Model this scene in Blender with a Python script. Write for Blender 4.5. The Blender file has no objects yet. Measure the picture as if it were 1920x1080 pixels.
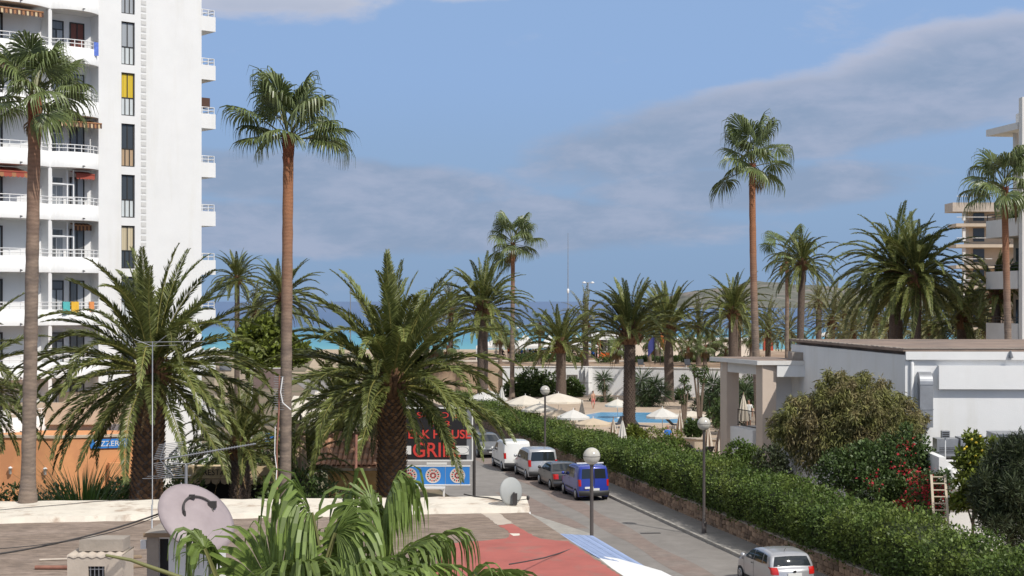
import bpy, math, random
import numpy as np
from mathutils import Vector, Matrix
random.seed(7)
rng = np.random.default_rng(7)
R = math.radians
scene = bpy.context.scene
COL = scene.collection

# ------------------------------------------------------------------ camera
FPX = 2800.0            # focal length in pixels of a 1920 wide picture
CAM_H = 10.4
cam_d = bpy.data.cameras.new('camera')
cam_d.sensor_width = 36.0
cam_d.lens = 36.0 * FPX / 1920.0
cam_d.shift_y = 25.0 / 1920.0
cam_d.clip_start = 0.5
cam_d.clip_end = 80000
cam = bpy.data.objects.new('camera', cam_d)
cam.location = (0, 0, CAM_H)
cam.rotation_euler = (R(90), 0, 0)
COL.objects.link(cam)
scene.camera = cam

# ------------------------------------------------------------------ light
SUN_EL, SUN_AZ = 46.0, 39.0      # azimuth: degrees to the right of straight behind the camera
sx = math.sin(R(SUN_AZ)) * math.cos(R(SUN_EL))
sy = -math.cos(R(SUN_AZ)) * math.cos(R(SUN_EL))
sz = math.sin(R(SUN_EL))
sun_d = bpy.data.lights.new('sun', 'SUN')
sun_d.energy = 3.65
sun_d.angle = R(0.53)
sun_d.color = (1.0, 0.95, 0.87)
sun = bpy.data.objects.new('sun', sun_d)
sun.rotation_euler = Vector((sx, sy, sz)).to_track_quat('Z', 'Y').to_euler()
sun.location = (30, -60, 60)
COL.objects.link(sun)

world = bpy.data.worlds.new('World')
scene.world = world
world.use_nodes = True
wt = world.node_tree
for n in list(wt.nodes): wt.nodes.remove(n)
def wn(t, **k):
    n = wt.nodes.new(t)
    for a, b in k.items(): setattr(n, a, b)
    return n
def wl(a, b): wt.links.new(a, b)
def wmath(op, a, b=None, c=None, clamp=False):
    n = wn('ShaderNodeMath', operation=op, use_clamp=clamp)
    for i, v in enumerate((a, b, c)):
        if v is None: continue
        if isinstance(v, (int, float)): n.inputs[i].default_value = v
        else: wl(v, n.inputs[i])
    return n.outputs[0]
sky = wn('ShaderNodeTexSky', sky_type='NISHITA')
sky.sun_disc = False
sky.sun_elevation = R(SUN_EL)
sky.sun_rotation = math.atan2(sx, sy)
sky.altitude = 0
sky.air_density = 1.0
sky.dust_density = 0.35
sky.ozone_density = 2.2
SKY_STRENGTH = 0.10
tc = wn('ShaderNodeTexCoord')
sep = wn('ShaderNodeSeparateXYZ'); wl(tc.outputs['Generated'], sep.inputs[0])
dx, dy, dz = sep.outputs
az = wmath('MULTIPLY', wmath('ARCTAN2', dx, dy), 57.29578)
el = wmath('MULTIPLY', wmath('ARCSINE', dz), 57.29578)
# cloud texture stretched along the horizon
cmb = wn('ShaderNodeCombineXYZ')
wl(wmath('MULTIPLY', az, 0.11), cmb.inputs[0]); wl(wmath('MULTIPLY', el, 0.30), cmb.inputs[1])
def wnoise(scale, detail, rough, dist=0.0):
    n = wn('ShaderNodeTexNoise'); n.inputs['Scale'].default_value = scale; n.inputs['Detail'].default_value = detail
    n.inputs['Roughness'].default_value = rough; n.inputs['Distortion'].default_value = dist
    wl(cmb.outputs[0], n.inputs['Vector']); return n.outputs['Fac']
nz = wnoise(1.0, 9, 0.60, 0.4); nfine = wnoise(2.6, 8, 0.62, 0.2); nbig = wnoise(0.33, 2, 0.5)
def blob(a0, e0, ra, re, tilt=0.0):
    da = wmath('SUBTRACT', az, a0)
    de = wmath('SUBTRACT', wmath('SUBTRACT', el, e0), wmath('MULTIPLY', da, tilt))
    q = wmath('ADD', wmath('POWER', wmath('ABSOLUTE', wmath('DIVIDE', da, ra)), 2.0), wmath('POWER', wmath('ABSOLUTE', wmath('DIVIDE', de, re)), 2.0))
    return wmath('SUBTRACT', 1.0, q, clamp=True)
def wmap(v, a, b, c=0.0, d=1.0):
    n = wn('ShaderNodeMapRange', interpolation_type='SMOOTHSTEP'); wl(v, n.inputs['Value'])
    for k, x in zip(('From Min', 'From Max', 'To Min', 'To Max'), (a, b, c, d)): n.inputs[k].default_value = x
    return n.outputs['Result']
def wmixc(f, a, b):
    n = wn('ShaderNodeMix', data_type='RGBA'); wl(f, n.inputs['Factor'])
    for k, x in (('A', a), ('B', b)):
        if isinstance(x, tuple): n.inputs[k].default_value = (*x, 1)
        else: wl(x, n.inputs[k])
    return n.outputs['Result']
# banks of cloud over the bay: (azimuth, elevation, half widths, tilt)
BANKS = [(9.0, 6.5, 10.5, 2.2, 0.15), (17.0, 8.2, 8.0, 2.4, 0.16), (-7.5, 4.6, 10.0, 1.35, -0.07), (-3.0, 2.9, 15.0, 1.5, 0.0), (9.0, 4.3, 8.0, 1.3, 0.03), (-8.5, 12.3, 6.5, 2.2, 0.03), (-2.5, 12.3, 5.0, 1.2, 0.0)]
acc = None
for b in BANKS:
    o = blob(*b)
    acc = o if acc is None else wmath('MAXIMUM', acc, o)
# broken cloud added over the unseen sky for a neutral, brighter fill light
rest = wmath('MULTIPLY', wmap(el, 13.0, 24.0), 0.42)
acc = wmath('MAXIMUM', acc, rest)
nn = wmath('ADD', wmath('MULTIPLY', wmath('SUBTRACT', nz, 0.5), 1.6), wmath('MULTIPLY', wmath('SUBTRACT', nbig, 0.5), 0.5))
nn = wmath('ADD', nn, wmath('MULTIPLY', wmath('SUBTRACT', nfine, 0.5), 0.75))
dens = wmath('ADD', wmath('MULTIPLY', acc, 1.1), nn)
mask = wmath('MULTIPLY', wmap(dens, 0.16, 0.66), 0.90)
K = 1.0 / SKY_STRENGTH
kc = lambda r, g, b: (r * K, g * K, b * K)
# cloud colour: blue grey bodies, paler edges and streaks, whiter high overhead
cl_ = wmixc(wmap(wmath('ADD', wmath('MULTIPLY', nfine, 0.6), wmath('MULTIPLY', nz, 0.4)), 0.40, 0.62), kc(0.27, 0.355, 0.505), kc(0.375, 0.435, 0.58))
cl_ = wmixc(wmath('MULTIPLY', wmap(dens, 0.95, 0.35), wmap(el, 6.0, 9.5)), cl_, kc(0.53, 0.55, 0.66))
cl_ = wmixc(wmap(el, 10.2, 12.2), cl_, kc(0.60, 0.62, 0.70))
cl_ = wmixc(wmap(el, 13.0, 30.0), cl_, kc(0.95, 0.93, 0.90))
# clear sky: hazier and greyer low over the sea
low = wmixc(wmap(el, 0.0, 5.0), kc(0.235, 0.36, 0.56), kc(0.27, 0.405, 0.62))
low = wmixc(wmap(el, 4.0, 9.0), low, kc(0.283, 0.434, 0.71))
tint = wmixc(wmap(el, 10.0, 40.0, 0.97, 0.0), sky.outputs['Color'], low)
mx_out = wmixc(mask, tint, cl_)
bg = wn('ShaderNodeBackground'); bg.inputs['Strength'].default_value = SKY_STRENGTH
wl(mx_out, bg.inputs['Color'])
wo = wn('ShaderNodeOutputWorld'); wl(bg.outputs[0], wo.inputs['Surface'])

scene.view_settings.view_transform = 'Standard'
scene.view_settings.look = 'None'
scene.view_settings.exposure = 0.0
scene.view_settings.gamma = 1.0
scene.view_settings.use_curve_mapping = False
scene.render.engine = 'CYCLES'
scene.cycles.max_bounces = 8
scene.cycles.diffuse_bounces = 5
scene.cycles.transparent_max_bounces = 6

# ------------------------------------------------------------------ helpers
def W(u, v, Y):
    "point seen at pixel u,v of the photograph at distance Y"
    return Vector(((u - 960) * Y / FPX, Y, CAM_H - (v - 565) * Y / FPX))
def G(u, v, z=0.0):
    "point of the level z seen at pixel u,v"
    Y = (CAM_H - z) * FPX / (v - 565)
    return Vector(((u - 960) * Y / FPX, Y, z))

MATS = {}
def mat(name, col, rough=0.8, var=0.0, scale=3.0, bump=0.0, bscale=None, metal=0.0, island=0.0, trans=0.0, col2=None,
        c2scale=1.0, c2lo=0.45, c2hi=0.6, obj_rand=0.0, spec=0.5, coat=0.0, stretch=None, c2str=None):
    if name in MATS: return MATS[name]
    m = bpy.data.materials.new(name); m.use_nodes = True
    t = m.node_tree; N = t.nodes; L = t.links
    p = N['Principled BSDF']
    p.inputs['Roughness'].default_value = rough
    p.inputs['Metallic'].default_value = metal
    p.inputs['Specular IOR Level'].default_value = spec
    p.inputs['Coat Weight'].default_value = coat
    base = N.new('ShaderNodeRGB'); base.outputs[0].default_value = (*col, 1)
    out = base.outputs[0]
    tcn = N.new('ShaderNodeTexCoord')
    def vec(st):
        if not st: return tcn.outputs['Object']
        mp = N.new('ShaderNodeMapping'); mp.inputs['Scale'].default_value = st
        L.new(tcn.outputs['Object'], mp.inputs['Vector']); return mp.outputs[0]
    v0 = vec(stretch)
    if col2:
        nz2 = N.new('ShaderNodeTexNoise'); nz2.inputs['Scale'].default_value = c2scale; nz2.inputs['Detail'].default_value = 6; nz2.inputs['Roughness'].default_value = 0.62
        L.new(vec(c2str) if c2str else v0, nz2.inputs['Vector'])
        mr2 = N.new('ShaderNodeMapRange'); mr2.inputs['From Min'].default_value = c2lo; mr2.inputs['From Max'].default_value = c2hi
        L.new(nz2.outputs['Fac'], mr2.inputs['Value'])
        mi = N.new('ShaderNodeMix'); mi.data_type = 'RGBA'; L.new(mr2.outputs[0], mi.inputs['Factor']); L.new(out, mi.inputs['A']); mi.inputs['B'].default_value = (*col2, 1)
        out = mi.outputs['Result']
    val = None
    def addv(sock, amt):
        nonlocal val
        mr3 = N.new('ShaderNodeMapRange'); mr3.inputs['To Min'].default_value = 1 - amt; mr3.inputs['To Max'].default_value = 1 + amt
        L.new(sock, mr3.inputs['Value'])
        if val is None: val = mr3.outputs[0]
        else:
            mm = N.new('ShaderNodeMath'); mm.operation = 'MULTIPLY'; L.new(val, mm.inputs[0]); L.new(mr3.outputs[0], mm.inputs[1]); val = mm.outputs[0]
    if var > 0:
        nz1 = N.new('ShaderNodeTexNoise'); nz1.inputs['Scale'].default_value = scale; nz1.inputs['Detail'].default_value = 8; nz1.inputs['Roughness'].default_value = 0.65
        L.new(v0, nz1.inputs['Vector'])
        mrx = N.new('ShaderNodeMapRange'); mrx.inputs['From Min'].default_value = 0.3; mrx.inputs['From Max'].default_value = 0.7
        L.new(nz1.outputs['Fac'], mrx.inputs['Value']); addv(mrx.outputs[0], var)
    if island > 0:
        ge = N.new('ShaderNodeNewGeometry'); addv(ge.outputs['Random Per Island'], island)
    if obj_rand > 0:
        oi = N.new('ShaderNodeObjectInfo'); addv(oi.outputs['Random'], obj_rand)
    if val is not None:
        vm = N.new('ShaderNodeVectorMath'); vm.operation = 'SCALE'; L.new(out, vm.inputs[0]); L.new(val, vm.inputs['Scale']); out = vm.outputs[0]
    L.new(out, p.inputs['Base Color'])
    if bump > 0:
        nb = N.new('ShaderNodeTexNoise'); nb.inputs['Scale'].default_value = bscale or scale * 3; nb.inputs['Detail'].default_value = 5
        L.new(v0, nb.inputs['Vector'])
        bp = N.new('ShaderNodeBump'); bp.inputs['Strength'].default_value = min(1, bump); bp.inputs['Distance'].default_value = 0.05 * max(1, bump)
        L.new(nb.outputs['Fac'], bp.inputs['Height']); L.new(bp.outputs[0], p.inputs['Normal'])
    if trans > 0:
        tr = N.new('ShaderNodeBsdfTranslucent'); L.new(out, tr.inputs['Color'])
        ms = N.new('ShaderNodeMixShader'); ms.inputs[0].default_value = trans
        L.new(p.outputs[0], ms.inputs[1]); L.new(tr.outputs[0], ms.inputs[2])
        L.new(ms.outputs[0], N['Material Output'].inputs['Surface'])
    MATS[name] = m
    return m

class MB:
    def __init__(s): s.v = []; s.f = []; s.m = []; s.sm = []
    def add(s, vs, fs, mi=0, smooth=False):
        o = len(s.v); s.v.extend([tuple(p) for p in vs])
        for f in fs: s.f.append([i + o for i in f]); s.m.append(mi); s.sm.append(smooth)
    def box(s, x0, x1, y0, y1, z0, z1, mi=0, M=None):
        vs = [Vector(p) for p in ((x0, y0, z0), (x1, y0, z0), (x1, y1, z0), (x0, y1, z0), (x0, y0, z1), (x1, y0, z1), (x1, y1, z1), (x0, y1, z1))]
        if M is not None: vs = [M @ p for p in vs]
        s.add(vs, [(0, 3, 2, 1), (4, 5, 6, 7), (0, 1, 5, 4), (1, 2, 6, 5), (2, 3, 7, 6), (3, 0, 4, 7)], mi)
    def quad(s, a, b, c, d, mi=0): s.add([a, b, c, d], [(0, 1, 2, 3)], mi)
    def prism(s, poly, z0, z1, mi=0):
        n = len(poly)
        if sum(poly[i][0] * poly[(i + 1) % n][1] - poly[(i + 1) % n][0] * poly[i][1] for i in range(n)) < 0: poly = poly[::-1]
        vs = [(p[0], p[1], z0) for p in poly] + [(p[0], p[1], z1) for p in poly]
        fs = [tuple(range(n - 1, -1, -1)), tuple(range(n, 2 * n))] + [(i, (i + 1) % n, n + (i + 1) % n, n + i) for i in range(n)]
        s.add(vs, fs, mi)
    def tube(s, pts, rad, n=8, mi=0, cap=True, smooth=True, jit=0.0):
        pts = [Vector(p) for p in pts]; m = len(pts)
        if not hasattr(rad, '__len__'): rad = [rad] * m
        vs = []; up = Vector((0.0123, 0.031, 1))
        for i, p in enumerate(pts):
            t = (pts[min(i + 1, m - 1)] - pts[max(i - 1, 0)]).normalized()
            ref = Vector((1, 0.02, 0)) if abs(t.z) > 0.9 else up
            a = t.cross(ref).normalized(); b = t.cross(a).normalized()
            for k in range(n):
                q = 2 * math.pi * k / n; r = rad[i] * (1 + (random.uniform(-jit, jit) if jit else 0))
                vs.append(p + a * math.cos(q) * r + b * math.sin(q) * r)
        fs = []
        for i in range(m - 1):
            for k in range(n):
                fs.append((i * n + k, i * n + (k + 1) % n, (i + 1) * n + (k + 1) % n, (i + 1) * n + k))
        s.add(vs, fs, mi, smooth)
        if cap:
            s.add(vs[:n], [tuple(range(n))], mi); s.add(vs[-n:], [tuple(range(n))], mi)
    def lathe(s, prof, n=16, c=(0, 0, 0), mi=0, smooth=True, M=None):
        vs = []; c = Vector(c)
        for r, z in prof:
            for k in range(n):
                q = 2 * math.pi * k / n
                p = Vector((r * math.cos(q), r * math.sin(q), z))
                vs.append((M @ p if M is not None else p) + c)
        fs = [(i * n + k, i * n + (k + 1) % n, (i + 1) * n + (k + 1) % n, (i + 1) * n + k) for i in range(len(prof) - 1) for k in range(n)]
        s.add(vs, fs, mi, smooth)
    def mesh(s, name, mats):
        me = bpy.data.meshes.new(name)
        me.from_pydata(s.v, [], s.f)
        for m in (mats if isinstance(mats, (list, tuple)) else [mats]): me.materials.append(m)
        if any(s.m): me.polygons.foreach_set('material_index', s.m)
        if any(s.sm): me.polygons.foreach_set('use_smooth', s.sm)
        me.update(); return me
    def build(s, name, mats, parent=None, loc=None):
        return place(name, s.mesh(name, mats), parent, loc)

def place(name, me, parent=None, loc=None, rot=None, sc=None):
    o = bpy.data.objects.new(name, me); COL.objects.link(o)
    if parent is not None: o.parent = parent
    if loc is not None: o.location = loc
    if rot is not None: o.rotation_euler = rot
    if sc is not None: o.scale = (sc, sc, sc) if not hasattr(sc, '__len__') else sc
    return o
def tag(o, label=None, cat=None, group=None, kind=None):
    if label: o['label'] = label
    if cat: o['category'] = cat
    if group: o['group'] = group
    if kind: o['kind'] = kind
    return o
def thing(name, label, cat, loc=(0, 0, 0), rz=0.0, group=None):
    o = bpy.data.objects.new(name, None); COL.objects.link(o)
    o.location = loc; o.rotation_euler = (0, 0, rz)
    return tag(o, label, cat, group)
def dup(root, loc, rz=0.0, label=None, group=None, sc=None):
    kids = {}
    for c in bpy.data.objects:
        if c.parent is not None: kids.setdefault(c.parent.name, []).append(c)
    r = root.copy(); COL.objects.link(r); r.location = loc; r.rotation_euler = (0, 0, rz)
    if sc: r.scale = (sc, sc, sc)
    if label: r['label'] = label
    if group: r['group'] = group
    def rec(src, dst):
        for ch in kids.get(src.name, []):
            c = ch.copy(); COL.objects.link(c); c.parent = dst; rec(ch, c)
    rec(root, r)
    return r
def fast_mesh(name, V, F, mats, mi=None):
    "V (n,3) array, F (m,4) quads"
    me = bpy.data.meshes.new(name)
    me.vertices.add(len(V)); me.vertices.foreach_set('co', np.asarray(V, dtype=np.float32).ravel())
    k = F.shape[1]
    me.loops.add(F.size); me.loops.foreach_set('vertex_index', F.astype(np.int32).ravel())
    me.polygons.add(len(F)); me.polygons.foreach_set('loop_start', np.arange(0, F.size, k, dtype=np.int32))
    for m in (mats if isinstance(mats, (list, tuple)) else [mats]): me.materials.append(m)
    if mi is not None: me.polygons.foreach_set('material_index', mi.astype(np.int32))
    me.update(calc_edges=True); me.validate()
    return me
def text(name, s, size, m, parent, loc, rot=(R(90), 0, 0), extrude=0.01, align='CENTER', xs=1.0, bold=0.0):
    c = bpy.data.curves.new(name, 'FONT'); c.body = s; c.size = size; c.extrude = extrude; c.offset = bold
    c.align_x = align; c.align_y = 'CENTER'; c.materials.append(m)
    o = bpy.data.objects.new(name, c); COL.objects.link(o)
    me = bpy.data.meshes.new_from_object(o.evaluated_get(bpy.context.evaluated_depsgraph_get()))
    bpy.data.objects.remove(o)
    if not me.materials: me.materials.append(m)
    o = place(name, me, parent, loc, rot); o.scale = (xs, 1, 1)
    return o

# leaf sprays: little four cornered leaves spread through given positions
def leaf_quads(P, size, up=0.35, hang=0.0, aspect=0.45, outward=None, spread=1.0):
    n = len(P)
    A = rng.normal(size=(n, 3)) * spread
    if outward is not None: A += outward * 1.2
    A[:, 2] += up
    if hang: A = A * (1 - hang) + np.array([0, 0, -1.5]) * hang
    A /= np.linalg.norm(A, axis=1)[:, None] + 1e-9
    B = rng.normal(size=(n, 3)); B -= (B * A).sum(1)[:, None] * A; B /= np.linalg.norm(B, axis=1)[:, None] + 1e-9
    s = size * rng.uniform(0.6, 1.35, size=(n, 1))
    w = s * aspect
    C = np.cross(A, B)
    mid = P + A * s * 0.45 + C * s * 0.1
    V = np.stack([P, mid + B * w * 0.5, P + A * s, mid - B * w * 0.5], axis=1).reshape(-1, 3)
    F = np.arange(n * 4).reshape(n, 4)
    return V, F
def clump_points(n, clumps, shell=0.55):
    cl = np.array([c[:3] for c in clumps], float)
    rad = np.array([c[3:6] if len(c) >= 6 else (c[3],) * 3 for c in clumps], float)
    wgt = np.prod(rad, axis=1) ** (2 / 3); wgt /= wgt.sum()
    idx = rng.choice(len(clumps), n, p=wgt)
    D = rng.normal(size=(n, 3)); D /= np.linalg.norm(D, axis=1)[:, None]
    r = rng.uniform(shell, 1.0, size=(n, 1)) ** 0.7 * rng.uniform(0.85, 1.1, size=(n, 1))
    return cl[idx] + D * rad[idx] * r, D
# ------------------------------------------------------------------ materials
M = {}
M['asphalt'] = mat('asphalt', (0.250, 0.232, 0.216), 0.9, 0.14, 1.2, 0.25, 40, col2=(0.215, 0.198, 0.184), c2scale=0.13, c2lo=0.42, c2hi=0.62)
M['patch'] = mat('asphalt_patch', (0.235, 0.182, 0.158), 0.92, 0.2, 1.6, 0.25, 40, col2=(0.235, 0.195, 0.172), c2scale=0.35)
M['paving'] = mat('paving', (0.25, 0.235, 0.22), 0.9, 0.15, 2.0, 0.2, 30)
M['kerb'] = mat('kerb_stone', (0.36, 0.34, 0.31), 0.85, 0.2, 2.5, 0.2, 30)
M['ground'] = mat('dry_ground', (0.21, 0.16, 0.11), 0.95, 0.25, 0.8, 0.3, 10, col2=(0.11, 0.11, 0.05), c2scale=0.15)
M['sand'] = mat('beach_sand', (0.46, 0.36, 0.25), 0.95, 0.15, 0.5, 0.2, 8)
M['terrace'] = mat('promenade_earth', (0.30, 0.20, 0.13), 0.95, 0.25, 0.4, 0.2, 8, col2=(0.40, 0.30, 0.21), c2scale=0.1)
M['path'] = mat('pale_path', (0.50, 0.43, 0.35), 0.9, 0.12, 1.0)
M['deck'] = mat('pool_deck_tiles', (0.46, 0.36, 0.27), 0.85, 0.14, 1.5)
M['white'] = mat('white_render', (0.765, 0.765, 0.76), 0.85, 0.04, 0.5, 0.12, 20, col2=(0.70, 0.69, 0.66), c2scale=1.1, c2lo=0.52, c2hi=0.80, c2str=(1, 1, 0.12))
M['white2'] = mat('white_paint', (0.78, 0.78, 0.77), 0.6, 0.03, 1.0)
M['offwhite'] = mat('off_white_render', (0.70, 0.68, 0.65), 0.85, 0.06, 0.7, 0.12, 20)
M['beige'] = mat('beige_render', (0.52, 0.43, 0.33), 0.85, 0.08, 0.6, 0.1, 12)
M['column'] = mat('beige_column_paint', (0.56, 0.46, 0.38), 0.8, 0.05, 0.8, 0.1, 20)
M['orange'] = mat('orange_render', (0.70, 0.33, 0.145), 0.85, 0.08, 0.7, 0.1, 12, col2=(0.62, 0.28, 0.13), c2scale=0.5)
M['yellow_wall'] = mat('ochre_render', (0.62, 0.36, 0.13), 0.85, 0.15, 1.2, 0.1, 12, col2=(0.68, 0.46, 0.22), c2scale=1.5)
M['red_paint'] = mat('red_roof_paint', (0.41, 0.115, 0.092), 0.8, 0.14, 0.9, 0.1, 25, col2=(0.30, 0.15, 0.12), c2scale=1.1, c2lo=0.52, c2hi=0.74)
M['gravel'] = mat('roof_gravel', (0.225, 0.170, 0.132), 0.95, 0.42, 5.0, 0.5, 30, col2=(0.31, 0.24, 0.195), c2scale=1.1, c2lo=0.42, c2hi=0.7, stretch=(0.42, 1, 1))
M['cream'] = mat('weathered_cream_paint', (0.74, 0.68, 0.58), 0.85, 0.10, 1.5, 0.15, 20, col2=(0.42, 0.31, 0.23), c2scale=1.3, c2lo=0.53, c2hi=0.70)
M['concrete'] = mat('grey_concrete', (0.34, 0.295, 0.25), 0.9, 0.15, 2.5, 0.2, 25)
M['concrete_pale'] = mat('pale_concrete', (0.50, 0.43, 0.36), 0.9, 0.10, 2.5, 0.15, 25)
M['roof_felt'] = mat('roof_felt', (0.27, 0.20, 0.16), 0.95, 0.25, 0.7, 0.2, 8, col2=(0.20, 0.155, 0.13), c2scale=0.3)
M['stone'] = mat('field_stone', (0.34, 0.23, 0.155), 0.9, 0.25, 3.0, 0.4, 15, obj_rand=0.45, island=0.3)
M['mortar'] = mat('mortar', (0.22, 0.18, 0.14), 0.95, 0.15, 5.0)
M['tile'] = mat('clay_roof_tile', (0.36, 0.18, 0.105), 0.9, 0.2, 4.0, 0.1, 20, obj_rand=0.35, col2=(0.42, 0.31, 0.22), c2scale=1.5)
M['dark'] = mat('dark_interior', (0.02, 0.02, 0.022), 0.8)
M['room'] = mat('room_shade', (0.12, 0.11, 0.10), 0.9)
M['glass'] = mat('window_glass', (0.05, 0.058, 0.066), 0.06, spec=0.6)
M['glass_grey'] = mat('grey_reflection_glass', (0.16, 0.165, 0.165), 0.10, 0.25, 5.0, spec=0.6, stretch=(4, 4, 0.05))  # grey of reflections and lit rooms put into the glass colour
M['glass_pale'] = mat('curtained_glass', (0.36, 0.38, 0.40), 0.12, 0.2, 6.0, stretch=(4, 4, 0.05))
M['curtain_yellow'] = mat('yellow_curtain', (0.62, 0.44, 0.03), 0.5, 0.35, 9.0, stretch=(3, 3, 0.02))
M['curtain_tan'] = mat('tan_curtain', (0.42, 0.30, 0.19), 0.5, 0.3, 9.0, stretch=(3, 3, 0.02))
M['curtain_cream'] = mat('cream_curtain', (0.55, 0.47, 0.32), 0.5, 0.3, 9.0, stretch=(3, 3, 0.02))
M['curtain_red'] = mat('red_shutter', (0.16, 0.05, 0.035), 0.6)
M['panel_pale'] = mat('frosted_panel', (0.60, 0.64, 0.65), 0.3, 0.05, 2.0)
M['frame_dark'] = mat('dark_window_frame', (0.03, 0.027, 0.025), 0.5)
M['metal_white'] = mat('white_metal_rail', (0.78, 0.78, 0.78), 0.4)
M['metal_dark'] = mat('dark_metal', (0.045, 0.04, 0.038), 0.5, 0.1, 5.0)
M['metal_grey'] = mat('galvanised_metal', (0.36, 0.37, 0.39), 0.45, 0.12, 3.0, metal=0.6)
M['post'] = mat('lamp_post_paint', (0.10, 0.085, 0.08), 0.55, 0.1, 5.0)
M['dish_pink'] = mat('faded_dish_paint', (0.35, 0.292, 0.30), 0.6, 0.05, 2.0, col2=(0.31, 0.258, 0.265), c2scale=1.4)
M['dish_grey'] = mat('grey_dish_paint', (0.36, 0.37, 0.36), 0.6, 0.04, 2.0)
M['awning_blue'] = mat('blue_awning_slats', (0.27, 0.345, 0.53), 0.7, 0.10, 3.0, obj_rand=0.12)
M['awn_orange'] = mat('orange_awning', (0.36, 0.17, 0.08), 0.8)
M['awn_dark'] = mat('dark_awning_stripe', (0.09, 0.045, 0.03), 0.8)
M['awn_cream'] = mat('cream_awning_stripe', (0.60, 0.46, 0.28), 0.8)
M['awn_red'] = mat('red_awning', (0.34, 0.07, 0.045), 0.8)
M['sign_black'] = mat('black_sign_board', (0.016, 0.015, 0.018), 0.5)
M['sign_red'] = mat('red_sign_letters', (0.62, 0.055, 0.045), 0.5)
M['sign_blue'] = mat('blue_sign_board', (0.035, 0.22, 0.62), 0.5)
M['sign_white'] = mat('white_sign_board', (0.75, 0.75, 0.74), 0.5)
M['sign_grey'] = mat('grey_sign_frame', (0.20, 0.21, 0.23), 0.5)
M['plate_pattern'] = mat('rosette_print', (0.52, 0.42, 0.42), 0.5, 0.4, 10.0, col2=(0.42, 0.12, 0.13), c2scale=12, c2lo=0.5, c2hi=0.56)
M['plate_ring'] = mat('rosette_rim', (0.62, 0.57, 0.53), 0.5)
M['wood'] = mat('weathered_wood', (0.28, 0.20, 0.13), 0.85, 0.25, 3.0, 0.2, 20, stretch=(1, 8, 8))
M['rust'] = mat('rusty_pipe', (0.26, 0.12, 0.085), 0.85, 0.3, 4.0)
M['ladder'] = mat('bare_wood_ladder', (0.50, 0.42, 0.32), 0.8, 0.12, 4.0)
M['canvas'] = mat('cream_canvas', (0.80, 0.74, 0.64), 0.9, 0.05, 1.5, trans=0.25)
M['canvas_white'] = mat('white_canvas', (0.78, 0.77, 0.74), 0.9, 0.04, 1.5, trans=0.22)
M['canvas_beige'] = mat('beige_canvas', (0.68, 0.56, 0.42), 0.9, 0.05, 1.5, trans=0.22)
M['canvas_tan'] = mat('tan_canvas', (0.42, 0.31, 0.21), 0.9, 0.08, 2.0)
M['canvas_stripe'] = mat('brown_canvas_stripe', (0.30, 0.20, 0.14), 0.9)
M['skin'] = mat('skin', (0.45, 0.25, 0.17), 0.6)
M['hair'] = mat('hair', (0.05, 0.035, 0.025), 0.7)
M['cloth_blue'] = mat('blue_shirt', (0.03, 0.17, 0.55), 0.8, 0.05, 8.0)
M['cloth_orange'] = mat('orange_shirt', (0.70, 0.13, 0.04), 0.8, 0.05, 8.0)
M['cloth_white'] = mat('white_shirt', (0.70, 0.70, 0.68), 0.8)
M['cloth_dark'] = mat('dark_clothes', (0.035, 0.035, 0.045), 0.8)
M['cloth_pink'] = mat('pink_swimwear', (0.62, 0.20, 0.18), 0.8)
M['towel_teal'] = mat('turquoise_towel', (0.10, 0.46, 0.46), 0.95, 0.1, 3.0)
M['towel_yellow'] = mat('yellow_towel', (0.75, 0.45, 0.05), 0.95, 0.1, 3.0)
M['towel_orange'] = mat('orange_towel', (0.70, 0.28, 0.10), 0.95, 0.15, 3.0)
M['towel_blue'] = mat('blue_towel', (0.12, 0.20, 0.60), 0.95, 0.3, 6.0)
M['flag_blue'] = mat('blue_flag', (0.05, 0.06, 0.22), 0.9, trans=0.2)
M['flag_orange'] = mat('orange_flag', (0.60, 0.18, 0.05), 0.9, trans=0.2)
M['box_orange'] = mat('orange_plastic', (0.72, 0.12, 0.02), 0.5)
M['kiosk_red'] = mat('red_kiosk_paint', (0.38, 0.06, 0.03), 0.7)
M['lounger'] = mat('dark_lounger_mesh', (0.03, 0.035, 0.045), 0.7)
# plants
M['phoenix'] = mat('date_palm_leaflets', (0.165, 0.188, 0.056), 0.42, island=0.35, obj_rand=0.36, trans=0.25)
M['phoenix_rib'] = mat('date_palm_rib', (0.30, 0.28, 0.085), 0.55, obj_rand=0.2)
M['phoenix_far'] = mat('distant_palm_leaflets', (0.185, 0.185, 0.088), 0.55, island=0.45, obj_rand=0.3, trans=0.2)
M['dry_frond'] = mat('dry_palm_frond', (0.26, 0.175, 0.085), 0.8, island=0.35, trans=0.15)
M['fan'] = mat('fan_palm_leaf', (0.145, 0.182, 0.066), 0.36, island=0.35, obj_rand=0.25, trans=0.22)
M['fan_near'] = mat('near_fan_leaf', (0.155, 0.215, 0.052), 0.45, 0.15, 5.0, island=0.35, obj_rand=0.25, trans=0.32)
M['fan_stalk'] = mat('fan_palm_stalk', (0.17, 0.17, 0.06), 0.5)
M['fan_boot'] = mat('fan_palm_leaf_base', (0.24, 0.085, 0.045), 0.85, 0.3, 8.0, 0.3, 20, island=0.3)
M['palm_bark'] = mat('fan_palm_bark', (0.24, 0.183, 0.142), 0.9, 0.22, 2.5, 0.5, 14, col2=(0.175, 0.135, 0.11), c2scale=1.2, stretch=(1, 1, 2.6))
M['date_bark'] = mat('date_palm_bark', (0.125, 0.092, 0.073), 0.9, 0.35, 7.0, 0.6, 14)
M['date_boot'] = mat('date_palm_leaf_base', (0.21, 0.115, 0.06), 0.85, 0.3, 6.0, island=0.35)
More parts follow.
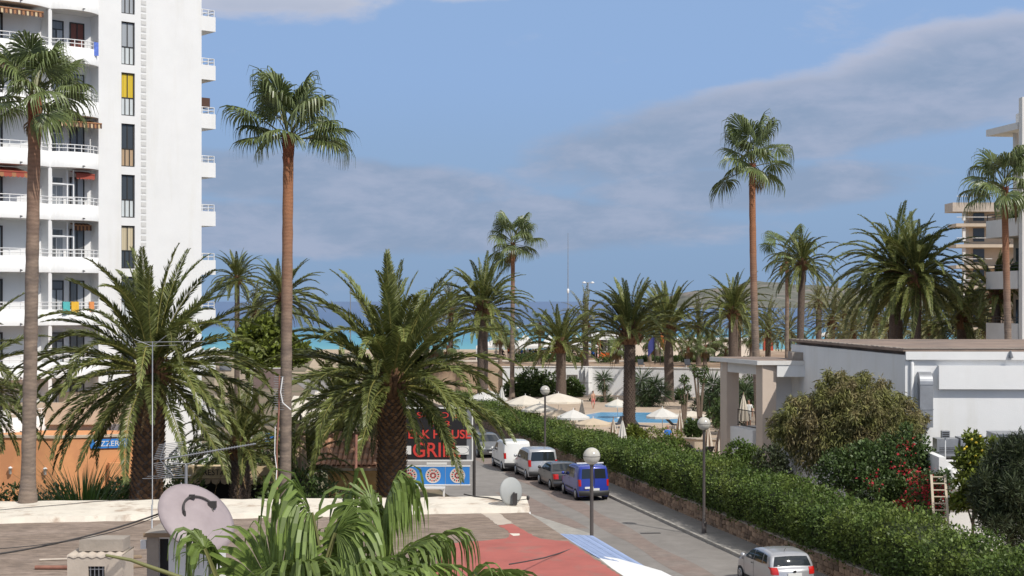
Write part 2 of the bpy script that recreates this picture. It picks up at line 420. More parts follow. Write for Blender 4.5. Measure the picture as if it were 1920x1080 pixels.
M['hedge'] = mat('hedge_leaf', (0.088, 0.138, 0.032), 0.45, col2=(0.145, 0.185, 0.04), c2scale=0.55, c2lo=0.42, c2hi=0.66, island=0.42, trans=0.2, spec=0.25)
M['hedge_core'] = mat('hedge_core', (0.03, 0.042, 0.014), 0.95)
M['shrub'] = mat('shrub_leaf', (0.075, 0.118, 0.032), 0.5, island=0.5, trans=0.2)
M['shrub_yellow'] = mat('yellow_green_leaf', (0.15, 0.185, 0.03), 0.5, island=0.6, trans=0.25)
M['willow'] = mat('olive_shrub_leaf', (0.188, 0.192, 0.055), 0.6, col2=(0.205, 0.165, 0.075), c2scale=0.8, island=0.5, trans=0.2)
M['dark_leaf'] = mat('dark_conifer_leaf', (0.042, 0.058, 0.022), 0.6, island=0.5, trans=0.1)
M['red_flower'] = mat('red_bracts', (0.42, 0.022, 0.035), 0.7, island=0.4, trans=0.2)
M['lemon'] = mat('lemon_skin', (0.72, 0.52, 0.04), 0.4)
M['yucca'] = mat('yucca_leaf', (0.07, 0.105, 0.045), 0.45, island=0.4, trans=0.1)
M['bark'] = mat('branch_bark', (0.16, 0.12, 0.09), 0.9, 0.2, 6.0, 0.3)
M['agave'] = mat('bright_strap_leaf', (0.10, 0.17, 0.04), 0.45, island=0.4, trans=0.15)

# fan palm bark: grey and smooth below, younger and redder towards the crown
def grade_bark(m, z0, z1, top):
    t = m.node_tree; N = t.nodes; L = t.links; p = N['Principled BSDF']; old = p.inputs['Base Color'].links[0].from_socket
    tc_ = N.new('ShaderNodeTexCoord'); s_ = N.new('ShaderNodeSeparateXYZ'); L.new(tc_.outputs['Object'], s_.inputs[0])
    r_ = N.new('ShaderNodeMapRange'); r_.interpolation_type = 'SMOOTHSTEP'; r_.inputs['From Min'].default_value = z0; r_.inputs['From Max'].default_value = z1; L.new(s_.outputs[2], r_.inputs['Value'])
    nz_ = N.new('ShaderNodeTexNoise'); nz_.inputs['Scale'].default_value = 3.0; nz_.inputs['Detail'].default_value = 6; L.new(tc_.outputs['Object'], nz_.inputs['Vector'])
    c_ = N.new('ShaderNodeMix'); c_.data_type = 'RGBA'; L.new(nz_.outputs['Fac'], c_.inputs['Factor']); c_.inputs['A'].default_value = (*top, 1); c_.inputs['B'].default_value = (top[0] * .62, top[1] * .62, top[2] * .62, 1)
    mx_ = N.new('ShaderNodeMix'); mx_.data_type = 'RGBA'; L.new(r_.outputs[0], mx_.inputs['Factor']); L.new(old, mx_.inputs['A']); L.new(c_.outputs['Result'], mx_.inputs['B'])
    # ring scars
    w_ = N.new('ShaderNodeTexWave'); w_.wave_type = 'BANDS'; w_.bands_direction = 'Z'; w_.inputs['Scale'].default_value = 2.2; w_.inputs['Distortion'].default_value = 7.0; w_.inputs['Detail'].default_value = 3; L.new(tc_.outputs['Object'], w_.inputs['Vector'])
    r2 = N.new('ShaderNodeMapRange'); r2.inputs['To Min'].default_value = .88; r2.inputs['To Max'].default_value = 1.06; L.new(w_.outputs['Fac'], r2.inputs['Value'])
    v_ = N.new('ShaderNodeVectorMath'); v_.operation = 'SCALE'; L.new(mx_.outputs['Result'], v_.inputs[0]); L.new(r2.outputs[0], v_.inputs['Scale'])
    L.new(v_.outputs[0], p.inputs['Base Color'])
grade_bark(M['palm_bark'], 7.5, 15.5, (0.40, 0.175, 0.085))
# ------------------------------------------------------------------ ground, road, sea
def wb(mb, name, mats, root, kind=None):
    "build with world coordinates under an unrotated root"
    o = mb.build(name, mats, root, None if root is None else -Vector(root.location))
    if kind: o['kind'] = kind
    return o
def struct(name, mb, mats):
    o = mb.build(name, mats); o['kind'] = 'structure'; return o

# ground sheet: land, then the sea bed
b = MB()
ys = [-80, 0, 160, 318, 335, 420, 900, 9000, 60000]; zs = [-0.03, -0.03, -0.03, -0.03, -0.5, -3, -12, -30, -30]
xs = [-45000, -4000, -600, -100, 0, 100, 600, 4000, 45000]
vs = [(x, y, z) for y, z in zip(ys, zs) for x in xs]
n = len(xs)
b.add(vs, [(j * n + i, j * n + i + 1, (j + 1) * n + i + 1, (j + 1) * n + i) for j in range(len(ys) - 1) for i in range(n - 1)])
struct('ground', b, M['ground'])

# sea: turquoise over the sand near the shore, dark blue farther out
m = bpy.data.materials.new('sea_water'); m.use_nodes = True
t = m.node_tree; N = t.nodes; L = t.links; p = N['Principled BSDF']
tcn = N.new('ShaderNodeTexCoord'); sp = N.new('ShaderNodeSeparateXYZ'); L.new(tcn.outputs['Object'], sp.inputs[0])
nzz = N.new('ShaderNodeTexNoise'); nzz.inputs['Scale'].default_value = 0.006; nzz.inputs['Detail'].default_value = 5
mp = N.new('ShaderNodeMapping'); mp.inputs['Scale'].default_value = (0.5, 1.6, 1); L.new(tcn.outputs['Object'], mp.inputs['Vector']); L.new(mp.outputs[0], nzz.inputs['Vector'])
ma = N.new('ShaderNodeMath'); ma.operation = 'MULTIPLY_ADD'; L.new(nzz.outputs['Fac'], ma.inputs[0]); ma.inputs[1].default_value = 260; L.new(sp.outputs[1], ma.inputs[2])
rp = N.new('ShaderNodeValToRGB'); mr_ = N.new('ShaderNodeMapRange'); mr_.inputs['From Min'].default_value = 400; mr_.inputs['From Max'].default_value = 2400
L.new(ma.outputs[0], mr_.inputs['Value']); L.new(mr_.outputs[0], rp.inputs['Fac'])
e = rp.color_ramp.elements
e[0].position = 0.0; e[0].color = (0.17, 0.40, 0.44, 1); e[1].position = 1.0; e[1].color = (0.115, 0.175, 0.30, 1)
for pos, c in ((0.05, (0.105, 0.30, 0.385, 1)), (0.10, (0.095, 0.26, 0.38, 1)), (0.17, (0.095, 0.16, 0.28, 1)), (0.5, (0.10, 0.16, 0.285, 1))):
    q = e.new(pos); q.color = c
L.new(rp.outputs[0], p.inputs['Base Color']); p.inputs['Roughness'].default_value = 0.6; p.inputs['Specular IOR Level'].default_value = 0.12
nb = N.new('ShaderNodeTexNoise'); nb.inputs['Scale'].default_value = 0.25; nb.inputs['Detail'].default_value = 4
mp2 = N.new('ShaderNodeMapping'); mp2.inputs['Scale'].default_value = (0.4, 1, 1); L.new(tcn.outputs['Object'], mp2.inputs['Vector']); L.new(mp2.outputs[0], nb.inputs['Vector'])
bp = N.new('ShaderNodeBump'); bp.inputs['Strength'].default_value = 0.35; bp.inputs['Distance'].default_value = 0.6; L.new(nb.outputs['Fac'], bp.inputs['Height']); L.new(bp.outputs[0], p.inputs['Normal'])
b = MB(); b.add([(-45000, 320, 0), (45000, 320, 0), (45000, 60000, 0), (-45000, 60000, 0)], [(0, 1, 2, 3)])
struct('sea', b, m)

# road frame: along the kerb (s, away from the camera) and across (t, to the right)
RD = Vector((-0.213, 0.977, 0)); RN = Vector((0.977, 0.213, 0)); RO = Vector((5.17, 79.1, 0))
ROAD_RZ = math.atan2(RD.y, RD.x)          # heading of a car driving away
def RP(s, t_, z=0.0): return RO + RD * s + RN * t_ + Vector((0, 0, z))
b = MB(); b.add([RP(-70, -8.2, 0.006), RP(-70, 0.02, 0.006), RP(130, 0.02, 0.006), RP(130, -8.2, 0.006)], [(0, 1, 2, 3)])
struct('road', b, M['asphalt'])
b = MB()
prev = None
for i in range(60):          # the reddish repaired trench wanders down the middle of the road
    s_ = -60 + i * 1.7; c_ = -2.65 + 0.25 * math.sin(i * 0.21); w_ = 0.55 + 0.12 * math.sin(i * 1.1 + 1)
    q = [RP(s_, c_ - w_, 0.010), RP(s_, c_ + w_, 0.010)]
    if prev: b.quad(prev[0], prev[1], q[1], q[0])
    prev = q
b.add([RP(-9.5, -5.6, 0.010), RP(-10.2, -3.9, 0.010), RP(3, -4.1, 0.010), RP(3.4, -5.5, 0.010)], [(0, 1, 2, 3)])
struct('road_patch', b, M['patch'])
b = MB(); b.prism([RP(-70, 0.12), RP(-70, 1.62), RP(110, 1.62), RP(110, 0.12)], -0.02, 0.12)
struct('sidewalk', b, M['paving'])
kerb_root = tag(bpy.data.objects.new('kerb', None), kind='structure'); COL.objects.link(kerb_root)
kmb = MB(); kmb.box(0, 0.96, 0, 0.13, -0.02, 0.135)
kme = kmb.mesh('kerb_stone', M['kerb'])
for i in range(90):
    place('kerb_stone', kme, kerb_root, RP(-40 + i, 0.0), (0, 0, ROAD_RZ)).scale = (1, -1, 1 + random.uniform(-0.03, 0.03))
# lighter pavement on the near side of the street
b = MB(); b.prism([(-3.5, 78), (0.45, 73.5), (2.35, 69), (3.45, 66.3), (4.6, 58), (5.6, 52), (7.5, 44), (3, 40), (0.6, 49.0), (-0.6, 60)], -0.02, 0.10)
struct('pavement', b, M['kerb'])
# small street drain
b = MB(); b.box(-0.45, 0.45, -0.12, 0.12, 0.0, 0.016)
dr = b.build('drain_cover', M['metal_dark'], None, (6.2, 66.9, 0.006)); dr.rotation_euler = (0, 0, R(5))
tag(dr, 'dark slotted drain cover sunk in the grey street', 'drain cover')

# stone wall under the hedge
STW = thing('stone_wall', 'low wall of rough brown field stones along the sidewalk under the hedge', 'wall', RP(0, 1.62), ROAD_RZ)
b = MB(); b.box(-45, 62, -0.34, -0.045, 0, 0.80)
b.build('wall_core', M['mortar'], STW)
b = MB(); b.box(-45, 62, -0.36, 0.0, 0.80, 0.86); b.build('coping', M['concrete'], STW)
stone_meshes = []
for k in range(10):
    b = MB(); w_, h_, d_ = 0.30 + 0.16 * random.random(), 0.185 + 0.05 * random.random(), 0.07
    pr = []
    for (x, z) in ((0, 0), (w_, 0), (w_, h_), (0, h_)):
        pr.append((x + random.uniform(-.03, .03), z + random.uniform(-.02, .02)))
    f_ = [(x, -0.05, z) for x, z in pr]; g_ = [(w_ / 2 + (x - w_ / 2) * 0.84, 0.02 + random.uniform(-.015, .02), h_ / 2 + (z - h_ / 2) * 0.82) for x, z in pr]
    b.add(f_ + g_, [(4, 5, 6, 7), (0, 1, 5, 4), (1, 2, 6, 5), (2, 3, 7, 6), (3, 0, 4, 7)])
    stone_meshes.append((b, b.mesh('stone', M['stone']), w_))
rest = MB(); cnt = 0
slots = []
for row in range(4):
    x = -32.0 + random.uniform(0, .3)
    while x < 50:
        k = random.randrange(10); slots.append((x, row * 0.2 + 0.012, k)); x += stone_meshes[k][2] + 0.035
slots.sort(key=lambda q: q[0] if q[0] > -27 else 999)
for x, z, k in slots:
    sb, sme, w_ = stone_meshes[k]
    if cnt < 300: place('stone', sme, STW, (x, 0.0, z)); cnt += 1
    else: rest.add([(p[0] + x, p[1], p[2] + z) for p in sb.v], sb.f)
tag(rest.build('stone_course', M['stone'], STW), kind='stuff')

# raised ground of the hotel garden, the beach promenade and the beach
b = MB(); b.prism([RP(-60, 1.97), RP(75, 1.97), (-6, 160), (120, 160), (120, 20)], -0.02, 0.40); struct('pool_deck_ground', b, M['deck'])
b = MB(); b.prism([(-9, 160.28), (8.6, 160.28), (60, 141.75), (140, 141.75), (140, 216), (-9, 216)], -0.02, 3.2); struct('promenade_ground', b, M['terrace'])
b = MB(); b.add([(-9, 178, 3.206), (60, 178, 3.206), (60, 183, 3.206), (-9, 183, 3.206)], [(0, 1, 2, 3)]); struct('promenade_path', b, M['path'])
b = MB()
b.add([(-9, 216, 3.19), (160, 216, 3.19), (160, 335, -0.35), (-9, 335, -0.35)], [(0, 1, 2, 3)])
b.add([(-9, 216, 3.19), (-9, 335, -0.35), (-45, 335, -0.35), (-30, 216, -0.025)], [(0, 1, 2, 3)])
b.add([(-30, 216, -0.02), (-45, 335, -0.35), (-260, 335, -0.35), (-260, 216, -0.02)], [(0, 1, 2, 3)])
struct('beach', b, M['sand'])

# headland across the bay
m = mat('hazy_scrub_hillside', (0.125, 0.128, 0.105), 0.95, 0.3, 0.05, col2=(0.21, 0.185, 0.165), c2scale=0.018, c2lo=0.52, c2hi=0.6)  # distance haze put into the faint, greyed hillside colours
nx, ny = 150, 14
V = np.zeros((ny, nx, 3))
for j in range(ny):
    for i in range(nx):
        x = 278 + i * 20.0; f = j / (ny - 1)
        ridge = 36 + 4 * math.sin(x * 0.004 + 0.6) + 2.5 * math.sin(x * 0.017) + 1.5 * math.sin(x * 0.045) + x * 0.003
        ramp = min(1, max(0, (x - 280) / 140.0)) ** 0.45
        V[j, i] = (x + 14 * math.sin(j * 1.3 + x * .01), 2420 + f * 420 + 30 * math.sin(x * 0.012), -1 + ridge * ramp * math.sin(f * math.pi * 0.5) ** 0.8 * (1 + 0.12 * math.sin(x * .03 + j)) + rng.normal() * 0.7)
idx = np.arange(nx * ny).reshape(ny, nx)
F = np.stack([idx[:-1, :-1], idx[:-1, 1:], idx[1:, 1:], idx[1:, :-1]], -1).reshape(-1, 4)
o = place('hills', fast_mesh('hills', V.reshape(-1, 3), F, m)); o['kind'] = 'structure'
b = MB()
for (u, v, w_, h_) in ((1441, 537, 9, 6), (1452, 537, 8, 6)):
    p_ = W(u, v, 2790); b.box(p_.x - w_ / 2, p_.x + w_ / 2, 2790, 2799, p_.z - 9, p_.z + h_ * .5)
    o = b.build('hillside_house', M['offwhite']); tag(o, 'tiny pale house on the headland ridge, the %s of two' % ('lower wider' if u < 1445 else 'narrower'), 'house', 'houses on the headland'); b = MB()
# ------------------------------------------------------------------ apartment tower
TW = thing('apartment_tower', 'tall white apartment tower with curved balconies and a column of dark windows', 'building', (-17.67, 85.0, 0), R(40.4))
LV = [18.75 + 2.8 * k for k in range(-6, 5)]        # rail heights of the balconies
b = MB()
b.box(-6.23, 0, 0.26, 11, 0, 33.2)
b.box(-6.23, -4.9, 0, 0.26, 0, 33.2); b.box(-4.1, 0, 0, 0.26, 0, 33.2)
wz = [(25.76 + 2.8 * k - 2.36, 25.76 + 2.8 * k) for k in range(-8, 3)]
zprev = 0
for z0, z1 in wz:
    b.box(-4.9, -4.1, 0, 0.26, zprev, z0); zprev = z1
b.box(-4.9, -4.1, 0, 0.26, zprev, 33.2)
b.box(-15.5, -6.23, 1.0, 11, 0, 33.2)
b.build('wall', M['white'], TW)
b = MB(); b.box(-9.05, -8.85, 0.02, 1.0, 0, 33.2); b.build('fin_wall', M['white'], TW)
b = MB(); b.box(-13.25, -13.05, 0.02, 1.0, 0, 33.2); b.build('fin_wall', M['white'], TW)
def window(parent, x0, x1, z0, z1, y, panes, mull=0.05, frame=None, name='window', depth=0.06, fw=0.06):
    "frame bars with panes: panes = [(x0,x1,z0,z1,material)] in fractions of the opening"
    fb = MB(); w_ = x1 - x0; h_ = z1 - z0
    fb.box(x0, x0 + fw, y, y + depth, z0, z1); fb.box(x1 - fw, x1, y, y + depth, z0, z1)
    fb.box(x0 + fw, x1 - fw, y, y + depth, z0, z0 + fw); fb.box(x0 + fw, x1 - fw, y, y + depth, z1 - fw, z1)
    for (a, c, d, e_, mm) in panes:
        if a > 0: fb.box(x0 + a * w_ - mull / 2, x0 + a * w_ + mull / 2, y + .004, y + depth - .004, z0 + d * h_ + fw * .6, z0 + e_ * h_ - fw * .6)
        if d > 0 and a == 0: fb.box(x0 + fw, x1 - fw, y + .002, y + depth - .002, z0 + d * h_ - mull / 2, z0 + d * h_ + mull / 2)
    fr = fb.build(name, frame or M['frame_dark'], parent)
    for (a, c, d, e_, mm) in panes:
        pb = MB(); pb.quad((x0 + a * w_ + .01, y + depth * .6, z0 + d * h_ + .01), (x0 + c * w_ - .01, y + depth * .6, z0 + d * h_ + .01), (x0 + c * w_ - .01, y + depth * .6, z0 + e_ * h_ - .01), (x0 + a * w_ + .01, y + depth * .6, z0 + e_ * h_ - .01))
        pb.build('pane', mm, fr)
    return fr
tops = {2: ('glass_pale', 'panel_pale'), 1: ('glass_pale', 'glass_pale'), 0: ('glass_pale', 'panel_pale'), -1: ('curtain_yellow', 'panel_pale'), -2: ('glass', 'curtain_tan'), -3: ('glass', 'panel_pale'), -4: ('curtain_cream', 'glass'), -5: ('glass', 'panel_pale'), -6: ('glass_pale', 'glass'), -7: ('glass', 'panel_pale'), -8: ('glass', 'glass')}
for k, (z0, z1) in zip(range(-8, 3), wz):
    a_, c_ = tops[k]
    window(TW, -4.9, -4.1, z0, z1, 0.10, [(0, 0.5, 0.42, 1, M[a_]), (0.5, 1, 0.42, 1, M[a_]), (0, 0.33, 0, 0.42, M[c_]), (0.33, 0.66, 0, 0.42, M[c_]), (0.66, 1, 0, 0.42, M[c_])])
vb = MB(); vb.box(0, 0.31, -0.018, 0.01, 0, 0.26); vb.box(0.04, 0.27, -0.024, -0.018, 0.04, 0.22)
vme = vb.mesh('vent_block', mat('vent_block_shade_tone', (0.60, 0.595, 0.58), 0.9, 0.06, 4.0))  # darker tone imitates the shade of recessed blocks; these stand proud
for i in range(84): place('vent_block', vme, TW, (-3.74, 0, 1.5 + i * 0.372))

def curve_balcony(x0, x1, zt, bulge, nseg=14):
    root = None
    cur = []
    for i in range(nseg + 1):
        f = i / nseg; x = x0 + (x1 - x0) * f
        y = 0.02 - bulge * (1 - abs(2 * f - 1) ** 2.6)
        cur.append((x, y))
    mb = MB(); th = 0.13
    for i in range(nseg):
        (xa, ya), (xb, yb) = cur[i], cur[i + 1]
        za, zb_ = zt - 1.22, zt - 0.38
        q = [(xa, ya, za), (xb, yb, za), (xb, yb, zb_), (xa, ya, zb_), (xa, ya + th, za), (xb, yb + th, za), (xb, yb + th, zb_), (xa, ya + th, zb_)]
        mb.add(q, [(0, 1, 2, 3), (5, 4, 7, 6), (3, 2, 6, 7)], 0, True)
    poly = [(x, y + 0.01) for x, y in cur] + [(x1, 1.0), (x0, 1.0)]
    mb.prism(poly, zt - 1.222, zt - 1.02)
    bal = mb.build('balcony', M['white'], TW)
    rb = MB()
    for dz_ in (0.0, -0.19):
        rb.tube([(x, y + th / 2, zt + dz_) for x, y in cur], 0.026, 6)
    for i in range(0, nseg + 1, 2): rb.box(cur[i][0] - .018, cur[i][0] + .018, cur[i][1] + .05, cur[i][1] + .085, zt - .40, zt)
    rb.build('railing', M['metal_white'], bal)
    db = MB(); db.tube([((x0 + x1) / 2 + .25, -bulge + .1, zt - 1.1), ((x0 + x1) / 2 + .25, -bulge - .18, zt - 1.14)], 0.035, 6); db.build('drain_spout', M['metal_dark'], bal)
    return bal
for zt in LV:
    curve_balcony(-8.95, -6.23, zt, 0.52); curve_balcony(-13.15, -8.95, zt, 0.58)
def striped_awning(x0, x1, ztop, depth, drop, mats, n):
    mb = MB(); w_ = (x1 - x0) / n
    for i in range(n):
        xa = x0 + i * w_; xb = xa + w_
        a_ = [(xa, .9, ztop), (xb, .9, ztop), (xb, .9 - depth, ztop - drop), (xa, .9 - depth, ztop - drop)]
        mb.add(a_, [(3, 2, 1, 0)], i % len(mats))
        mb.add([(xa, .9 - depth, ztop - drop), (xb, .9 - depth, ztop - drop), (xb, .88 - depth, ztop - drop - .24), ((xa + xb) / 2, .88 - depth, ztop - drop - .30), (xa, .88 - depth, ztop - drop - .24)], [(0, 1, 2, 3, 4)], i % len(mats))
    mb.box(x0, x1, .87 - depth, .91 - depth, ztop - drop - .03, ztop - drop + .03, 0)
    mb.build('awning', mats, TW)
def lz(k): return 18.75 + 2.8 * k
st = [M['awn_orange'], M['awn_dark'], M['awn_cream'], M['awn_dark']]
striped_awning(-8.8, -6.3, lz(0) + 1.52, 1.45, 0.30, st, 24)
striped_awning(-13.0, -9.6, lz(2) + 1.52, 1.55, 0.32, st, 30)
striped_awning(-13.0, -10.4, lz(-1) + 1.52, 1.5, 0.35, [M['awn_red'], M['awn_red'], M['awn_orange']], 12)
striped_awning(-7.5, -6.45, lz(-1) + 1.5, 0.9, 0.2, [M['awn_red']], 6)
striped_awning(-7.5, -6.45, lz(-2) + 1.5, 0.5, 0.15, [M['awn_orange'], M['awn_dark']], 10)
striped_awning(-12.8, -10.6, lz(1) + 1.5, 0.8, 0.3, [M['awn_orange'], M['awn_cream']], 12)
for k in range(-6, 4):
    fl = lz(k) - 1.02
    g1 = M['glass_pale'] if k % 2 else M['glass_grey']
    dk = M['frame_dark'] if k in (2, -3, -4, -5, 3) else M['metal_white']
    g1 = M['glass_pale'] if k % 2 else M['glass_grey']
    window(TW, -8.62, -7.8, fl + .02, fl + 2.2, 0.92, [(0, .5, 0, .78, g1), (.5, 1, 0, .78, M['glass_pale']), (0, 1, .78, 1, M['glass_grey'])], frame=dk, name='balcony_door')
    window(TW, -7.45, -6.62, fl + (.02 if k == 2 else .5), fl + 2.2, 0.92, [(0, .5, 0, 1, M['curtain_red'] if k == 2 else M['glass_grey']), (.5, 1, 0, 1, M['curtain_red'] if k == 2 else g1)], frame=M['frame_dark'], name='balcony_door')
    window(TW, -12.6, -11.15, fl + .02, fl + 2.25, 0.92, [(0, .5, 0, 1, M['glass']), (.5, 1, 0, 1, M['glass_grey'] if k % 2 else M['glass_pale'])], frame=M['frame_dark'], name='balcony_door', fw=.1)
for k in (-1, -2):           # glazed-in balconies
    eb = MB(); fl = lz(k) - 1.02
    for x in (-8.78, -7.9, -7.55): eb.box(x, x + .07, .30, .37, fl, fl + 2.55 - (.0 if k == -2 else .0))
    eb.box(-8.78, -7.48, .31, .36, fl + 1.72, fl + 1.80); eb.box(-8.78, -7.48, .31, .36, fl + 1.0, fl + 1.06)
    eb.build('balcony_glazing_frame', M['metal_white'], TW)
# balconies on the side wall
for zt in LV + [LV[-1] + 2.8]:
    mb = MB(); mb.box(0, 1.15, 0.45, 0.58, zt - 1.22, zt - .38); mb.box(1.02, 1.15, 0.58, 4.0, zt - 1.22, zt - .38); mb.box(0.0, 1.02, 0.58, 4.0, zt - 1.22, zt - 1.02)
    bal = mb.build('balcony', M['white'], TW)
    rb = MB()
    for dz_ in (0, -.19): rb.tube([(0.0, .51, zt + dz_), (1.08, .51, zt + dz_), (1.08, 3.9, zt + dz_)], .026, 6)
    for x in (.3, .68, 1.06): rb.box(x, x + .036, .49, .53, zt - .4, zt)
    rb.build('railing', M['metal_white'], bal)
mb = MB(); zz = lz(1) + .62
for i in range(6): mb.add([(0.0, .7 + i * .3, zz), (0.0, 1.0 + i * .3, zz), (.85, 1.0 + i * .3, zz - .62), (.85, .7 + i * .3, zz - .62)], [(0, 1, 2, 3)], i % 2)
mb.box(0, .9, .66, .70, zz - .64, zz - .06, 1)
mb.build('awning', [M['awn_cream'], M['awn_dark']], TW)
tw_m = Matrix.Translation(TW.location) @ Matrix.Rotation(R(40.4), 4, 'Z')
def towel(label, m, x, k, w_, bul, hang=.62):
    zt = lz(k); y0 = 0.06 - bul
    mb = MB(); N_ = 6
    for i in range(N_):
        for j, (ya, za, yb, zb_) in enumerate(((y0 - .07, zt - hang, y0 - .05, zt + .035), (y0 - .05, zt + .035, y0 + .10, zt + .035), (y0 + .10, zt + .035, y0 + .12, zt - .3))):
            xa = w_ * i / N_; xb = w_ * (i + 1) / N_; wv = .025 * math.sin(i * 2.1); wv2 = .025 * math.sin((i + 1) * 2.1)
            mb.add([(xa, ya + wv, za), (xb, ya + wv2, za), (xb, yb, zb_), (xa, yb, zb_)], [(0, 1, 2, 3)], 0, True)
    o = mb.build('towel', m, None, tw_m @ Vector((x, 0, 0))); o.rotation_euler = (0, 0, R(40.4))
    tag(o, label, 'towel')
towel('turquoise towel hanging over a white balcony rail of the tower', M['towel_teal'], -8.45, -3, .38, .50)
towel('yellow towel hanging beside a turquoise one on the balcony rail', M['towel_yellow'], -8.03, -3, .42, .58, .55)
towel('small orange towel hanging near the end of the balcony rail', M['towel_orange'], -6.95, -3, .28, .42, .5)
towel('blue patterned towel over the rail of a high balcony of the tower', M['towel_blue'], -6.62, 2, .26, .28, .7)

# ------------------------------------------------------------------ low terraces in front of the tower
TB = thing('terrace_building', 'long beige flat roofed building with terraces at the foot of the tower', 'building', (-30, 79, 0))
b = MB(); b.box(-48, -20.4, 79, 84, 0, 4.75); b.box(-48, -21.5, 80.5, 84, 4.75, 5.5); b.box(-48, -20.3, 78.75, 79, 3.9, 5.05); wb(b, 'wall', M['beige'], TB)
for u0 in (188, 208):
    p_ = W(u0, 808, 78.7)
    b = MB(); b.box(p_.x, p_.x + .45, 78.7, 78.749, p_.z - .35, p_.z + .35); wb(b, 'window', M['sign_grey'], TB)
# ------------------------------------------------------------------ pizzeria
PZ = thing('pizzeria', 'orange rendered pizzeria with a blue sign behind the white roof ledge', 'building', (-22.6, 74, 0))
c0 = W(104, 822, 74); zt = c0.z; xr_ = W(256, 822, 75.2).x
b = MB(); b.prism([(c0.x, 74), (xr_, 75.2), (xr_, 78.6), (-44, 78.6), (-44, 78.0)], 0, zt); wb(b, 'wall', M['orange'], PZ)
b = MB(); b.prism([(c0.x - .05, 73.92), (xr_ + .1, 75.12), (xr_ + .1, 75.4), (c0.x, 74.25)], zt, zt + .12); b.prism([(c0.x - .05, 73.92), (c0.x, 74.25), (-44, 78.3), (-44, 77.95)], zt, zt + .12); wb(b, 'coping', M['beige'], PZ)
b = MB(); b.prism([(c0.x + 2.4, 74.65), (xr_ + .1, 75.05), (xr_ + .1, 74.75), (c0.x + 2.6, 74.3)], 0, 2.35); wb(b, 'plinth', M['orange'], PZ)
fdir = Vector((xr_ - c0.x, 1.2, 0)).normalized(); frz = math.atan2(fdir.y, fdir.x)
sg = thing('sign_board', 'blue PIZZERIA sign with white letters fixed on the orange wall', 'sign', Vector((c0.x, 74, 0)) + fdir * 2.65 + Vector((0, -.05, zt - .32)), frz)
b = MB(); b.prism([(-.95, -.23), (-1.0, 0), (-.95, .23), (.95, .23), (1.0, 0), (.95, -.23)], -.03, .0)
for i, p_ in enumerate(b.v): b.v[i] = (p_[0], p_[2] - .01, p_[1])
b.build('board', M['sign_blue'], sg)
text('lettering', 'PIZZERIA', .38, M['sign_white'], sg, (0, -.045, -.015), xs=1.0)
for u_ in (23, 92):
    p_ = W(u_, 883, 74.6)
    yw = 74 + (c0.x - p_.x) / (c0.x + 44) * 4.0
    lm = thing('wall_lantern', 'small white wall lantern on the orange pizzeria wall, ' + ('near the fan palm trunk' if u_ == 92 else 'beyond the fan palm trunk'), 'lantern', (p_.x, yw - .12, p_.z))
    b = MB(); b.lathe([(.02, .26), (.10, .2), (.12, .17), (.09, .16), (.075, -.1), (.03, -.14)], 6); b.build('shade', M['sign_white'], lm)
    b = MB(); b.box(-.02, .02, .05, .22, .1, .14); b.build('bracket', M['metal_dark'], lm)
# ------------------------------------------------------------------ restaurant
RS = thing('restaurant', 'low restaurant front with a lettered fascia behind the palms', 'building', (-13.5, 65, 0))
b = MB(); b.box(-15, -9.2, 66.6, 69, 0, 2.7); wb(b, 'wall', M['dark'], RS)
b = MB(); b.box(-15, -9.2, 65.7, 65.9, 0, 1.25); wb(b, 'counter', mat('red_brown_counter', (.25, .07, .035), .7), RS)
p_ = W(426, 886, 65)
b = MB(); b.box(p_.x - 2.4, p_.x + 2.6, 65.0, 65.12, p_.z - .26, p_.z + .26); b.box(-15, -9.2, 65.13, 69, 2.72, 2.85); wb(b, 'fascia', M['awn_cream'], RS)
for i in range(12):
    x = p_.x - 2.3 + i * .4; vb_ = MB()
    vb_.add([(x, 64.99, p_.z - .28), (x + .4, 64.99, p_.z - .28), (x + .35, 64.97, p_.z - .46), (x + .2, 64.97, p_.z - .52), (x + .05, 64.97, p_.z - .46)], [(0, 1, 2, 3, 4)])
    wb(vb_, 'valance', M['canvas_tan'], RS)
o = text('lettering', 'RESTAURANT', .36, M['dark'], RS, Vector((p_.x, 64.97, p_.z)) - Vector(RS.location), xs=.95)
# ------------------------------------------------------------------ tiled hut
HT = thing('tiled_hut', 'ochre walled hut with a sloping clay tile roof beside the big date palm', 'building', (-8, 71, 0))
x0, x1 = W(596, 868, 70).x, W(735, 868, 70).x
b = MB(); b.box(x0 + .4, x1 - .2, 70.6, 74.5, 0, 2.5); wb(b, 'wall', M['yellow_wall'], HT)
b = MB(); b.box(x0 + .38, x1 - .18, 70.56, 70.6, 1.40, 1.46); b.box(x0 + .3, x1 - .1, 70.35, 70.6, 2.42, 2.58); wb(b, 'band', M['cream'], HT)
b = MB(); b.add([(x0 - .1, 70.0, 2.66), (x1 + .1, 70.0, 2.66), (x1 + .1, 73.2, 3.95), (x0 - .1, 73.2, 3.95), (x0 - .1, 70.0, 2.58), (x1 + .1, 70.0, 2.58)], [(0, 1, 2, 3), (4, 5, 1, 0)]); wb(b, 'roof', M['tile'], HT)
tb = MB()
prof = []
for i in range(7):
    a_ = math.pi * i / 6; prof.append((.105 * math.cos(a_), .085 * math.sin(a_)))
for j in range(6):
    tb.add([(prof[j][0], 0, prof[j][1]), (prof[j + 1][0], 0, prof[j + 1][1]), (prof[j + 1][0] * .8, .62, prof[j + 1][1] * .8), (prof[j][0] * .8, .62, prof[j][1] * .8)], [(0, 1, 2, 3)], 0, True)
tme = tb.mesh('tile', M['tile'])
sl = math.atan2(1.29, 3.2)
ncol = int((x1 - x0) / .24)
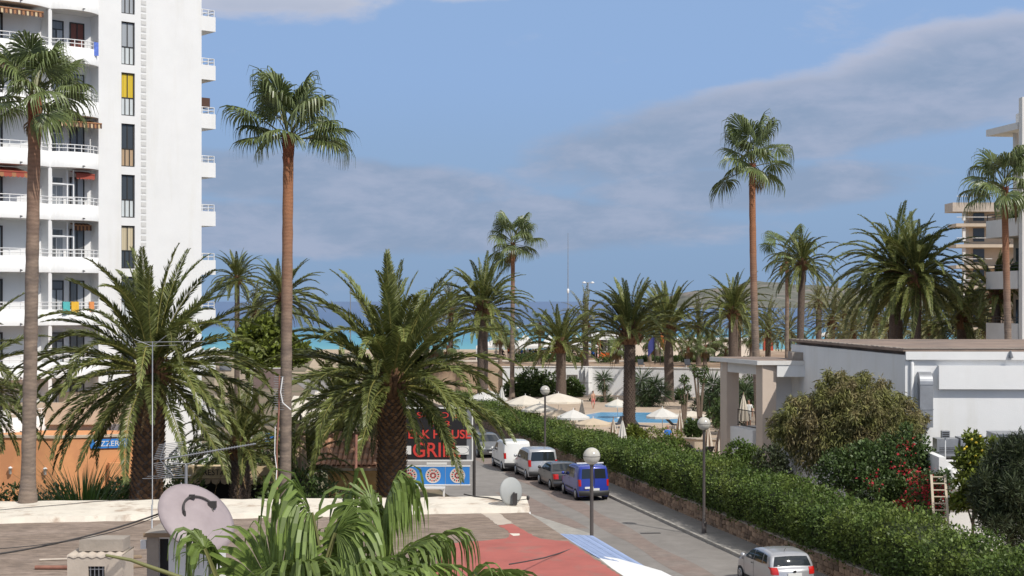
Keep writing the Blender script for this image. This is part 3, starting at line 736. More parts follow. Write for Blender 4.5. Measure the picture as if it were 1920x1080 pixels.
for c in range(ncol + 1):
    for r_ in range(6):
        yy = 69.95 + r_ * .53; o = place('tile', tme, HT, Vector((x0 + c * .24 + random.uniform(-.01, .01), yy, 2.68 + (yy - 70) * .403 + .02)) - Vector(HT.location), (sl + random.uniform(-.03, .03), 0, random.uniform(-.03, .03)))

# ------------------------------------------------------------------ near flat roofed building
NB = thing('flat_roofed_building', 'single storey building with a gravel roof and wide cream ledge, its corner painted red', 'building', (-8, 40, 0))
redge = lambda y: 0.53 + (49.5 - y) * 0.202
b = MB(); b.prism([(redge(51.9) - .25, 51.9), (redge(18) , 18), (-30, 18), (-30, 50.0)], 0, 3.38); wb(b, 'wall', M['white'], NB)
b = MB(); b.add([(-30, 46, 3.40), (redge(49.5), 49.5, 3.40), (redge(18), 18, 3.40), (-30, 18, 3.40)], [(3, 2, 1, 0)]); b.box(-30, -29.9, 18, 46, 3.38, 3.399); wb(b, 'roof', M['gravel'], NB)
def sheet(pts, z, m, name):
    out = []; q = [G(u, v, z) for u, v in pts]
    for i in range(len(q)):
        a_, c_ = q[i], q[(i + 1) % len(q)]; n_ = max(1, int((c_ - a_).length / .18))
        for k in range(n_): p_ = a_.lerp(c_, k / n_); out.append((p_.x + random.uniform(-.035, .035), p_.y + random.uniform(-.035, .035), z))
    b = MB(); b.add(out, [tuple(range(len(out)))]); wb(b, name, m, NB)
sheet([(935, 985), (948, 992), (958, 1001), (950, 1009), (915, 1013), (868, 1016), (835, 1020), (800, 1100), (1190, 1097), (1064, 1014), (1040, 1013), (1010, 1009), (985, 996), (962, 982)], 3.404, M['red_paint'], 'roof_paint')
sheet([(888, 952), (922, 952), (962, 981.5), (934, 984.5)], 3.404, M['concrete_pale'], 'roof_strip')
sheet([(956, 1000), (972, 1000), (976, 1004), (962, 1005)], 3.408, M['cream'], 'roof_strip')
# ledge built as a row of cast lengths with uneven edges
fa, fb_, na, nb_ = Vector((-24, 50.2, 0)), Vector((.50, 52.16, 0)), Vector((-24, 45.9, 0)), Vector((.58, 49.6, 0))
b = MB(); NS = 40; rows = []
for i in range(NS + 1):
    f = i / NS; A_ = fa.lerp(fb_, f); B_ = na.lerp(nb_, f)
    B_ = B_ + Vector((0, random.uniform(-.08, .08), 0)); A_ = A_ + Vector((0, random.uniform(-.05, .05), 0))
    zz = 3.6 + random.uniform(-.015, .015)
    rows.append([(A_.x, A_.y, 3.385), (A_.x, A_.y, zz), (A_.lerp(B_, .5).x, A_.lerp(B_, .5).y, zz - .03), (B_.x, B_.y, zz - .02), (B_.x, B_.y - .06, 3.385)])
vs = [p for r_ in rows for p in r_]
b.add(vs, [(i * 5 + j, i * 5 + j + 1, (i + 1) * 5 + j + 1, (i + 1) * 5 + j) for i in range(NS) for j in range(4)])
b.add(rows[-1], [(0, 1, 2, 3, 4)])
wb(b, 'ledge', M['cream'], NB)
b = MB(); b.box(.42, .62, 49.2, 49.9, 2.7, 3.37); wb(b, 'ledge_end', M['white'], NB)
# blue slatted awning over the pavement, slat by slat, and the white porch roof beside it
AW = thing('slatted_awning', 'pale blue slatted awning along the street edge of the red roof', 'awning', (1.3, 45.2, 0))
ai0, ao0 = Vector((1.38, 45.2, 3.37)), Vector((2.45, 45.25, 3.30)); ai1, ao1 = Vector((2.36, 41.0, 3.37)), Vector((3.62, 40.1, 3.26))
nsl = 9
for i in range(nsl):
    f0 = i / nsl; f1 = (i + .985) / nsl
    A0, A1 = ai0.lerp(ao0, f0), ai0.lerp(ao0, f1); B0, B1 = ai1.lerp(ao1, f0), ai1.lerp(ao1, f1)
    u_ = Vector((0, 0, .005 if i % 2 else 0))
    b = MB(); d_ = Vector((0, 0, -.03))
    b.add([A0 + u_, A1 + u_, B1 + u_, B0 + u_, A0 + d_, A1 + d_, B1 + d_, B0 + d_], [(3, 2, 1, 0), (4, 5, 6, 7), (0, 1, 5, 4), (1, 2, 6, 5), (2, 3, 7, 6), (3, 0, 4, 7)])
    wb(b, 'slat', M['awning_blue'], AW)
b = MB(); b.tube([ao0 + Vector((.03, 0, -.06)), ao1 + Vector((.03, 0, -.06))], .035, 6); wb(b, 'edge_bar', M['metal_white'], AW)
b = MB()
for f in (0.05, .95):
    q = ao0.lerp(ao1, f); b.tube([(q.x, q.y, 0.1), (q.x, q.y, q.z - .05)], .04, 8)
wb(b, 'post', M['metal_white'], AW)
b = MB(); b.add([G(1117, 1041, 3.36), G(1158, 1047, 3.33), G(1205, 1060, 3.30), G(1240, 1070, 3.28), G(1300, 1100, 3.2), G(1190, 1100, 3.36)], [(5, 4, 3, 2, 1, 0)])
b.prism([(2.5, 40.6), (3.55, 39.9), (4.6, 36.6), (3.2, 36.6)], 2.6, 3.05)
wb(b, 'porch_roof', M['white'], NB)

# ------------------------------------------------------------------ white hotel annex on the right of the street
HW = thing('white_hotel_hall', 'white flat roofed hall with a metal duct and a projecting wall panel above the hedge', 'building', (17.9, 68, .4), R(-2.6))
b = MB(); b.prism([(0, 0), (-2.69, 17.4), (24, 17.4), (24, 0)], 0, 7.55); b.build('wall', M['white'], HW)
b = MB(); b.prism([(-.10, -.08), (-2.80, 17.5), (24, 17.5), (24, -.08)], 7.72, 7.84); b.prism([(0.3, .3), (-2.3, 17.2), (24, 17.2), (24, .3)], 7.56, 7.71); b.build('roof', M['roof_felt'], HW)
b = MB()
x = -.1
while x < 24:
    w_ = random.uniform(.5, .9); b.box(x, x + w_ - .02, -.12, .16, 7.845, 7.875 + random.uniform(-.008, .008)); x += w_
y = .2
while y < 17.4:
    w_ = random.uniform(.5, .9); xx = -.1 - 2.7 * y / 17.5; b.box(xx - .01, xx + .22, y, y + w_ - .02, 7.845, 7.87 + random.uniform(-.008, .008)); y += w_
b.build('roof_edge_tiles', M['concrete'], HW)['kind'] = 'stuff'
b = MB(); b.box(0, 24, -.20, -.002, 7.35, 7.715); b.build('cornice_band', M['white'], HW)
b = MB(); b.box(1.46, 24, -.30, -.002, 6.02, 7.08); b.build('wall_panel', M['white'], HW)
b = MB(); b.tube([(.30, -.09, 1.0), (.30, -.09, 7.15), (.30, -.02, 7.3)], .085, 10); b.build('downpipe', M['white2'], HW)
b = MB(); dw = (.56, 1.14)
pr = [(0.02, 6.80)] + [(-.02 - .50 * math.sin(a), 6.28 + .52 * math.cos(a)) for a in np.linspace(.05, math.pi / 2, 8)] + [(-.52, 4.3), (-.02, 4.3)]
n_ = len(pr); vs = [(dw[0], y, z) for y, z in pr] + [(dw[1], y, z) for y, z in pr]
b.add(vs, [(i, i + 1, n_ + i + 1, n_ + i) for i in range(n_ - 1)], 0, False); b.add(vs, [tuple(range(n_ - 1, -1, -1)), tuple(range(n_, 2 * n_))])
b.box(.54, 1.16, -.54, -.0, 6.22, 6.27); b.box(.54, 1.16, -.54, 0, 5.1, 5.14)
b.build('duct', M['metal_grey'], HW)
b = MB(); b.lathe([(.02, .2), (.12, -.12), (.11, -.14)], 10, (4.66, -.30, 7.58)); b.box(4.62, 4.70, -.3, -.2, 7.68, 7.74); b.build('wall_lamp', M['sign_grey'], HW)
b = MB(); b.box(-1.55, -1.40, 9.2, 9.4, 6.0, 6.25); b.build('wall_lamp', M['metal_dark'], HW)
b = MB(); b.box(-1.28, -1.02, 6.0, 6.35, 5.15, 5.35); b.build('camera_box', M['white2'], HW)
# low block on the far left corner of the roof edge
b = MB(); b.box(-2.95, -1.6, 15.2, 17.0, 6.55, 7.15); b.build('roof_box', M['concrete'], HW)
# service yard in front of the hall
b = MB(); b.box(-.35, 13, -7.9, -.35, 0, 3.30); b.build('yard_block', M['white'], HW)
b = MB(); b.box(-.35, -.07, -7.9, -.4, 3.302, 3.72); b.box(-.07, 13, -7.9, -7.65, 3.302, 3.60); b.build('parapet', M['white'], HW)
b = MB(); b.add([(-.07, -7.65, 3.31), (13, -7.65, 3.31), (13, -.36, 3.31), (-.07, -.36, 3.31)], [(0, 1, 2, 3)]); b.build('yard_roof', M['metal_dark'], HW)
b = MB(); b.tube([(.12, -7.98, 3.25), (.15, -8.02, 2.75), (.3, -8.05, 2.5), (.6, -8.05, 2.42), (3.0, -8.05, 2.40)], .17, 10); b.build('pipe', M['white2'], HW)
b = MB(); b.box(-.1, 12, -8.2, -7.9, 1.92, 2.08); b.build('coping', M['white2'], HW)
for (x0_, x1_, y0_, y1_, h_, nm) in ((.35, 1.25, -4.6, -3.8, .85, 'air_conditioner'), (1.32, 2.5, -4.7, -3.7, .90, 'air_conditioner')):
    ac = thing(nm, 'grey air conditioner box on the service yard roof, ' + ('the narrower one beside the floodlight' if x0_ < 1 else 'the wider one beside the sloped duct'), 'air conditioner', HW.matrix_basis @ Vector((x0_, y0_, 3.31)), R(-2.6))
    b = MB(); b.box(0, x1_ - x0_, 0, y1_ - y0_, .12, h_); b.build('casing', M['metal_grey'], ac)
    b = MB()
    for i in range(4): b.box(.1, x1_ - x0_ - .1, -.012, -.002, .25 + i * .07, .275 + i * .07)
    b.build('vent_grille', M['metal_dark'], ac)
    b = MB()
    for x in (.05, x1_ - x0_ - .11): b.box(x, x + .06, .05, y1_ - y0_ - .05, 0, .118)
    b.build('foot', M['metal_dark'], ac)
hd = thing('extract_hood', 'large sloped grey metal extract hood on the yard roof', 'extract hood', HW.matrix_basis @ Vector((2.7, -4.8, 3.31)), R(-2.6))
b = MB(); b.prism([(0, 0), (3.6, 0), (2.6, 1.0), (.1, 1.05)], -1.6, 0)
b.v = [(p[0], -p[2], p[1]) for p in b.v]; b.f = [f[::-1] for f in b.f]; b.build('casing', M['metal_grey'], hd)
b = MB(); b.box(.08, 2.62, -.03, 1.62, 1.05, 1.09); b.build('flange', M['metal_grey'], hd)
fl = thing('floodlight', 'small floodlight on a post at the corner of the yard roof', 'floodlight', HW.matrix_basis @ Vector((.55, -5.2, 3.31)), R(-2.6))
b = MB(); b.tube([(0, 0, 0), (0, 0, .95)], .03, 6); b.build('pole', M['metal_white'], fl)
b = MB(); b.box(-.17, .17, -.1, .1, .95, 1.25); b.build('housing', M['metal_grey'], fl)
b = MB()
for i in range(3): b.box(-.14, .14, -.115, -.102, 1.0 + i * .08, 1.04 + i * .08)
b.build('lens', M['dark'], fl)
# portico beside the hall
PT = thing('portico', 'beige columned portico with a flat slab roof on the shaded side of the white hall', 'portico', (13.5, 84, .4))
sl_ = [(13.63, 83), (11.75, 88.8), (15.7, 88.8), (16.35, 83)]
b = MB(); b.prism(sl_, 6.86, 7.10); wb(b, 'roof', M['offwhite'], PT)
b = MB(); b.prism([(13.75, 83.1), (11.9, 88.6), (15.6, 88.6), (16.25, 83.1)], 7.104, 7.12); wb(b, 'roof_felt', M['roof_felt'], PT)
b = MB(); b.prism([(14.75, 83.05), (14.75, 83.4), (16.3, 83.4), (16.3, 83.05)], 6.2, 6.858); wb(b, 'beam', M['white'], PT)
b = MB(); b.prism([(13.85, 83.9), (12.35, 88.0), (12.75, 88.1), (14.25, 84.0)], 6.28, 6.858); wb(b, 'beam', M['offwhite'], PT)
b = MB(); b.prism([(13.95, 83.15), (13.72, 83.95), (14.52, 84.1), (14.74, 83.3)], .4, 6.857); wb(b, 'column', M['column'], PT)
b = MB(); b.prism([(12.55, 87.3), (12.3, 88.2), (13.1, 88.4), (13.3, 87.5)], .4, 6.857); wb(b, 'column', M['column'], PT)
b = MB(); b.box(14.9, 16.4, 85.5, 85.9, .4, 6.5); wb(b, 'side_wall', M['white'], PT)
b = MB(); b.prism([(13.6, 84.4), (12.75, 87.4), (15.4, 88.2), (15.4, 84.6)], .4, 3.1); wb(b, 'landing', M['white'], PT)
rb = MB()
pa, pb_ = Vector((14.0, 84.5, 3.1)), Vector((13.2, 87.3, 3.1))
for h_ in (.1, 1.0): rb.tube([pa + Vector((0, 0, h_)), pb_ + Vector((0, 0, h_))], .03, 6)
for i in range(22):
    q = pa.lerp(pb_, i / 21); rb.box(q.x - .012, q.x + .012, q.y - .012, q.y + .012, q.z + .1, q.z + 1.0)
wb(rb, 'railing', M['metal_dark'], PT)

# ------------------------------------------------------------------ apartment house at the right edge
AS = 1.17
def awb(mb, name, mats, root):
    mb.v = [(p[0] * AS, p[1] * AS, max(0, CAM_H + (p[2] - CAM_H) * AS)) for p in mb.v]
    return wb(mb, name, mats, root)
AP = thing('balcony_apartment_house', 'grey white apartment house with stacked balconies and a projecting roof slab', 'building', (27.2 * AS, 80 * AS, 0))
quad_ = lambda off, z0, z1, b: b.prism([(26.6 - off, 83.8), (27.15 - off, 80.2), (32, 81.0), (31.4, 84.6)], z0, z1)
b = MB(); b.box(27.2, 30, 79.6, 80.15, 0, 21.3); awb(b, 'pier', M['offwhite'], AP)
b = MB(); b.prism([(28.1, 83.7), (28.5, 80.2), (40, 81.5), (40, 95), (32, 95)], 0, 14.0); awb(b, 'wall', M['beige'], AP)
b = MB(); b.prism([(26.6, 83.8), (27.15, 80.2), (32, 81), (31.4, 84.6)], 19.65, 20.02); b.box(28.0, 30, 81, 83, 20.02, 20.8); awb(b, 'roof', M['offwhite'], AP)
b = MB(); b.tube([(27.75, 82.2, 14), (27.75, 82.2, 19.65)], .17, 12); awb(b, 'column', M['offwhite'], AP)
for zt in (14.9, 12.05, 9.2, 6.35, 3.5):
    b = MB(); b.prism([(26.6, 83.8), (27.15, 80.2), (27.3, 80.22), (26.75, 83.82)], zt - .97, zt); b.prism([(26.75, 83.8), (27.3, 80.2), (29.5, 80.6), (29.1, 84.2)], zt - .97, zt - .78)
    bal = awb(b, 'balcony', M['offwhite'], AP)
    rb = MB()
    for h_ in (.18, .34): rb.tube([(26.68, 83.8, zt + h_), (27.22, 80.2, zt + h_)], .025, 6)
    for i in range(5): q = Vector((26.68, 83.8, zt)).lerp(Vector((27.22, 80.2, zt)), i / 4); rb.box(q.x - .02, q.x + .02, q.y - .02, q.y + .02, zt, zt + .34)
    rb.v = [(p[0] * AS, p[1] * AS, CAM_H + (p[2] - CAM_H) * AS) for p in rb.v]; rr = rb.build('railing', M['metal_dark'], bal)
    if zt < 14:
        b = MB(); b.prism([(28.0, 83.0), (28.28, 81.0), (28.36, 81.0), (28.08, 83.0)], zt - .75, zt + 1.3); awb(b, 'balcony_door', M['glass'], AP)
    if zt < 12: continue
    P, D = clump_points(500, [(27.4 * AS, (81.0 + random.random()) * AS, CAM_H + (zt + .05 - CAM_H) * AS, .3, 1.2, .35)])
    V_, F_ = leaf_quads(P, .22, up=.6)
    pl = place('balcony_plant', fast_mesh('balcony_plant', V_, F_, M['shrub']))
    tag(pl, {14.9: 'leafy planter plants on the open roof terrace under the slab', 12.05: 'leafy planter plants behind the rail one storey below the roof terrace',}[zt], 'plant')
# beige stepped hotel beyond
BH = thing('stepped_hotel', 'distant beige hotel with stepped projecting balcony slabs', 'building', (70, 218, 0))
b = MB(); b.box(66.4, 90, 217, 219.5, 0, 24.0); wb(b, 'wall', M['beige'], BH)
for k in range(8):
    zt = 24.6 - k * 3.0
    b = MB(); b.box(63.3 + (.5 if k else 0), 90, 214.5, 218.5, zt - (1.3 if k == 0 else .45), zt); b.box(66.9, 69, 219.51, 221, zt - .45, zt); wb(b, 'balcony', M['concrete_pale'] if k == 0 else M['beige'], BH)
    b = MB(); b.tube([(63.9, 214.6, zt + .9), (69, 214.6, zt + .9)], .05, 5); b.box(64.9, 65.3, 215.0, 215.4, zt - 2.55, zt - .45); wb(b, 'railing', M['offwhite'], BH)
    b = MB(); b.box(67, 68.6, 216.9, 216.99, zt - 2.5, zt - .6); wb(b, 'window', M['glass'], BH)

# ------------------------------------------------------------------ retaining wall of the pool garden
PW = thing('retaining_wall', 'long white retaining wall behind the pool with a doorway', 'wall', (10, 160, .4))
def PX(u, Y): return (u - 960) * Y / FPX
b = MB(); xd0, xd1 = PX(1062, 160), PX(1083, 160)
b.box(-1, xd0, 159.7, 160.25, .4, 3.37); b.box(xd1, 8.6, 159.7, 160.25, .4, 3.37); b.prism([(8.6, 159.75), (8.6, 160.25), (60, 141.6), (60, 141.0)], .4, 3.37); b.box(xd0, xd1, 159.7, 160.25, 2.55, 3.37); b.box(xd0 - .1, xd1 + .1, 160.26, 160.3, .4, 2.6)
wb(b, 'wall', M['white'], PW)
b = MB(); b.box(-1.1, 8.6, 159.6, 160.28, 3.372, 3.44); b.prism([(8.602, 159.65), (8.602, 160.3), (60, 141.7), (60, 140.9)], 3.372, 3.44); wb(b, 'coping', M['offwhite'], PW)
b = MB(); b.box(PX(1090, 159), PX(1094, 159), 159.4, 159.68, 1.9, 3.3); b.box(PX(1097, 159), PX(1103, 159), 158.6, 159.68, .4, 3.3); wb(b, 'pier', M['white'], PW)
b = MB(); b.box(PX(1050, 158), PX(1110, 158), 157.8, 157.84, 1.75, 1.8); wb(b, 'handrail', M['metal_dark'], PW)
# pool and its surround
b = MB(); b.prism([(6.2, 124), (14.6, 122.5), (15.6, 128), (14, 134), (8, 134.5), (5.8, 130)], .404, .412)
m = mat('pool_water', (0.13, 0.34, 0.55), 0.25, 0.12, 0.6, 0.25, 3, spec=0.15)
o = b.build('pool_water', m); o['kind'] = 'structure'
b = MB(); b.prism([(5.7, 123.4), (15.1, 121.8), (16.3, 128), (14.4, 134.7), (7.7, 135.2), (5.2, 130)], .396, .4035); struct('pool_surround_ground', b, M['path'])
LW = thing('planter_wall', 'low sand coloured stone planter wall between the loungers and the pool', 'wall', (11, 103, .4))
b = MB(); b.prism([(8.2, 102.6), (14.2, 101.2), (14.3, 101.8), (8.3, 103.2)], .4, 1.0); wb(b, 'wall', M['beige'], LW)
b = MB(); b.prism([(8.15, 102.5), (14.25, 101.1), (14.35, 101.85), (8.3, 103.3)], 1.002, 1.07); wb(b, 'coping', M['path'], LW)

# ------------------------------------------------------------------ beach bar and other low buildings at the promenade
BB = thing('beach_bar', 'flat roofed beach bar with orange posts and a dark open front', 'building', (12, 190, 3.2))
b = MB(); b.box(PX(1108, 190), PX(1186, 190), 188, 196, 5.55, 6.35); wb(b, 'roof', M['white'], BB)
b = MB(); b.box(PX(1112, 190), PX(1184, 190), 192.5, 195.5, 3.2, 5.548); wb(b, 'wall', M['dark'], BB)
for u_ in (1120, 1124, 1137, 1151, 1165):
    b = MB(); b.box(PX(u_, 189), PX(u_, 189) + .18, 188.8, 189.0, 3.2, 5.548); wb(b, 'post', M['box_orange'] if u_ < 1125 else M['offwhite'], BB)
for u_ in (1130, 1143, 1157, 1170):
    b = MB(); b.box(PX(u_, 191), PX(u_ + 9, 191), 191, 191.06, 3.4, 5.4); wb(b, 'window', M['glass_pale'], BB)
LB = thing('beach_pavilion', 'long low cream pavilion on the promenade behind the flags', 'building', (24, 192, 3.2))
b = MB(); b.box(PX(1190, 192), PX(1422, 192), 192, 200, 3.2, 5.35); wb(b, 'wall', mat('pale_cream_wall', (.74, .66, .57), .85, .05, .5), LB)
b = MB(); b.box(PX(1188, 191.8), PX(1424, 191.8), 191.8, 200.2, 5.352, 5.55); wb(b, 'roof', M['offwhite'], LB)
KK = thing('kiosk', 'small red wooden kiosk on the beach beside the turquoise water', 'kiosk', (PX(1440, 240), 240, 2.4))
b = MB(); b.box(-.75, .75, -.6, .6, 0, 1.9); b.build('cabin', M['kiosk_red'], KK)
b = MB(); b.prism([(-.95, -.8), (.95, -.8), (.95, .8), (-.95, .8)], 1.902, 2.05); b.build('roof', M['kiosk_red'], KK)
b = MB(); b.box(-.45, .45, -.63, -.602, .9, 1.5); b.build('hatch', M['rust'], KK)
# low cream house and shelter left of the palms
CH = thing('low_cream_house', 'small cream house with a flat roof far down the street by the beach', 'building', (-30, 158, 0))
b = MB(); b.box(PX(402, 158), PX(446, 158), 158, 163, 0, 4.3); wb(b, 'wall', M['beige'], CH)
b = MB(); b.box(PX(412, 157.9), PX(434, 157.9), 157.9, 157.97, 3.1, 3.9); wb(b, 'window', M['sign_grey'], CH)
b = MB(); b.box(PX(400, 157.8), PX(448, 157.8), 157.8, 163.2, 4.302, 4.5); wb(b, 'roof', M['path'], CH)
NB2 = thing('notice_board', 'brown notice board in a pale frame standing behind the palms', 'notice board', (PX(500, 112), 112, 0))
b = MB(); b.box(-1.0, 1.05, 0, .08, 3.85, 5.35); b.build('panel', mat('brown_board', (.19, .135, .125), .8, .1, 3.0), NB2)
b = MB(); b.box(-1.2, -1.06, -.04, .06, 0, 5.4); b.box(1.06, 1.2, -.04, .06, 0, 5.4); b.box(-1.06, 1.06, -.03, .05, 5.352, 5.42); b.build('frame', M['offwhite'], NB2)
SH = thing('street_canopy', 'cream canvas canopy on posts beside the street behind the palms', 'canopy', (PX(572, 92), 92, 0))
b = MB(); b.add([(-1.3, -1.0, 3.1), (1.2, -1.0, 2.8), (1.5, 1.3, 4.4), (-.9, 1.3, 4.5), (.1, .2, 3.95)], [(0, 1, 4), (1, 2, 4), (2, 3, 4), (3, 0, 4)]); b.build('canvas', M['canvas'], SH)
b = MB()
for q in ((-1.25, -.95, 3.1), (1.15, -.95, 2.8), (1.45, 1.25, 4.4), (-.85, 1.25, 4.5)): b.tube([(q[0], q[1], 0), q], .04, 6)
b.build('post', M['metal_white'], SH)
SH2 = thing('street_canopy', 'wide pale canvas canopy beyond the tiled hut roof', 'canopy', (PX(660, 96), 96, 0))
b = MB(); b.add([(-3, -1.5, 2.6), (3, -1.5, 2.5), (3.2, 2.0, 4.3), (-2.6, 2, 4.5)], [(0, 1, 2, 3)]); b.build('canvas', M['canvas'], SH2)
b = MB()
for q in ((-2.9, -1.4, 2.6), (2.9, -1.4, 2.5), (3.1, 1.9, 4.3), (-2.5, 1.9, 4.5)): b.tube([(q[0], q[1], 0), q], .05, 6)
b.build('post', M['metal_white'], SH2)
BS = thing('sign_board', 'blue and white shop sign between the palm trunks', 'sign', W(528, 820, 76))
b = MB(); b.box(-.85, .85, -.05, 0, -.22, .22); b.build('board', M['sign_blue'], BS)
b = MB(); b.box(-.83, .83, -.06, -.052, -.16, -.04); b.build('stripe', M['sign_white'], BS)
b = MB(); b.tube([(-.7, 0, -.2), (-.7, 0, -BS.location.z)], .04, 6); b.tube([(.7, 0, -.2), (.7, 0, -BS.location.z)], .04, 6); b.build('post', M['metal_dark'], BS)
# ------------------------------------------------------------------ palms
def np_norm(v): return v / (np.linalg.norm(v) + 1e-9)
def pinnate(V, F, MI, elev, droop, length=5.0, pairs=56, leaf=0.46, wid=0.042, seed=0, az=0.0, rib=0.035, base=(0, 0, 0), vee=0.42, mids=True, twist=0.0):
    "one feather leaf appended to the lists V, F, MI"
    r_ = np.random.default_rng(seed)
    n = 18; pts = [np.zeros(3)]; tang = []
    ca, sa = math.cos(az), math.sin(az)
    side_bend = r_.uniform(-.22, .22) + twist
    for i in range(n):
        s = (i + .5) / n; a = R(elev) - R(droop) * s ** 1.9; h = side_bend * s * s
        d = np.array([math.cos(a) * math.cos(h), math.cos(a) * math.sin(h), math.sin(a)]); tang.append(d); pts.append(pts[-1] + d * length / n)
    pts = np.array(pts)
    Rm = np.array([[ca, -sa, 0], [sa, ca, 0], [0, 0, 1]]); base = np.array(base)
    def emit(q, mi):
        o = len(V); V.extend([tuple(Rm @ p + base) for p in q]); F.append([o, o + 1, o + 2, o + 3]); MI.append(mi)
    def at(s):
        x = min(max(s, 0), .9999) * n; i = int(x); f = x - i
        return pts[i] * (1 - f) + pts[i + 1] * f, tang[i]
    for i in range(n):
        d = tang[i]; sd = np_norm(np.cross(d, np.array([0, 0, 1.0]) + d * .01)); up = np.cross(sd, d)
        w0 = rib * (1 - i / n) + .006; w1 = rib * (1 - (i + 1) / n) + .006
        emit([pts[i] + sd * w0, pts[i] - sd * w0, pts[i + 1] - sd * w1, pts[i + 1] + sd * w1], 1)
        emit([pts[i] + up * w0, pts[i] - up * w0, pts[i + 1] - up * w1, pts[i + 1] + up * w1], 1)
    for k in range(pairs):
        s = .10 + .90 * (k + r_.uniform(-.3, .3)) / pairs
        if s > .995: s = .995
        p, d = at(s); sd = np_norm(np.cross(d, np.array([0, 0, 1.0]) + d * .01)); up = np.cross(sd, d)
        prof = min(1, .35 + (s - .1) * 3.2) * (1 - .72 * max(0, (s - .45) / .55) ** 1.6)
        fw = .80 + .75 * s
        for sg in (-1, 1):
            L_ = leaf * prof * r_.uniform(.82, 1.15)
            vv = vee * r_.uniform(.1, 1.6)
            di = np_norm(d * fw + sd * sg + up * vv + r_.normal(size=3) * .10)
            di2 = np_norm(di + np.array([0, 0, -.28]) + d * .1)
            wn_ = np_norm(np.cross(di, up + r_.normal(size=3) * .35))
            m_ = p + di * L_ * .5; t_ = m_ + di2 * L_ * .5
            w_ = wid * (.6 + .4 * prof)
            emit([p, m_ + wn_ * w_, t_, m_ - wn_ * w_], 0)
ELEVS = [86, 74, 60, 46, 32, 17, 2, -16, -38]
DROOP = [24, 40, 62, 80, 92, 92, 76, 56, 40]
frond_lib = {}
for ei, (e_, d_) in enumerate(zip(ELEVS, DROOP)):
    for k in range(3):
        V, F, MI = [], [], []
        pinnate(V, F, MI, e_, d_ * (.72 + .22 * k), seed=ei * 10 + k, pairs=122, leaf=.57, wid=.034)
        frond_lib[ei, k] = fast_mesh('frond', np.array(V), np.array(F), [M['phoenix'], M['phoenix_rib']], np.array(MI))
def elev_class(e): return min(range(len(ELEVS)), key=lambda i: abs(ELEVS[i] - e))
def trunk_pts(x0, y0, z0, x1, z1, bend=0.0, n=14):
    out = []
    for i in range(n + 1):
        f = i / n; out.append((x0 + (x1 - x0) * f + bend * math.sin(f * math.pi), y0, z0 + (z1 - z0) * f))
    return out
def date_trunk(root, h, r0, r1, head=1.5, x1=0.0, scales=True, mat_='date_bark', flare=1.25):
    n = 18; pts = trunk_pts(0, 0, 0, x1, h, 0, n)
    rad = []
    for i in range(n + 1):
        f = i / n; r = r0 + (r1 - r0) * f
        if f < .08: r *= 1 + (flare - 1) * (1 - f / .08)
        rad.append(r)
    b = MB(); b.tube(pts, rad, 14, jit=.03); b.build('trunk', M[mat_], root)
    if scales:          # the diamond shaped stubs of old leaves
        b = MB(); rows = int(h / .14)
        for j in range(rows):
            f = (j + .5) / rows; r = (r0 + (r1 - r0) * f); k = 13
            for q in range(k):
                a = (q + .5 * (j % 2)) * 2 * math.pi / k + random.uniform(-.05, .05); ca, sa = math.cos(a), math.sin(a)
                w_ = r * .21; z = f * h; o_ = r * .97; tip = r + .075 + random.uniform(-.015, .03)
                P = lambda rr, tt, zz: (x1 * f + rr * ca - tt * sa, rr * sa + tt * ca, zz)
                b.add([P(o_, -w_, z), P(o_ * 1.0, 0, z - .10), P(o_, w_, z), P(tip, w_ * .45, z + .10), P(tip, -w_ * .45, z + .10), P(o_, 0, z + .12)], [(0, 1, 2, 3, 4), (4, 3, 5)])
        tag(b.build('leaf_scars', M['date_boot' if r0 > .6 else 'date_bark'], root), kind='stuff')
def crown_head(root, x, z, r, h, m='date_boot'):
    b = MB(); rows = 9
    b.lathe([(r * .75, -h * .55), (r * .92, -h * .2), (r * .8, h * .2), (r * .35, h * .5), (.02, h * .6)], 14, (x, 0, z))
    for j in range(rows):
        f = j / (rows - 1); zz = z - h * .55 + h * 1.0 * f; rr = r * (.95 - .5 * max(0, f - .4))
        for q in range(12):
            a = (q + .5 * (j % 2)) * math.pi / 6; ca, sa = math.cos(a), math.sin(a); w_ = .11 * r / .6; ln = .42 * r / .6; out = .22 * (1.2 - f) * r / .6
            P = lambda o_, t_, z_: (x + o_ * ca - t_ * sa, o_ * sa + t_ * ca, z_)
            b.add([P(rr * .85, -w_, zz - .05), P(rr * .85, w_, zz - .05), P(rr + out, w_ * .5, zz + ln), P(rr + out, -w_ * .5, zz + ln), P(rr * .8 + out * .5, 0, zz + ln)], [(0, 1, 2, 3), (3, 2, 4)])
    b.build('crown_base', M[m], root)
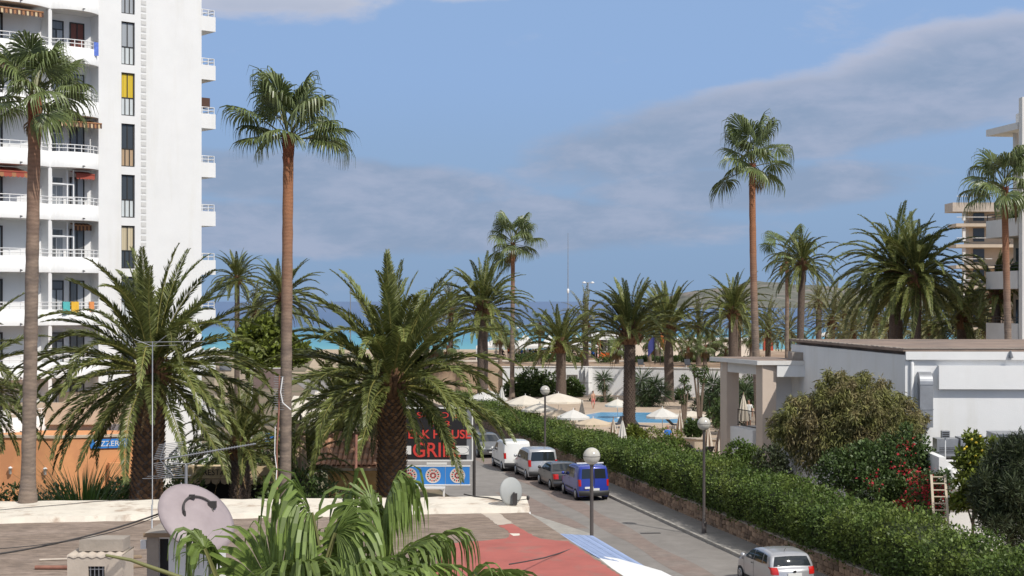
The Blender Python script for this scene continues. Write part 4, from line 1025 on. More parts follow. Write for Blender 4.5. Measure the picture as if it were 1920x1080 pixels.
def date_palm(label, base, h, flen, nf=72, r0=.55, r1=.5, x1=0.0, seed=0, elo=-35, ehi=88, head_r=None, scales=True, group=None, dry=5, asym=None, extra=(), power=0.8, name='date_palm'):
    rs = random.Random(seed)
    root = thing(name, label, 'palm tree', base, 0, group)
    date_trunk(root, h, r0, r1, x1=x1, scales=scales)
    hr = head_r or r1 * 1.15
    crown_head(root, x1, h + .1, hr, 1.5 * hr)
    sc = flen / 5.0
    for i in range(nf):
        f = (i + .5) / nf
        e_ = ehi - (ehi - elo) * f ** power + rs.uniform(-7, 7)
        a = i * 2.39996 + rs.uniform(-.25, .25)
        if asym and asym(a, e_): continue
        ci = elev_class(e_)
        rr = hr * (.15 + .75 * f)
        o = place('frond', frond_lib[ci, rs.randrange(3)], root, (x1 + math.cos(a) * rr, math.sin(a) * rr, h + .55 * hr - hr * 1.1 * f + .3), (rs.uniform(-.3, .3) * .6, R(ELEVS[ci] - e_) * .8, a), sc * rs.uniform(.86, 1.08) * (.86 + .14 * min(1, f * 5)))
    for (a, e_, k) in extra:
        ci = elev_class(e_)
        place('frond', frond_lib[ci, rs.randrange(3)], root, (x1 + math.cos(a) * hr * .7, math.sin(a) * hr * .7, h + .2), (0, R(ELEVS[ci] - e_), a), sc * k)
    for i in range(dry):      # a few withered leaves under the crown
        a = rs.uniform(0, 6.28)
        o = place('dry_frond', dry_lib[i % 2], root, (x1 + math.cos(a) * hr * .8, math.sin(a) * hr * .8, h - .35), (rs.uniform(-.2, .2), 0, a), sc * rs.uniform(.35, .6))
    return root
dry_lib = []
for k in range(2):
    V, F, MI = [], [], []
    pinnate(V, F, MI, -50, 38, seed=200 + k, pairs=40, leaf=.36)
    dry_lib.append(fast_mesh('dry_frond', np.array(V), np.array(F), [M['dry_frond'], M['dry_frond']], np.array(MI)))
# light crowns for palms far away
far_lib = []
for k in range(4):
    V, F, MI = [], [], []
    rs = random.Random(50 + k); nf = 46
    for i in range(nf):
        f = (i + .5) / nf; e_ = 86 - 118 * f ** .8 + rs.uniform(-8, 8); ci = elev_class(e_)
        pinnate(V, F, MI, e_, DROOP[ci] * rs.uniform(.8, 1.1), length=5 * rs.uniform(.85, 1.05), pairs=36, leaf=.50, wid=.055, seed=k * 100 + i, az=i * 2.4 + rs.uniform(-.3, .3), base=(0, 0, .35 - f * .5), rib=.04)
    far_lib.append(fast_mesh('crown', np.array(V), np.array(F), [M['phoenix_far'], M['phoenix_rib']], np.array(MI)))
def far_date_palm(label, base, h, flen, k=0, r0=.35, x1=0.0, group=None, rot=0.0, dry=True):
    root = thing('date_palm', label, 'palm tree', base, 0, group)
    date_trunk(root, h, r0, r0 * .9, x1=x1, scales=False)
    crown_head(root, x1, h - .1, r0 * 1.35, r0 * 2.4)
    place('crown', far_lib[k % 4], root, (x1, 0, h + .15), (0, 0, rot), flen / 5.0)
    if dry:
        for i in range(7):
            a = i * .9 + rot; place('dry_frond', dry_lib[i % 2], root, (x1 + math.cos(a) * r0, math.sin(a) * r0, h - .2), (0, .1, a), flen / 5.0 * .42)
    return root

def fan_leaf(V, F, MI, elev, petiole=1.15, rad=1.0, nseg=38, droop=1.0, seed=0, az=0.0, base=(0, 0, 0), stalk=.026, fuse=.5, cols=2, steps=(.05, .28, .5, .66, .82, 1.0), vfold=.30, petdroop=18, spread=150, wfac=1.12, roll=0.0, dst=None):
    r_ = np.random.default_rng(seed); base = np.array(base, float)
    ca, sa = math.cos(az), math.sin(az); Rm = np.array([[ca, -sa, 0], [sa, ca, 0], [0, 0, 1]])
    def emit(q, mi):
        o = len(V); V.extend([tuple(Rm @ p + base) for p in q]); F.append([o, o + 1, o + 2, o + 3]); MI.append(mi)
    p = np.zeros(3); n = 5; a = R(elev); ds_ = fuse - .1 if dst is None else dst
    for i in range(n):
        a = R(elev) - R(petdroop) * (i / n) ** 2
        d = np.array([math.cos(a), 0, math.sin(a)]); q = p + d * petiole / n
        sd = np.array([0, 1.0, 0]); up = np.cross(d, sd) * -1
        w0 = stalk * (1.4 - .5 * i / n)
        emit([p + sd * w0, p - sd * w0, q - sd * w0 * .9, q + sd * w0 * .9], 1)
        emit([p + up * w0 * .7, p - up * w0 * .7, q - up * w0 * .6, q + up * w0 * .6], 1)
        p = q
    t_ = np.array([math.cos(a - .12), 0, math.sin(a - .12)]); sd = np.array([0, 1.0, 0]); nm = np.cross(t_, sd); nm = nm if nm[2] >= 0 or elev > 60 else -nm
    if roll:
        c_, s_ = math.cos(roll), math.sin(roll); sd, nm = sd * c_ + nm * s_, nm * c_ - sd * s_
    dphi = 2 * R(spread) / nseg
    for k in range(nseg):
        phi = -R(spread) + dphi * (k + .5) + r_.uniform(-.2, .2) * dphi
        Lr = rad * (1 - .28 * abs(phi) / math.pi) * r_.uniform(.88, 1.08)
        d0 = np_norm(t_ * math.cos(phi) + sd * math.sin(phi) + nm * vfold * abs(math.sin(phi)))
        pos = p.copy(); prev = None; lastr = 0; dd = d0
        dr = droop * r_.uniform(.65, 1.35)
        for si, s in enumerate(steps):
            g = max(0, s - ds_) / (1.0 - ds_); g = min(.94, dr * g ** 1.1)
            dd = np_norm(d0 * (1 - g) + np.array([0, 0, -1.0]) * g + r_.normal(size=3) * .02)
            pos = pos + dd * (s - lastr) * Lr; lastr = s
            wv = np_norm(np.cross(dd, nm * (1 - g) + t_ * g * .6 + .001))
            hw = min(s, fuse) * Lr * math.tan(dphi / 2) * wfac * (1 if s <= fuse else max(.10, 1 - (s - fuse) / (1.02 - fuse)))
            lift = nm * hw * .55
            cur = (pos + wv * hw + lift, pos - wv * hw + lift * 1.0, pos - lift * .6)
            if prev is not None:
                emit([prev[0], prev[2], cur[2], cur[0]], 0); emit([prev[2], prev[1], cur[1], cur[2]], 0)
            prev = cur
FE = [80, 58, 36, 14, -10, -36]
fan_lib = {}
for ei, e_ in enumerate(FE):
    for k in range(3):
        V, F, MI = [], [], []
        fan_leaf(V, F, MI, e_, rad=1.28, dst=(.48 if e_ > 50 else .36), seed=300 + ei * 5 + k, droop=(.8 if e_ > 50 else .95) + .22 * k, nseg=38, steps=(.05, .28, .45, .6, .78, 1.0), petiole=.92 + .16 * k, roll=.25 * (k - 1), vfold=-.22, fuse=.42, spread=140)
        fan_lib[ei, k] = fast_mesh('fan_leaf', np.array(V), np.array(F), [M['fan'], M['fan_stalk']], np.array(MI))
dry_fan = []
for k in range(2):
    V, F, MI = [], [], []
    fan_leaf(V, F, MI, -62, seed=400 + k, droop=1.3, nseg=22, steps=(.05, .35, .65, 1.0), petiole=.7, spread=110)
    dry_fan.append(fast_mesh('dry_fan_leaf', np.array(V), np.array(F), [M['dry_frond'], M['dry_frond']], np.array(MI)))
def fan_palm(label, base, h, leaf_len, nl=26, r0=.27, r1=.20, x1=0.0, seed=0, elo=-35, ehi=84, dry=4, group=None, boots=2.2, bend=0.0, extra=(), skip=(), power=.9):
    rs = random.Random(seed); root = thing('fan_palm', label, 'palm tree', base, 0, group)
    n = 40; pts = trunk_pts(0, 0, 0, x1, h, bend, n); rad = []
    for i in range(n + 1):
        f = i / n; r = r0 + (r1 - r0) * f ** .8; z = f * h
        if z < 1.2: r *= 1 + .35 * (1 - z / 1.2)
        rad.append(r * (1 + .03 * math.sin(i * 2.3) + rs.uniform(-.02, .02)))
    b = MB(); b.tube(pts, rad, 14, jit=.015); b.build('trunk', M['palm_bark'], root)
    b = MB(); rows = int(boots / .13)
    for j in range(rows):
        f = 1 - (rows - j) * .13 / h; c = Vector(pts[0]).lerp(Vector(pts[-1]), f); c.x += bend * math.sin(f * math.pi); swell = .98 + .30 * (j / rows) ** 2
        for q in range(9):
            a = (q + .5 * (j % 2)) * 2 * math.pi / 9 + rs.uniform(-.15, .15); ca, sa = math.cos(a), math.sin(a); rr = r1 * swell; w_ = rr * .36; out = rs.uniform(.0, .045)
            P = lambda o_, t_, z_: (c.x + o_ * ca - t_ * sa, c.y + o_ * sa + t_ * ca, c.z + z_)
            b.add([P(rr * .93, -w_, -.06), P(rr * .93, w_, -.06), P(rr + out, w_ * .5, .20), P(rr + out, -w_ * .5, .20), P(rr * .93, 0, .22)], [(0, 1, 2, 3), (3, 2, 4)])
    b.build('leaf_bases', M['fan_boot'], root)
    sc = leaf_len / 2.1
    for i in range(nl):
        f = (i + .5) / nl; e_ = ehi - (ehi - elo) * f ** power + rs.uniform(-9, 9); a = i * 2.39996 + rs.uniform(-.35, .35)
        if i in skip: continue
        ei = min(range(len(FE)), key=lambda q: abs(FE[q] - e_))
        place('fan_leaf', fan_lib[ei, rs.randrange(3)], root, (x1 + math.cos(a) * r1 * .5, math.sin(a) * r1 * .5, h + .25 * sc - .45 * f * sc), (rs.uniform(-.35, .35), R(FE[ei] - e_) * .8, a), sc * rs.uniform(.85, 1.12))
    for (a, e_, k) in extra:
        ei = min(range(len(FE)), key=lambda q: abs(FE[q] - e_))
        place('fan_leaf', fan_lib[ei, 1], root, (x1, 0, h - .2), (0, R(FE[ei] - e_), a), sc * k)
    for i in range(dry):
        a = rs.uniform(0, 6.28); place('dry_fan_leaf', dry_fan[i % 2], root, (x1 + math.cos(a) * r1, math.sin(a) * r1, h - .45), (rs.uniform(-.3, .3), 0, a), sc * rs.uniform(.5, .85))
    return root
def palm_at(ut, vt, ub, Y, zb):
    t_ = W(ut, vt, Y); b_ = W(ub, 565, Y)
    return (b_.x, Y, zb), t_.z - zb, t_.x - b_.x
# --- tall fan palms
bs, h, x1 = palm_at(66, 182, 52, 50.6, 3.42)
fan_palm('tall fan palm growing through the cream roof ledge in front of the white tower', bs, h, 2.3, 24, .245, .205, x1, 1, elo=-25, dry=1, boots=1.1, power=1.3)
bs, h, x1 = palm_at(541, 252, 533, 57, 0)
fan_palm('tall straight fan palm with a reddish upper trunk rising alone beside the tower', bs, h, 2.65, 17, .235, .195, x1, 22, elo=5, ehi=86, dry=0, boots=1.2, power=1.5, extra=((0.15, 22, 1.1), (-.05, 4, 1.05), (2.9, 28, .95), (3.3, 8, .92)))
bs, h, x1 = palm_at(1410, 308, 1426, 97, .4)
fan_palm('tallest fan palm of the hotel garden, rising behind the portico', bs, h, 3.25, 18, .27, .20, x1, 3, elo=-18, ehi=86, dry=1, boots=1.0, power=1.25, bend=-.12)
bs, h, x1 = palm_at(962, 455, 960, 153, .4)
fan_palm('slender fan palm standing in front of the white retaining wall', bs, h, 3.3, 20, .25, .20, x1, 4, elo=-30, dry=2, boots=1.5, power=1.2)
bs, h, x1 = palm_at(1476, 478, 1475, 130, .4)
fan_palm('thin fan palm with few leaves beside a drooping date palm', bs, h, 2.8, 12, .19, .16, x1, 9, elo=-25, dry=1, boots=1.2)
bs, h, x1 = palm_at(1883, 352, 1896, 90, .4)
fan_palm('fan palm in front of the balconies of the grey apartment house', bs, h, 2.9, 19, .24, .19, x1, 6, elo=-28, dry=1, boots=1.2, power=1.2)
# --- big date palms by the near building
date_palm('big date palm with a wide dark crown in front of the white tower', (W(268, 0, 58).x, 58, 0), W(0, 706, 58).z, 5.1, 78, .62, .55, .35, 11, elo=-42, dry=8, power=.95, extra=((-0.1, 50, 1.0), (.35, 14, 1.05), (2.8, 40, 1.05), (3.2, 25, 1.1), (3.6, 14, 1.05), (-.4, 38, 1.0)))
date_palm('big date palm with a thick scaly trunk hiding part of the steakhouse sign', (W(735, 0, 65).x, 65, 0), W(0, 730, 65).z, 5.7, 76, .66, .56, 0, 12, elo=-20, dry=6, power=.95, extra=((.1, 30, 1), (3.0, 30, 1.0), (3.3, 55, 1.0), (-.1, 50, 1.0), (-.75, -25, .85), (-1.15, -25, .7), (-2.1, -20, .75), (-.35, -5, .95), (-.55, -14, .95), (-.2, -20, .9)))
date_palm('date palm at the picture edge of which only drooping leaf tips show', (W(-75, 0, 60).x, 60, 0), W(0, 730, 60).z, 4.2, 60, .5, .45, 0, 13, elo=-35)
# --- middle distance date palms
date_palm('grey green date palm with a stubby trunk left of the slender fan palm', (W(905, 0, 128).x, 128, .4), W(0, 585, 128).z - .4, 5.0, 66, .50, .44, 0, 14, elo=-20, head_r=.75, scales=False)
date_palm('date palm with a thick ringed trunk and swollen crown base beside the pool', (W(1179, 0, 107).x, 107, .4), W(0, 630, 107).z - .4, 4.2, 64, .42, .36, .08, 15, elo=8, head_r=.80, scales=True)
date_palm('date palm in front of the pool wall with a spreading crown', (W(1052, 0, 150).x, 150, .4), W(0, 652, 150).z - .4, 4.7, 62, .55, .46, 0, 16, elo=-12, head_r=.72, scales=False)
date_palm('date palm with a bulging crown base in front of the cream pavilion', (W(1255, 0, 149).x, 149, .4), W(0, 618, 149).z - .4, 4.9, 60, .50, .44, -.1, 17, elo=-2, head_r=.72, scales=False)
date_palm('date palm with dark stiff leaves just behind the portico roof', (W(1375, 0, 146).x, 146, .4), W(0, 590, 146).z - .4, 4.4, 62, .52, .46, 0, 18, elo=-22, head_r=.62, scales=False)
date_palm('date palm with a bare dark trunk and drooping yellowish leaves', (W(1496, 0, 120).x, 120, .4), W(0, 500, 120).z - .4, 3.4, 56, .30, .27, .35, 19, elo=-42, head_r=.45, scales=False)
date_palm('dense date palm with a thick dark trunk, one of the pair behind the hall roof', (W(1682, 0, 104).x, 104, .4), W(0, 515, 104).z - .4, 5.0, 76, .48, .45, -.1, 20, elo=-40, head_r=.85, scales=False)
date_palm('date palm with the thinner trunk of the pair behind the hall roof', (W(1717, 0, 101).x, 101, .4), W(0, 528, 101).z - .4, 4.7, 72, .31, .30, .05, 21, elo=-38, head_r=.6, scales=False)
date_palm('low spreading date palm below the apartment balconies', (W(1805, 0, 108).x, 108, .4), W(0, 606, 108).z - .4, 3.9, 60, .45, .4, 0, 23, elo=-30, head_r=.6, scales=False)
date_palm('arching date palm leaning towards the grey balconies', (W(1868, 0, 99).x, 99, .4), W(0, 560, 99).z - .4, 3.6, 40, .3, .28, 0, 24, elo=-25, head_r=.5, scales=False)
date_palm('date palm standing alone against the sea next to the tower', (W(444, 0, 150).x, 150, 0), W(0, 528, 150).z, 3.3, 58, .27, .24, .05, 25, elo=-32, head_r=.42, scales=False)
date_palm('wide date palm behind the tall fan palm trunk', (W(530, 0, 124).x, 124, 0), W(0, 566, 124).z, 3.9, 62, .4, .36, 0, 26, elo=-38, head_r=.55, scales=False, dry=12)
# --- lower palms behind the near building
date_palm('young date palm with low arching leaves before the restaurant', (W(450, 0, 62.6).x, 62.6, 0), W(0, 850, 62.6).z, 3.2, 44, .42, .38, 0, 27, elo=-15, scales=True)
date_palm('low bushy date palm between the two restaurant awnings and the tall trunk', (W(560, 0, 67).x, 67, 0), W(0, 890, 67).z, 2.7, 40, .3, .3, 0, 28, elo=-5, scales=False)
date_palm('dark shaded date palm behind the big scaly palm', (W(640, 0, 76).x, 76, 0), W(0, 775, 76).z, 3.6, 58, .42, .38, 0, 29, elo=-30, scales=False)
date_palm('slim dark date palm beside the tiled hut', (W(698, 0, 73).x, 73, 0), W(0, 790, 73).z, 3.0, 44, .33, .3, 0, 30, elo=-20, scales=False)
# --- far date palms
FARP = [(800, 585, 165, 3.6, 'faded date palm behind the crown of the big scaly palm'), (845, 560, 172, 4.0, 'pale date palm between the two larger garden palms'), (1098, 585, 165, 4.2, 'date palm behind the beach bar lamp globe'), (1310, 590, 170, 3.8, 'date palm beyond the cream pavilion roof'), (1440, 600, 160, 4.0, 'date palm with drooping leaves beside the red kiosk'), (1560, 580, 150, 4.2, 'bushy date palm in front of the headland'), (1600, 600, 142, 4.0, 'date palm with orange dry skirts before the headland'), (1640, 575, 138, 4.0, 'yellowish date palm left of the dense pair'), (1760, 590, 125, 4.2, 'grey date palm under the crowns of the dense pair'), (1845, 590, 120, 4.0, 'grey date palm below the terrace plants'), (480, 565, 140, 3.2, 'yellowish date palm beside the lone sea view palm'), (1535, 545, 168, 3.0, 'small date palm on the shore in front of the headland'), (1232, 565, 182, 3.8, 'date palm behind the palm with the bulging crown base'), (1385, 575, 176, 3.6, 'date palm behind the dark stiff palm')]
for i, (u, v, Y, fl_, lab) in enumerate(FARP):
    zb = 0.4 if Y < 160 and u > 900 else (3.2 if u > 900 else 0)
    far_date_palm(lab, (W(u, 0, Y).x, Y, zb), W(0, v + 25, Y).z - zb, fl_, i, .28 + .03 * (i % 3), 0, None, i * 1.3)
# --- short fan palms along the promenade
SF = [(938, 618, 172), (958, 625, 176), (1012, 598, 170), (1157, 645, 172), (1218, 628, 176), (1228, 640, 184), (1290, 640, 166), (1322, 640, 166), (1338, 628, 180), (1300, 655, 176), (1362, 645, 176), (1408, 620, 168), (1575, 620, 160), (1660, 625, 165), (1625, 640, 172), (1740, 620, 150), (1500, 640, 180), (815, 640, 165), (840, 640, 172)]
sfl = None
ORD = ['first', 'second', 'third', 'fourth', 'fifth', 'sixth', 'seventh', 'eighth', 'ninth', 'tenth', 'eleventh', 'twelfth', 'thirteenth', 'fourteenth', 'fifteenth', 'sixteenth', 'seventeenth', 'eighteenth', 'nineteenth', 'twentieth', 'last']
SF.sort(); ORD = ORD[:len(SF) - 1] + ['last']
for i, (u, v, Y) in enumerate(SF):
    zb = 3.2 if Y >= 160.5 and u > 850 else .4 if u > 900 else 0
    loc = (W(u, 0, Y).x, Y, zb); hh = W(0, v + 8, Y).z - zb
    fan_palm('small fan palm with brown leaf skirt, %s from the tower along the promenade' % ORD[i], loc, max(1.0, hh), 1.75, 15, .2, .17, 0, 500 + i, elo=-45, dry=9, boots=.9, group='fan palms along the promenade')

# ------------------------------------------------------------------ the fan palm under the camera
NP = thing('fan_palm', 'glossy green fan palm close below the camera with split drooping leaves', 'palm tree', (-1.85, 14.2, 0))
zc = W(0, 1130, 14.2).z
b = MB(); b.tube(trunk_pts(0, 0, 0, 0, zc, 0, 20), [.3] * 21, 14, jit=.02); b.build('trunk', M['palm_bark'], NP)
def near_leaf(u, v, Y, az_deg, elev, pet, rad, droop, seed, spread=105, nseg=40, vf=.25, roll=0.0, dst=.35, fuse=.50):
    "leaf whose blade starts at pixel u,v at distance Y"
    hub = W(u, v, Y); V, F, MI = [], [], []
    a = R(az_deg); ev = R(elev)
    base = hub - Vector((math.cos(a) * math.cos(ev), math.sin(a) * math.cos(ev), math.sin(ev))) * pet * .98 - Vector(NP.location)
    fan_leaf(V, F, MI, elev, pet, rad, nseg, droop, seed, a, base, stalk=.028, fuse=fuse, steps=(.04, .16, .30, .45, .56, .68, .80, .90, 1.0), spread=spread, vfold=vf, petdroop=3, wfac=1.2, roll=roll, dst=dst)
    return place('fan_leaf', fast_mesh('fan_leaf', np.array(V), np.array(F), [M['fan_near'], M['fan_stalk']], np.array(MI)), NP)
near_leaf(520, 1120, 13.5, 110, 72, .5, 1.10, .75, 1, 62, 26, .1, 0, .42)
near_leaf(470, 1105, 13.8, 165, 46, .5, .88, .50, 2, 50, 18, .1, .5, .45)
near_leaf(585, 962, 13.2, 195, 80, .3, 1.20, 1.6, 3, 130, 58, -.25, 0, .06)
near_leaf(628, 1000, 13.7, 15, 74, .3, 1.10, 1.5, 4, 125, 55, -.25, .1, .10)
near_leaf(700, 960, 14.3, 150, 78, .3, 1.15, 1.55, 5, 125, 55, -.25, 0, .08)
near_leaf(728, 930, 14.6, -15, 80, .3, .95, 1.6, 15, 120, 49, -.25, 0, .06)
near_leaf(740, 1060, 13.6, 25, 50, .4, 1.10, 1.35, 6, 110, 49, .2, -.3, .20)
near_leaf(800, 1030, 14.2, 14, 46, .4, .95, 1.45, 7, 120, 46, .2, -.3, .16)
near_leaf(655, 1085, 12.9, -40, 48, .4, 1.05, 1.45, 8, 125, 52, .2, 0, .16)
near_leaf(560, 1085, 12.9, -80, 52, .4, 1.05, 1.45, 9, 125, 52, .2, 0, .16)
near_leaf(770, 1090, 13.0, -20, 42, .4, 1.05, 1.4, 11, 115, 49, .2, -.2, .18)
near_leaf(700, 1110, 12.7, -60, 50, .4, 1.0, 1.4, 16, 120, 49, .2, .2, .18)
near_leaf(870, 1105, 13.4, 8, 24, .8, .85, 1.1, 10, 80, 26, .25, -.5, .30)
near_leaf(915, 1095, 13.6, 2, 34, .8, .70, 1.25, 17, 95, 44, .2, -.4, .22)
near_leaf(455, 1130, 13.1, 200, 40, .5, .85, 1.1, 12, 110, 49, .2, 0, .3)
near_leaf(645, 1075, 14.7, 95, 66, .4, 1.0, 1.3, 13, 110, 49, .2, .2, .22)
near_leaf(385, 1030, 13.3, 165, 66, .3, .65, 1.6, 14, 90, 20, .15, 0, .15)
V, F, MI = [], [], []
b = MB(); b.tube([W(345, 1085, 12.6) - Vector(NP.location), W(290, 1066, 12.5) - Vector(NP.location), W(245, 1050, 12.4) - Vector(NP.location), W(198, 1041, 12.3) - Vector(NP.location)], [.022, .02, .016, .012], 6); b.build('bare_stalk', M['fan_stalk'], NP)

# ------------------------------------------------------------------ hedge
def hedge_top(s):      # s along the street
    return 2.72 - .86 * min(1, max(0, (s + 8) / 28.0)) + .13 * math.sin(s * .62) + .09 * math.sin(s * 1.37 + 2) + .07 * math.sin(s * 2.9 + 1)
HG = thing('hedge', 'long clipped green hedge on top of the stone wall along the street', 'hedge', RP(0, 1.62), ROAD_RZ)
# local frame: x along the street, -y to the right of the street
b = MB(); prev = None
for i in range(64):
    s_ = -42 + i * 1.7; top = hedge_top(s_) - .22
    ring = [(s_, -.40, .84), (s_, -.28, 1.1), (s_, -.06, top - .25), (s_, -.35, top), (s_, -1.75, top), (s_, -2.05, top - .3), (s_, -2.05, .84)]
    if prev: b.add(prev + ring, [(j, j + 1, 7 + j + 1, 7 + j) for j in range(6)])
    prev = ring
b.build('dark_core', M['hedge_core'], HG)  # added filler core, coloured dark like the shaded inside behind the leaves
Np = 140000
s_ = -42 + 104 * rng.uniform(size=Np) ** 1.25
tp = np.array([hedge_top(q) for q in s_]); per = rng.uniform(size=Np)
bul = .20 * np.sin(s_ * 1.7 + 1.3 * np.sin(per * 11)) + .16 * np.sin(s_ * 3.3 + per * 14) + .12 * np.sin(s_ * 7.7 + per * 31)
front = per < .42
topm = (per >= .42) & (per < .82)
Pp = np.zeros((Np, 3)); Nn = np.zeros((Np, 3))
fz = rng.uniform(size=Np)
Pp[:, 0] = s_
Pp[front, 1] = (.10 + bul * .9)[front] + .1 * np.sin(fz[front] * 3.1) - .34 * (1 - fz[front]) ** 1.5; Pp[front, 2] = (.78 + (tp - .85) * fz)[front]; Nn[front] = (0, 1, .25)
Pp[topm, 1] = -.05 - 2.0 * fz[topm]; Pp[topm, 2] = (tp - .12 + bul * .9)[topm] - .22 * np.abs(fz[topm] - .5) ** 2 * 4 * .6; Nn[topm] = (0, 0, 1)
bk = ~(front | topm)
Pp[bk, 1] = -2.1 - bul[bk] * .6; Pp[bk, 2] = (.78 + (tp - .85) * fz)[bk]; Nn[bk] = (0, -1, .2)
Pp += rng.normal(size=(Np, 3)) * .07
spr = rng.uniform(size=Np) < .05
Pp[spr] += Nn[spr] * rng.uniform(.05, .3, size=(spr.sum(), 1))
V_, F_ = leaf_quads(Pp, .125, up=.25, outward=Nn * .6, aspect=.62)
o = place('leaves', fast_mesh('leaves', V_, F_, M['hedge']), HG); o['kind'] = 'stuff'
# ------------------------------------------------------------------ shrubs and small trees
def shrub(name, label, cat, base, clumps, n, leaf, m, trunks=(), hang=0.0, up=.35, aspect=.45, shell=.55, group=None, part='foliage', spray=0):
    root = thing(name, label, cat, base, 0, group)
    if spray:
        ex = []
        for q in range(spray):
            c = random.choice(clumps); r3 = (c[3],) * 3 if len(c) < 6 else c[3:6]; d = Vector((random.gauss(0, 1), random.gauss(0, 1), abs(random.gauss(0.4, .8)))).normalized(); k = random.uniform(.16, .32)
            ex.append((c[0] + d.x * r3[0] * 1.05, c[1] + d.y * r3[1] * 1.05, c[2] + d.z * r3[2] * 1.08, r3[0] * k, r3[1] * k, r3[2] * k * 1.2))
        clumps = [tuple(c[:3]) + ((c[3],) * 3 if len(c) < 6 else tuple(c[3:6])) for c in clumps] + ex
    P, D = clump_points(n, clumps, shell)
    V_, F_ = leaf_quads(P, leaf, up=up, hang=hang, outward=D * .7, aspect=aspect)
    o = place(part, fast_mesh(part, V_, F_, M[m]), root)
    b = MB()
    for pts, r_ in trunks: b.tube(pts, [r_ * (1 - .6 * i / (len(pts) - 1)) for i in range(len(pts))], 7)
    if not trunks: b.tube([(0, 0, 0), (0, 0, max(.2, min(c[2] for c in clumps)))], .05, 6)
    b.build('trunk', M['bark'], root)
    return root
def px_clumps(base, lst, depth=1.0):
    "clumps from pixel circles (u,v,r) at the distance of the base"
    out = []
    for (u, v, r, dy) in lst:
        Y = base[1] + dy; c = W(u, v, Y); rr = r * Y / FPX
        out.append((c.x - base[0], dy, c.z - base[2], rr, rr * depth, rr))
    return out
bs = (W(1590, 0, 65.5).x, 65.5, .4)
cl = px_clumps(bs, [(1570, 740, 38, 0), (1620, 748, 42, .5), (1665, 765, 40, 0), (1690, 800, 42, -.3), (1540, 770, 42, 0), (1500, 800, 44, 0), (1475, 810, 32, 0), (1590, 790, 55, -.5), (1640, 800, 55, -.8), (1560, 820, 55, -.5), (1620, 840, 60, -.6), (1718, 800, 20, .3), (1728, 785, 14, .6), (1520, 850, 40, 0), (1680, 850, 45, 0), (1580, 730, 26, 0)])
tr = [([(0, 0, 0), (.1, 0, 1.2), (-.3 + .5 * k, .2, 3.0), (-1.6 + .9 * k, .1, 4.6)], .12) for k in range(4)]
shrub('spreading_shrub', 'large loose olive green shrub against the shaded white hall wall', 'shrub', bs, cl, 60000, .22, 'willow', tr, hang=.50, up=.1, aspect=.20, shell=.15, spray=150)
bs = (W(1650, 0, 62.5).x, 62.5, .4)
cl = px_clumps(bs, [(1600, 880, 45, 0), (1650, 875, 50, 0), (1690, 850, 42, 0), (1720, 880, 40, -.3), (1640, 920, 50, -.5), (1700, 920, 48, -.4), (1745, 915, 38, -.3), (1560, 890, 35, .3), (1670, 960, 50, -.4), (1768, 905, 20, -3.6), (1768, 940, 24, -3.7), (1745, 965, 26, -3.6), (1735, 915, 28, -3.0)])
bg_ = shrub('flowering_creeper', 'dark green creeper with clusters of red flowers behind the hedge', 'shrub', bs, cl, 24000, .15, 'shrub', hang=.1, aspect=.55, shell=.4, spray=70)
fl_ = px_clumps(bs, [(1700, 838, 7, -1.0), (1712, 905, 10, -2.0), (1725, 918, 10, -3.4), (1735, 930, 9, -3.5), (1695, 945, 9, -2.0), (1705, 955, 8, -2.1), (1765, 918, 7, -4.1), (1768, 935, 8, -4.2), (1755, 945, 7, -4.1), (1690, 880, 6, -1.8), (1640, 905, 5, -1.9), (1745, 905, 7, -3.6), (1760, 960, 6, -4.2), (1725, 890, 7, -3.3)])
P, D = clump_points(650, fl_, .05); P = P + rng.normal(size=P.shape) * .20; V_, F_ = leaf_quads(P, .10, aspect=.9); o = place('flowers', fast_mesh('flowers', V_, F_, M['red_flower']), bg_); o['kind'] = 'stuff'
bs = (W(1822, 0, 57).x, 57, .4)
cl = px_clumps(bs, [(1822, 822, 14, 0), (1832, 838, 20, 0), (1815, 860, 24, 0), (1850, 855, 14, 0), (1835, 880, 28, 0), (1812, 900, 22, -.2), (1845, 905, 24, 0), (1800, 870, 12, 0), (1822, 930, 26, 0), (1795, 945, 16, 0), (1862, 828, 8, 0)])
lt = shrub('lemon_tree', 'small lemon tree with yellow fruit beside the dark conifer', 'tree', bs, cl, 4200, .19, 'shrub_yellow', [([(0, 0, 0), (.05, 0, 1.6), (.1, 0, 3.2), (.0, 0, 4.4)], .07), ([(.05, 0, 1.4), (-.3, 0, 2.6), (-.35, 0, 3.4)], .04), ([(.05, 0, 1.6), (.5, 0, 2.8), (.6, 0, 4.2)], .04)], shell=.2, aspect=.6)
lb = MB(); lb.lathe([(.005, -.07), (.045, -.045), (.055, 0), (.045, .045), (.005, .075)], 8); lme = lb.mesh('lemon', M['lemon'])
for (u, v) in ((1812, 838), (1822, 824), (1830, 830), (1808, 842), (1841, 845), (1834, 900), (1826, 905), (1862, 848), (1818, 868), (1843, 880), (1829, 855), (1838, 818)):
    place('lemon', lme, lt, W(u, v, 56.6) - Vector(bs), (random.random(), random.random(), 0), .8)
bs = (W(1895, 0, 54.5).x, 54.5, .4)
cl = px_clumps(bs, [(1905, 850, 30, 0), (1890, 880, 38, 0), (1925, 870, 45, 0), (1880, 920, 48, -.2), (1920, 930, 55, -.2), (1868, 950, 40, -.2), (1900, 980, 55, -.2), (1862, 985, 28, 0), (1935, 1000, 55, 0), (1907, 835, 14, 0)])
shrub('conifer', 'dark dense conifer at the right end of the garden', 'tree', bs, cl, 30000, .27, 'dark_leaf', [([(0, 0, 0), (0, 0, 4.6)], .14)], up=.9, aspect=.13, shell=.2, spray=120)
bs = (W(1395, 0, 79).x, 79, .4)
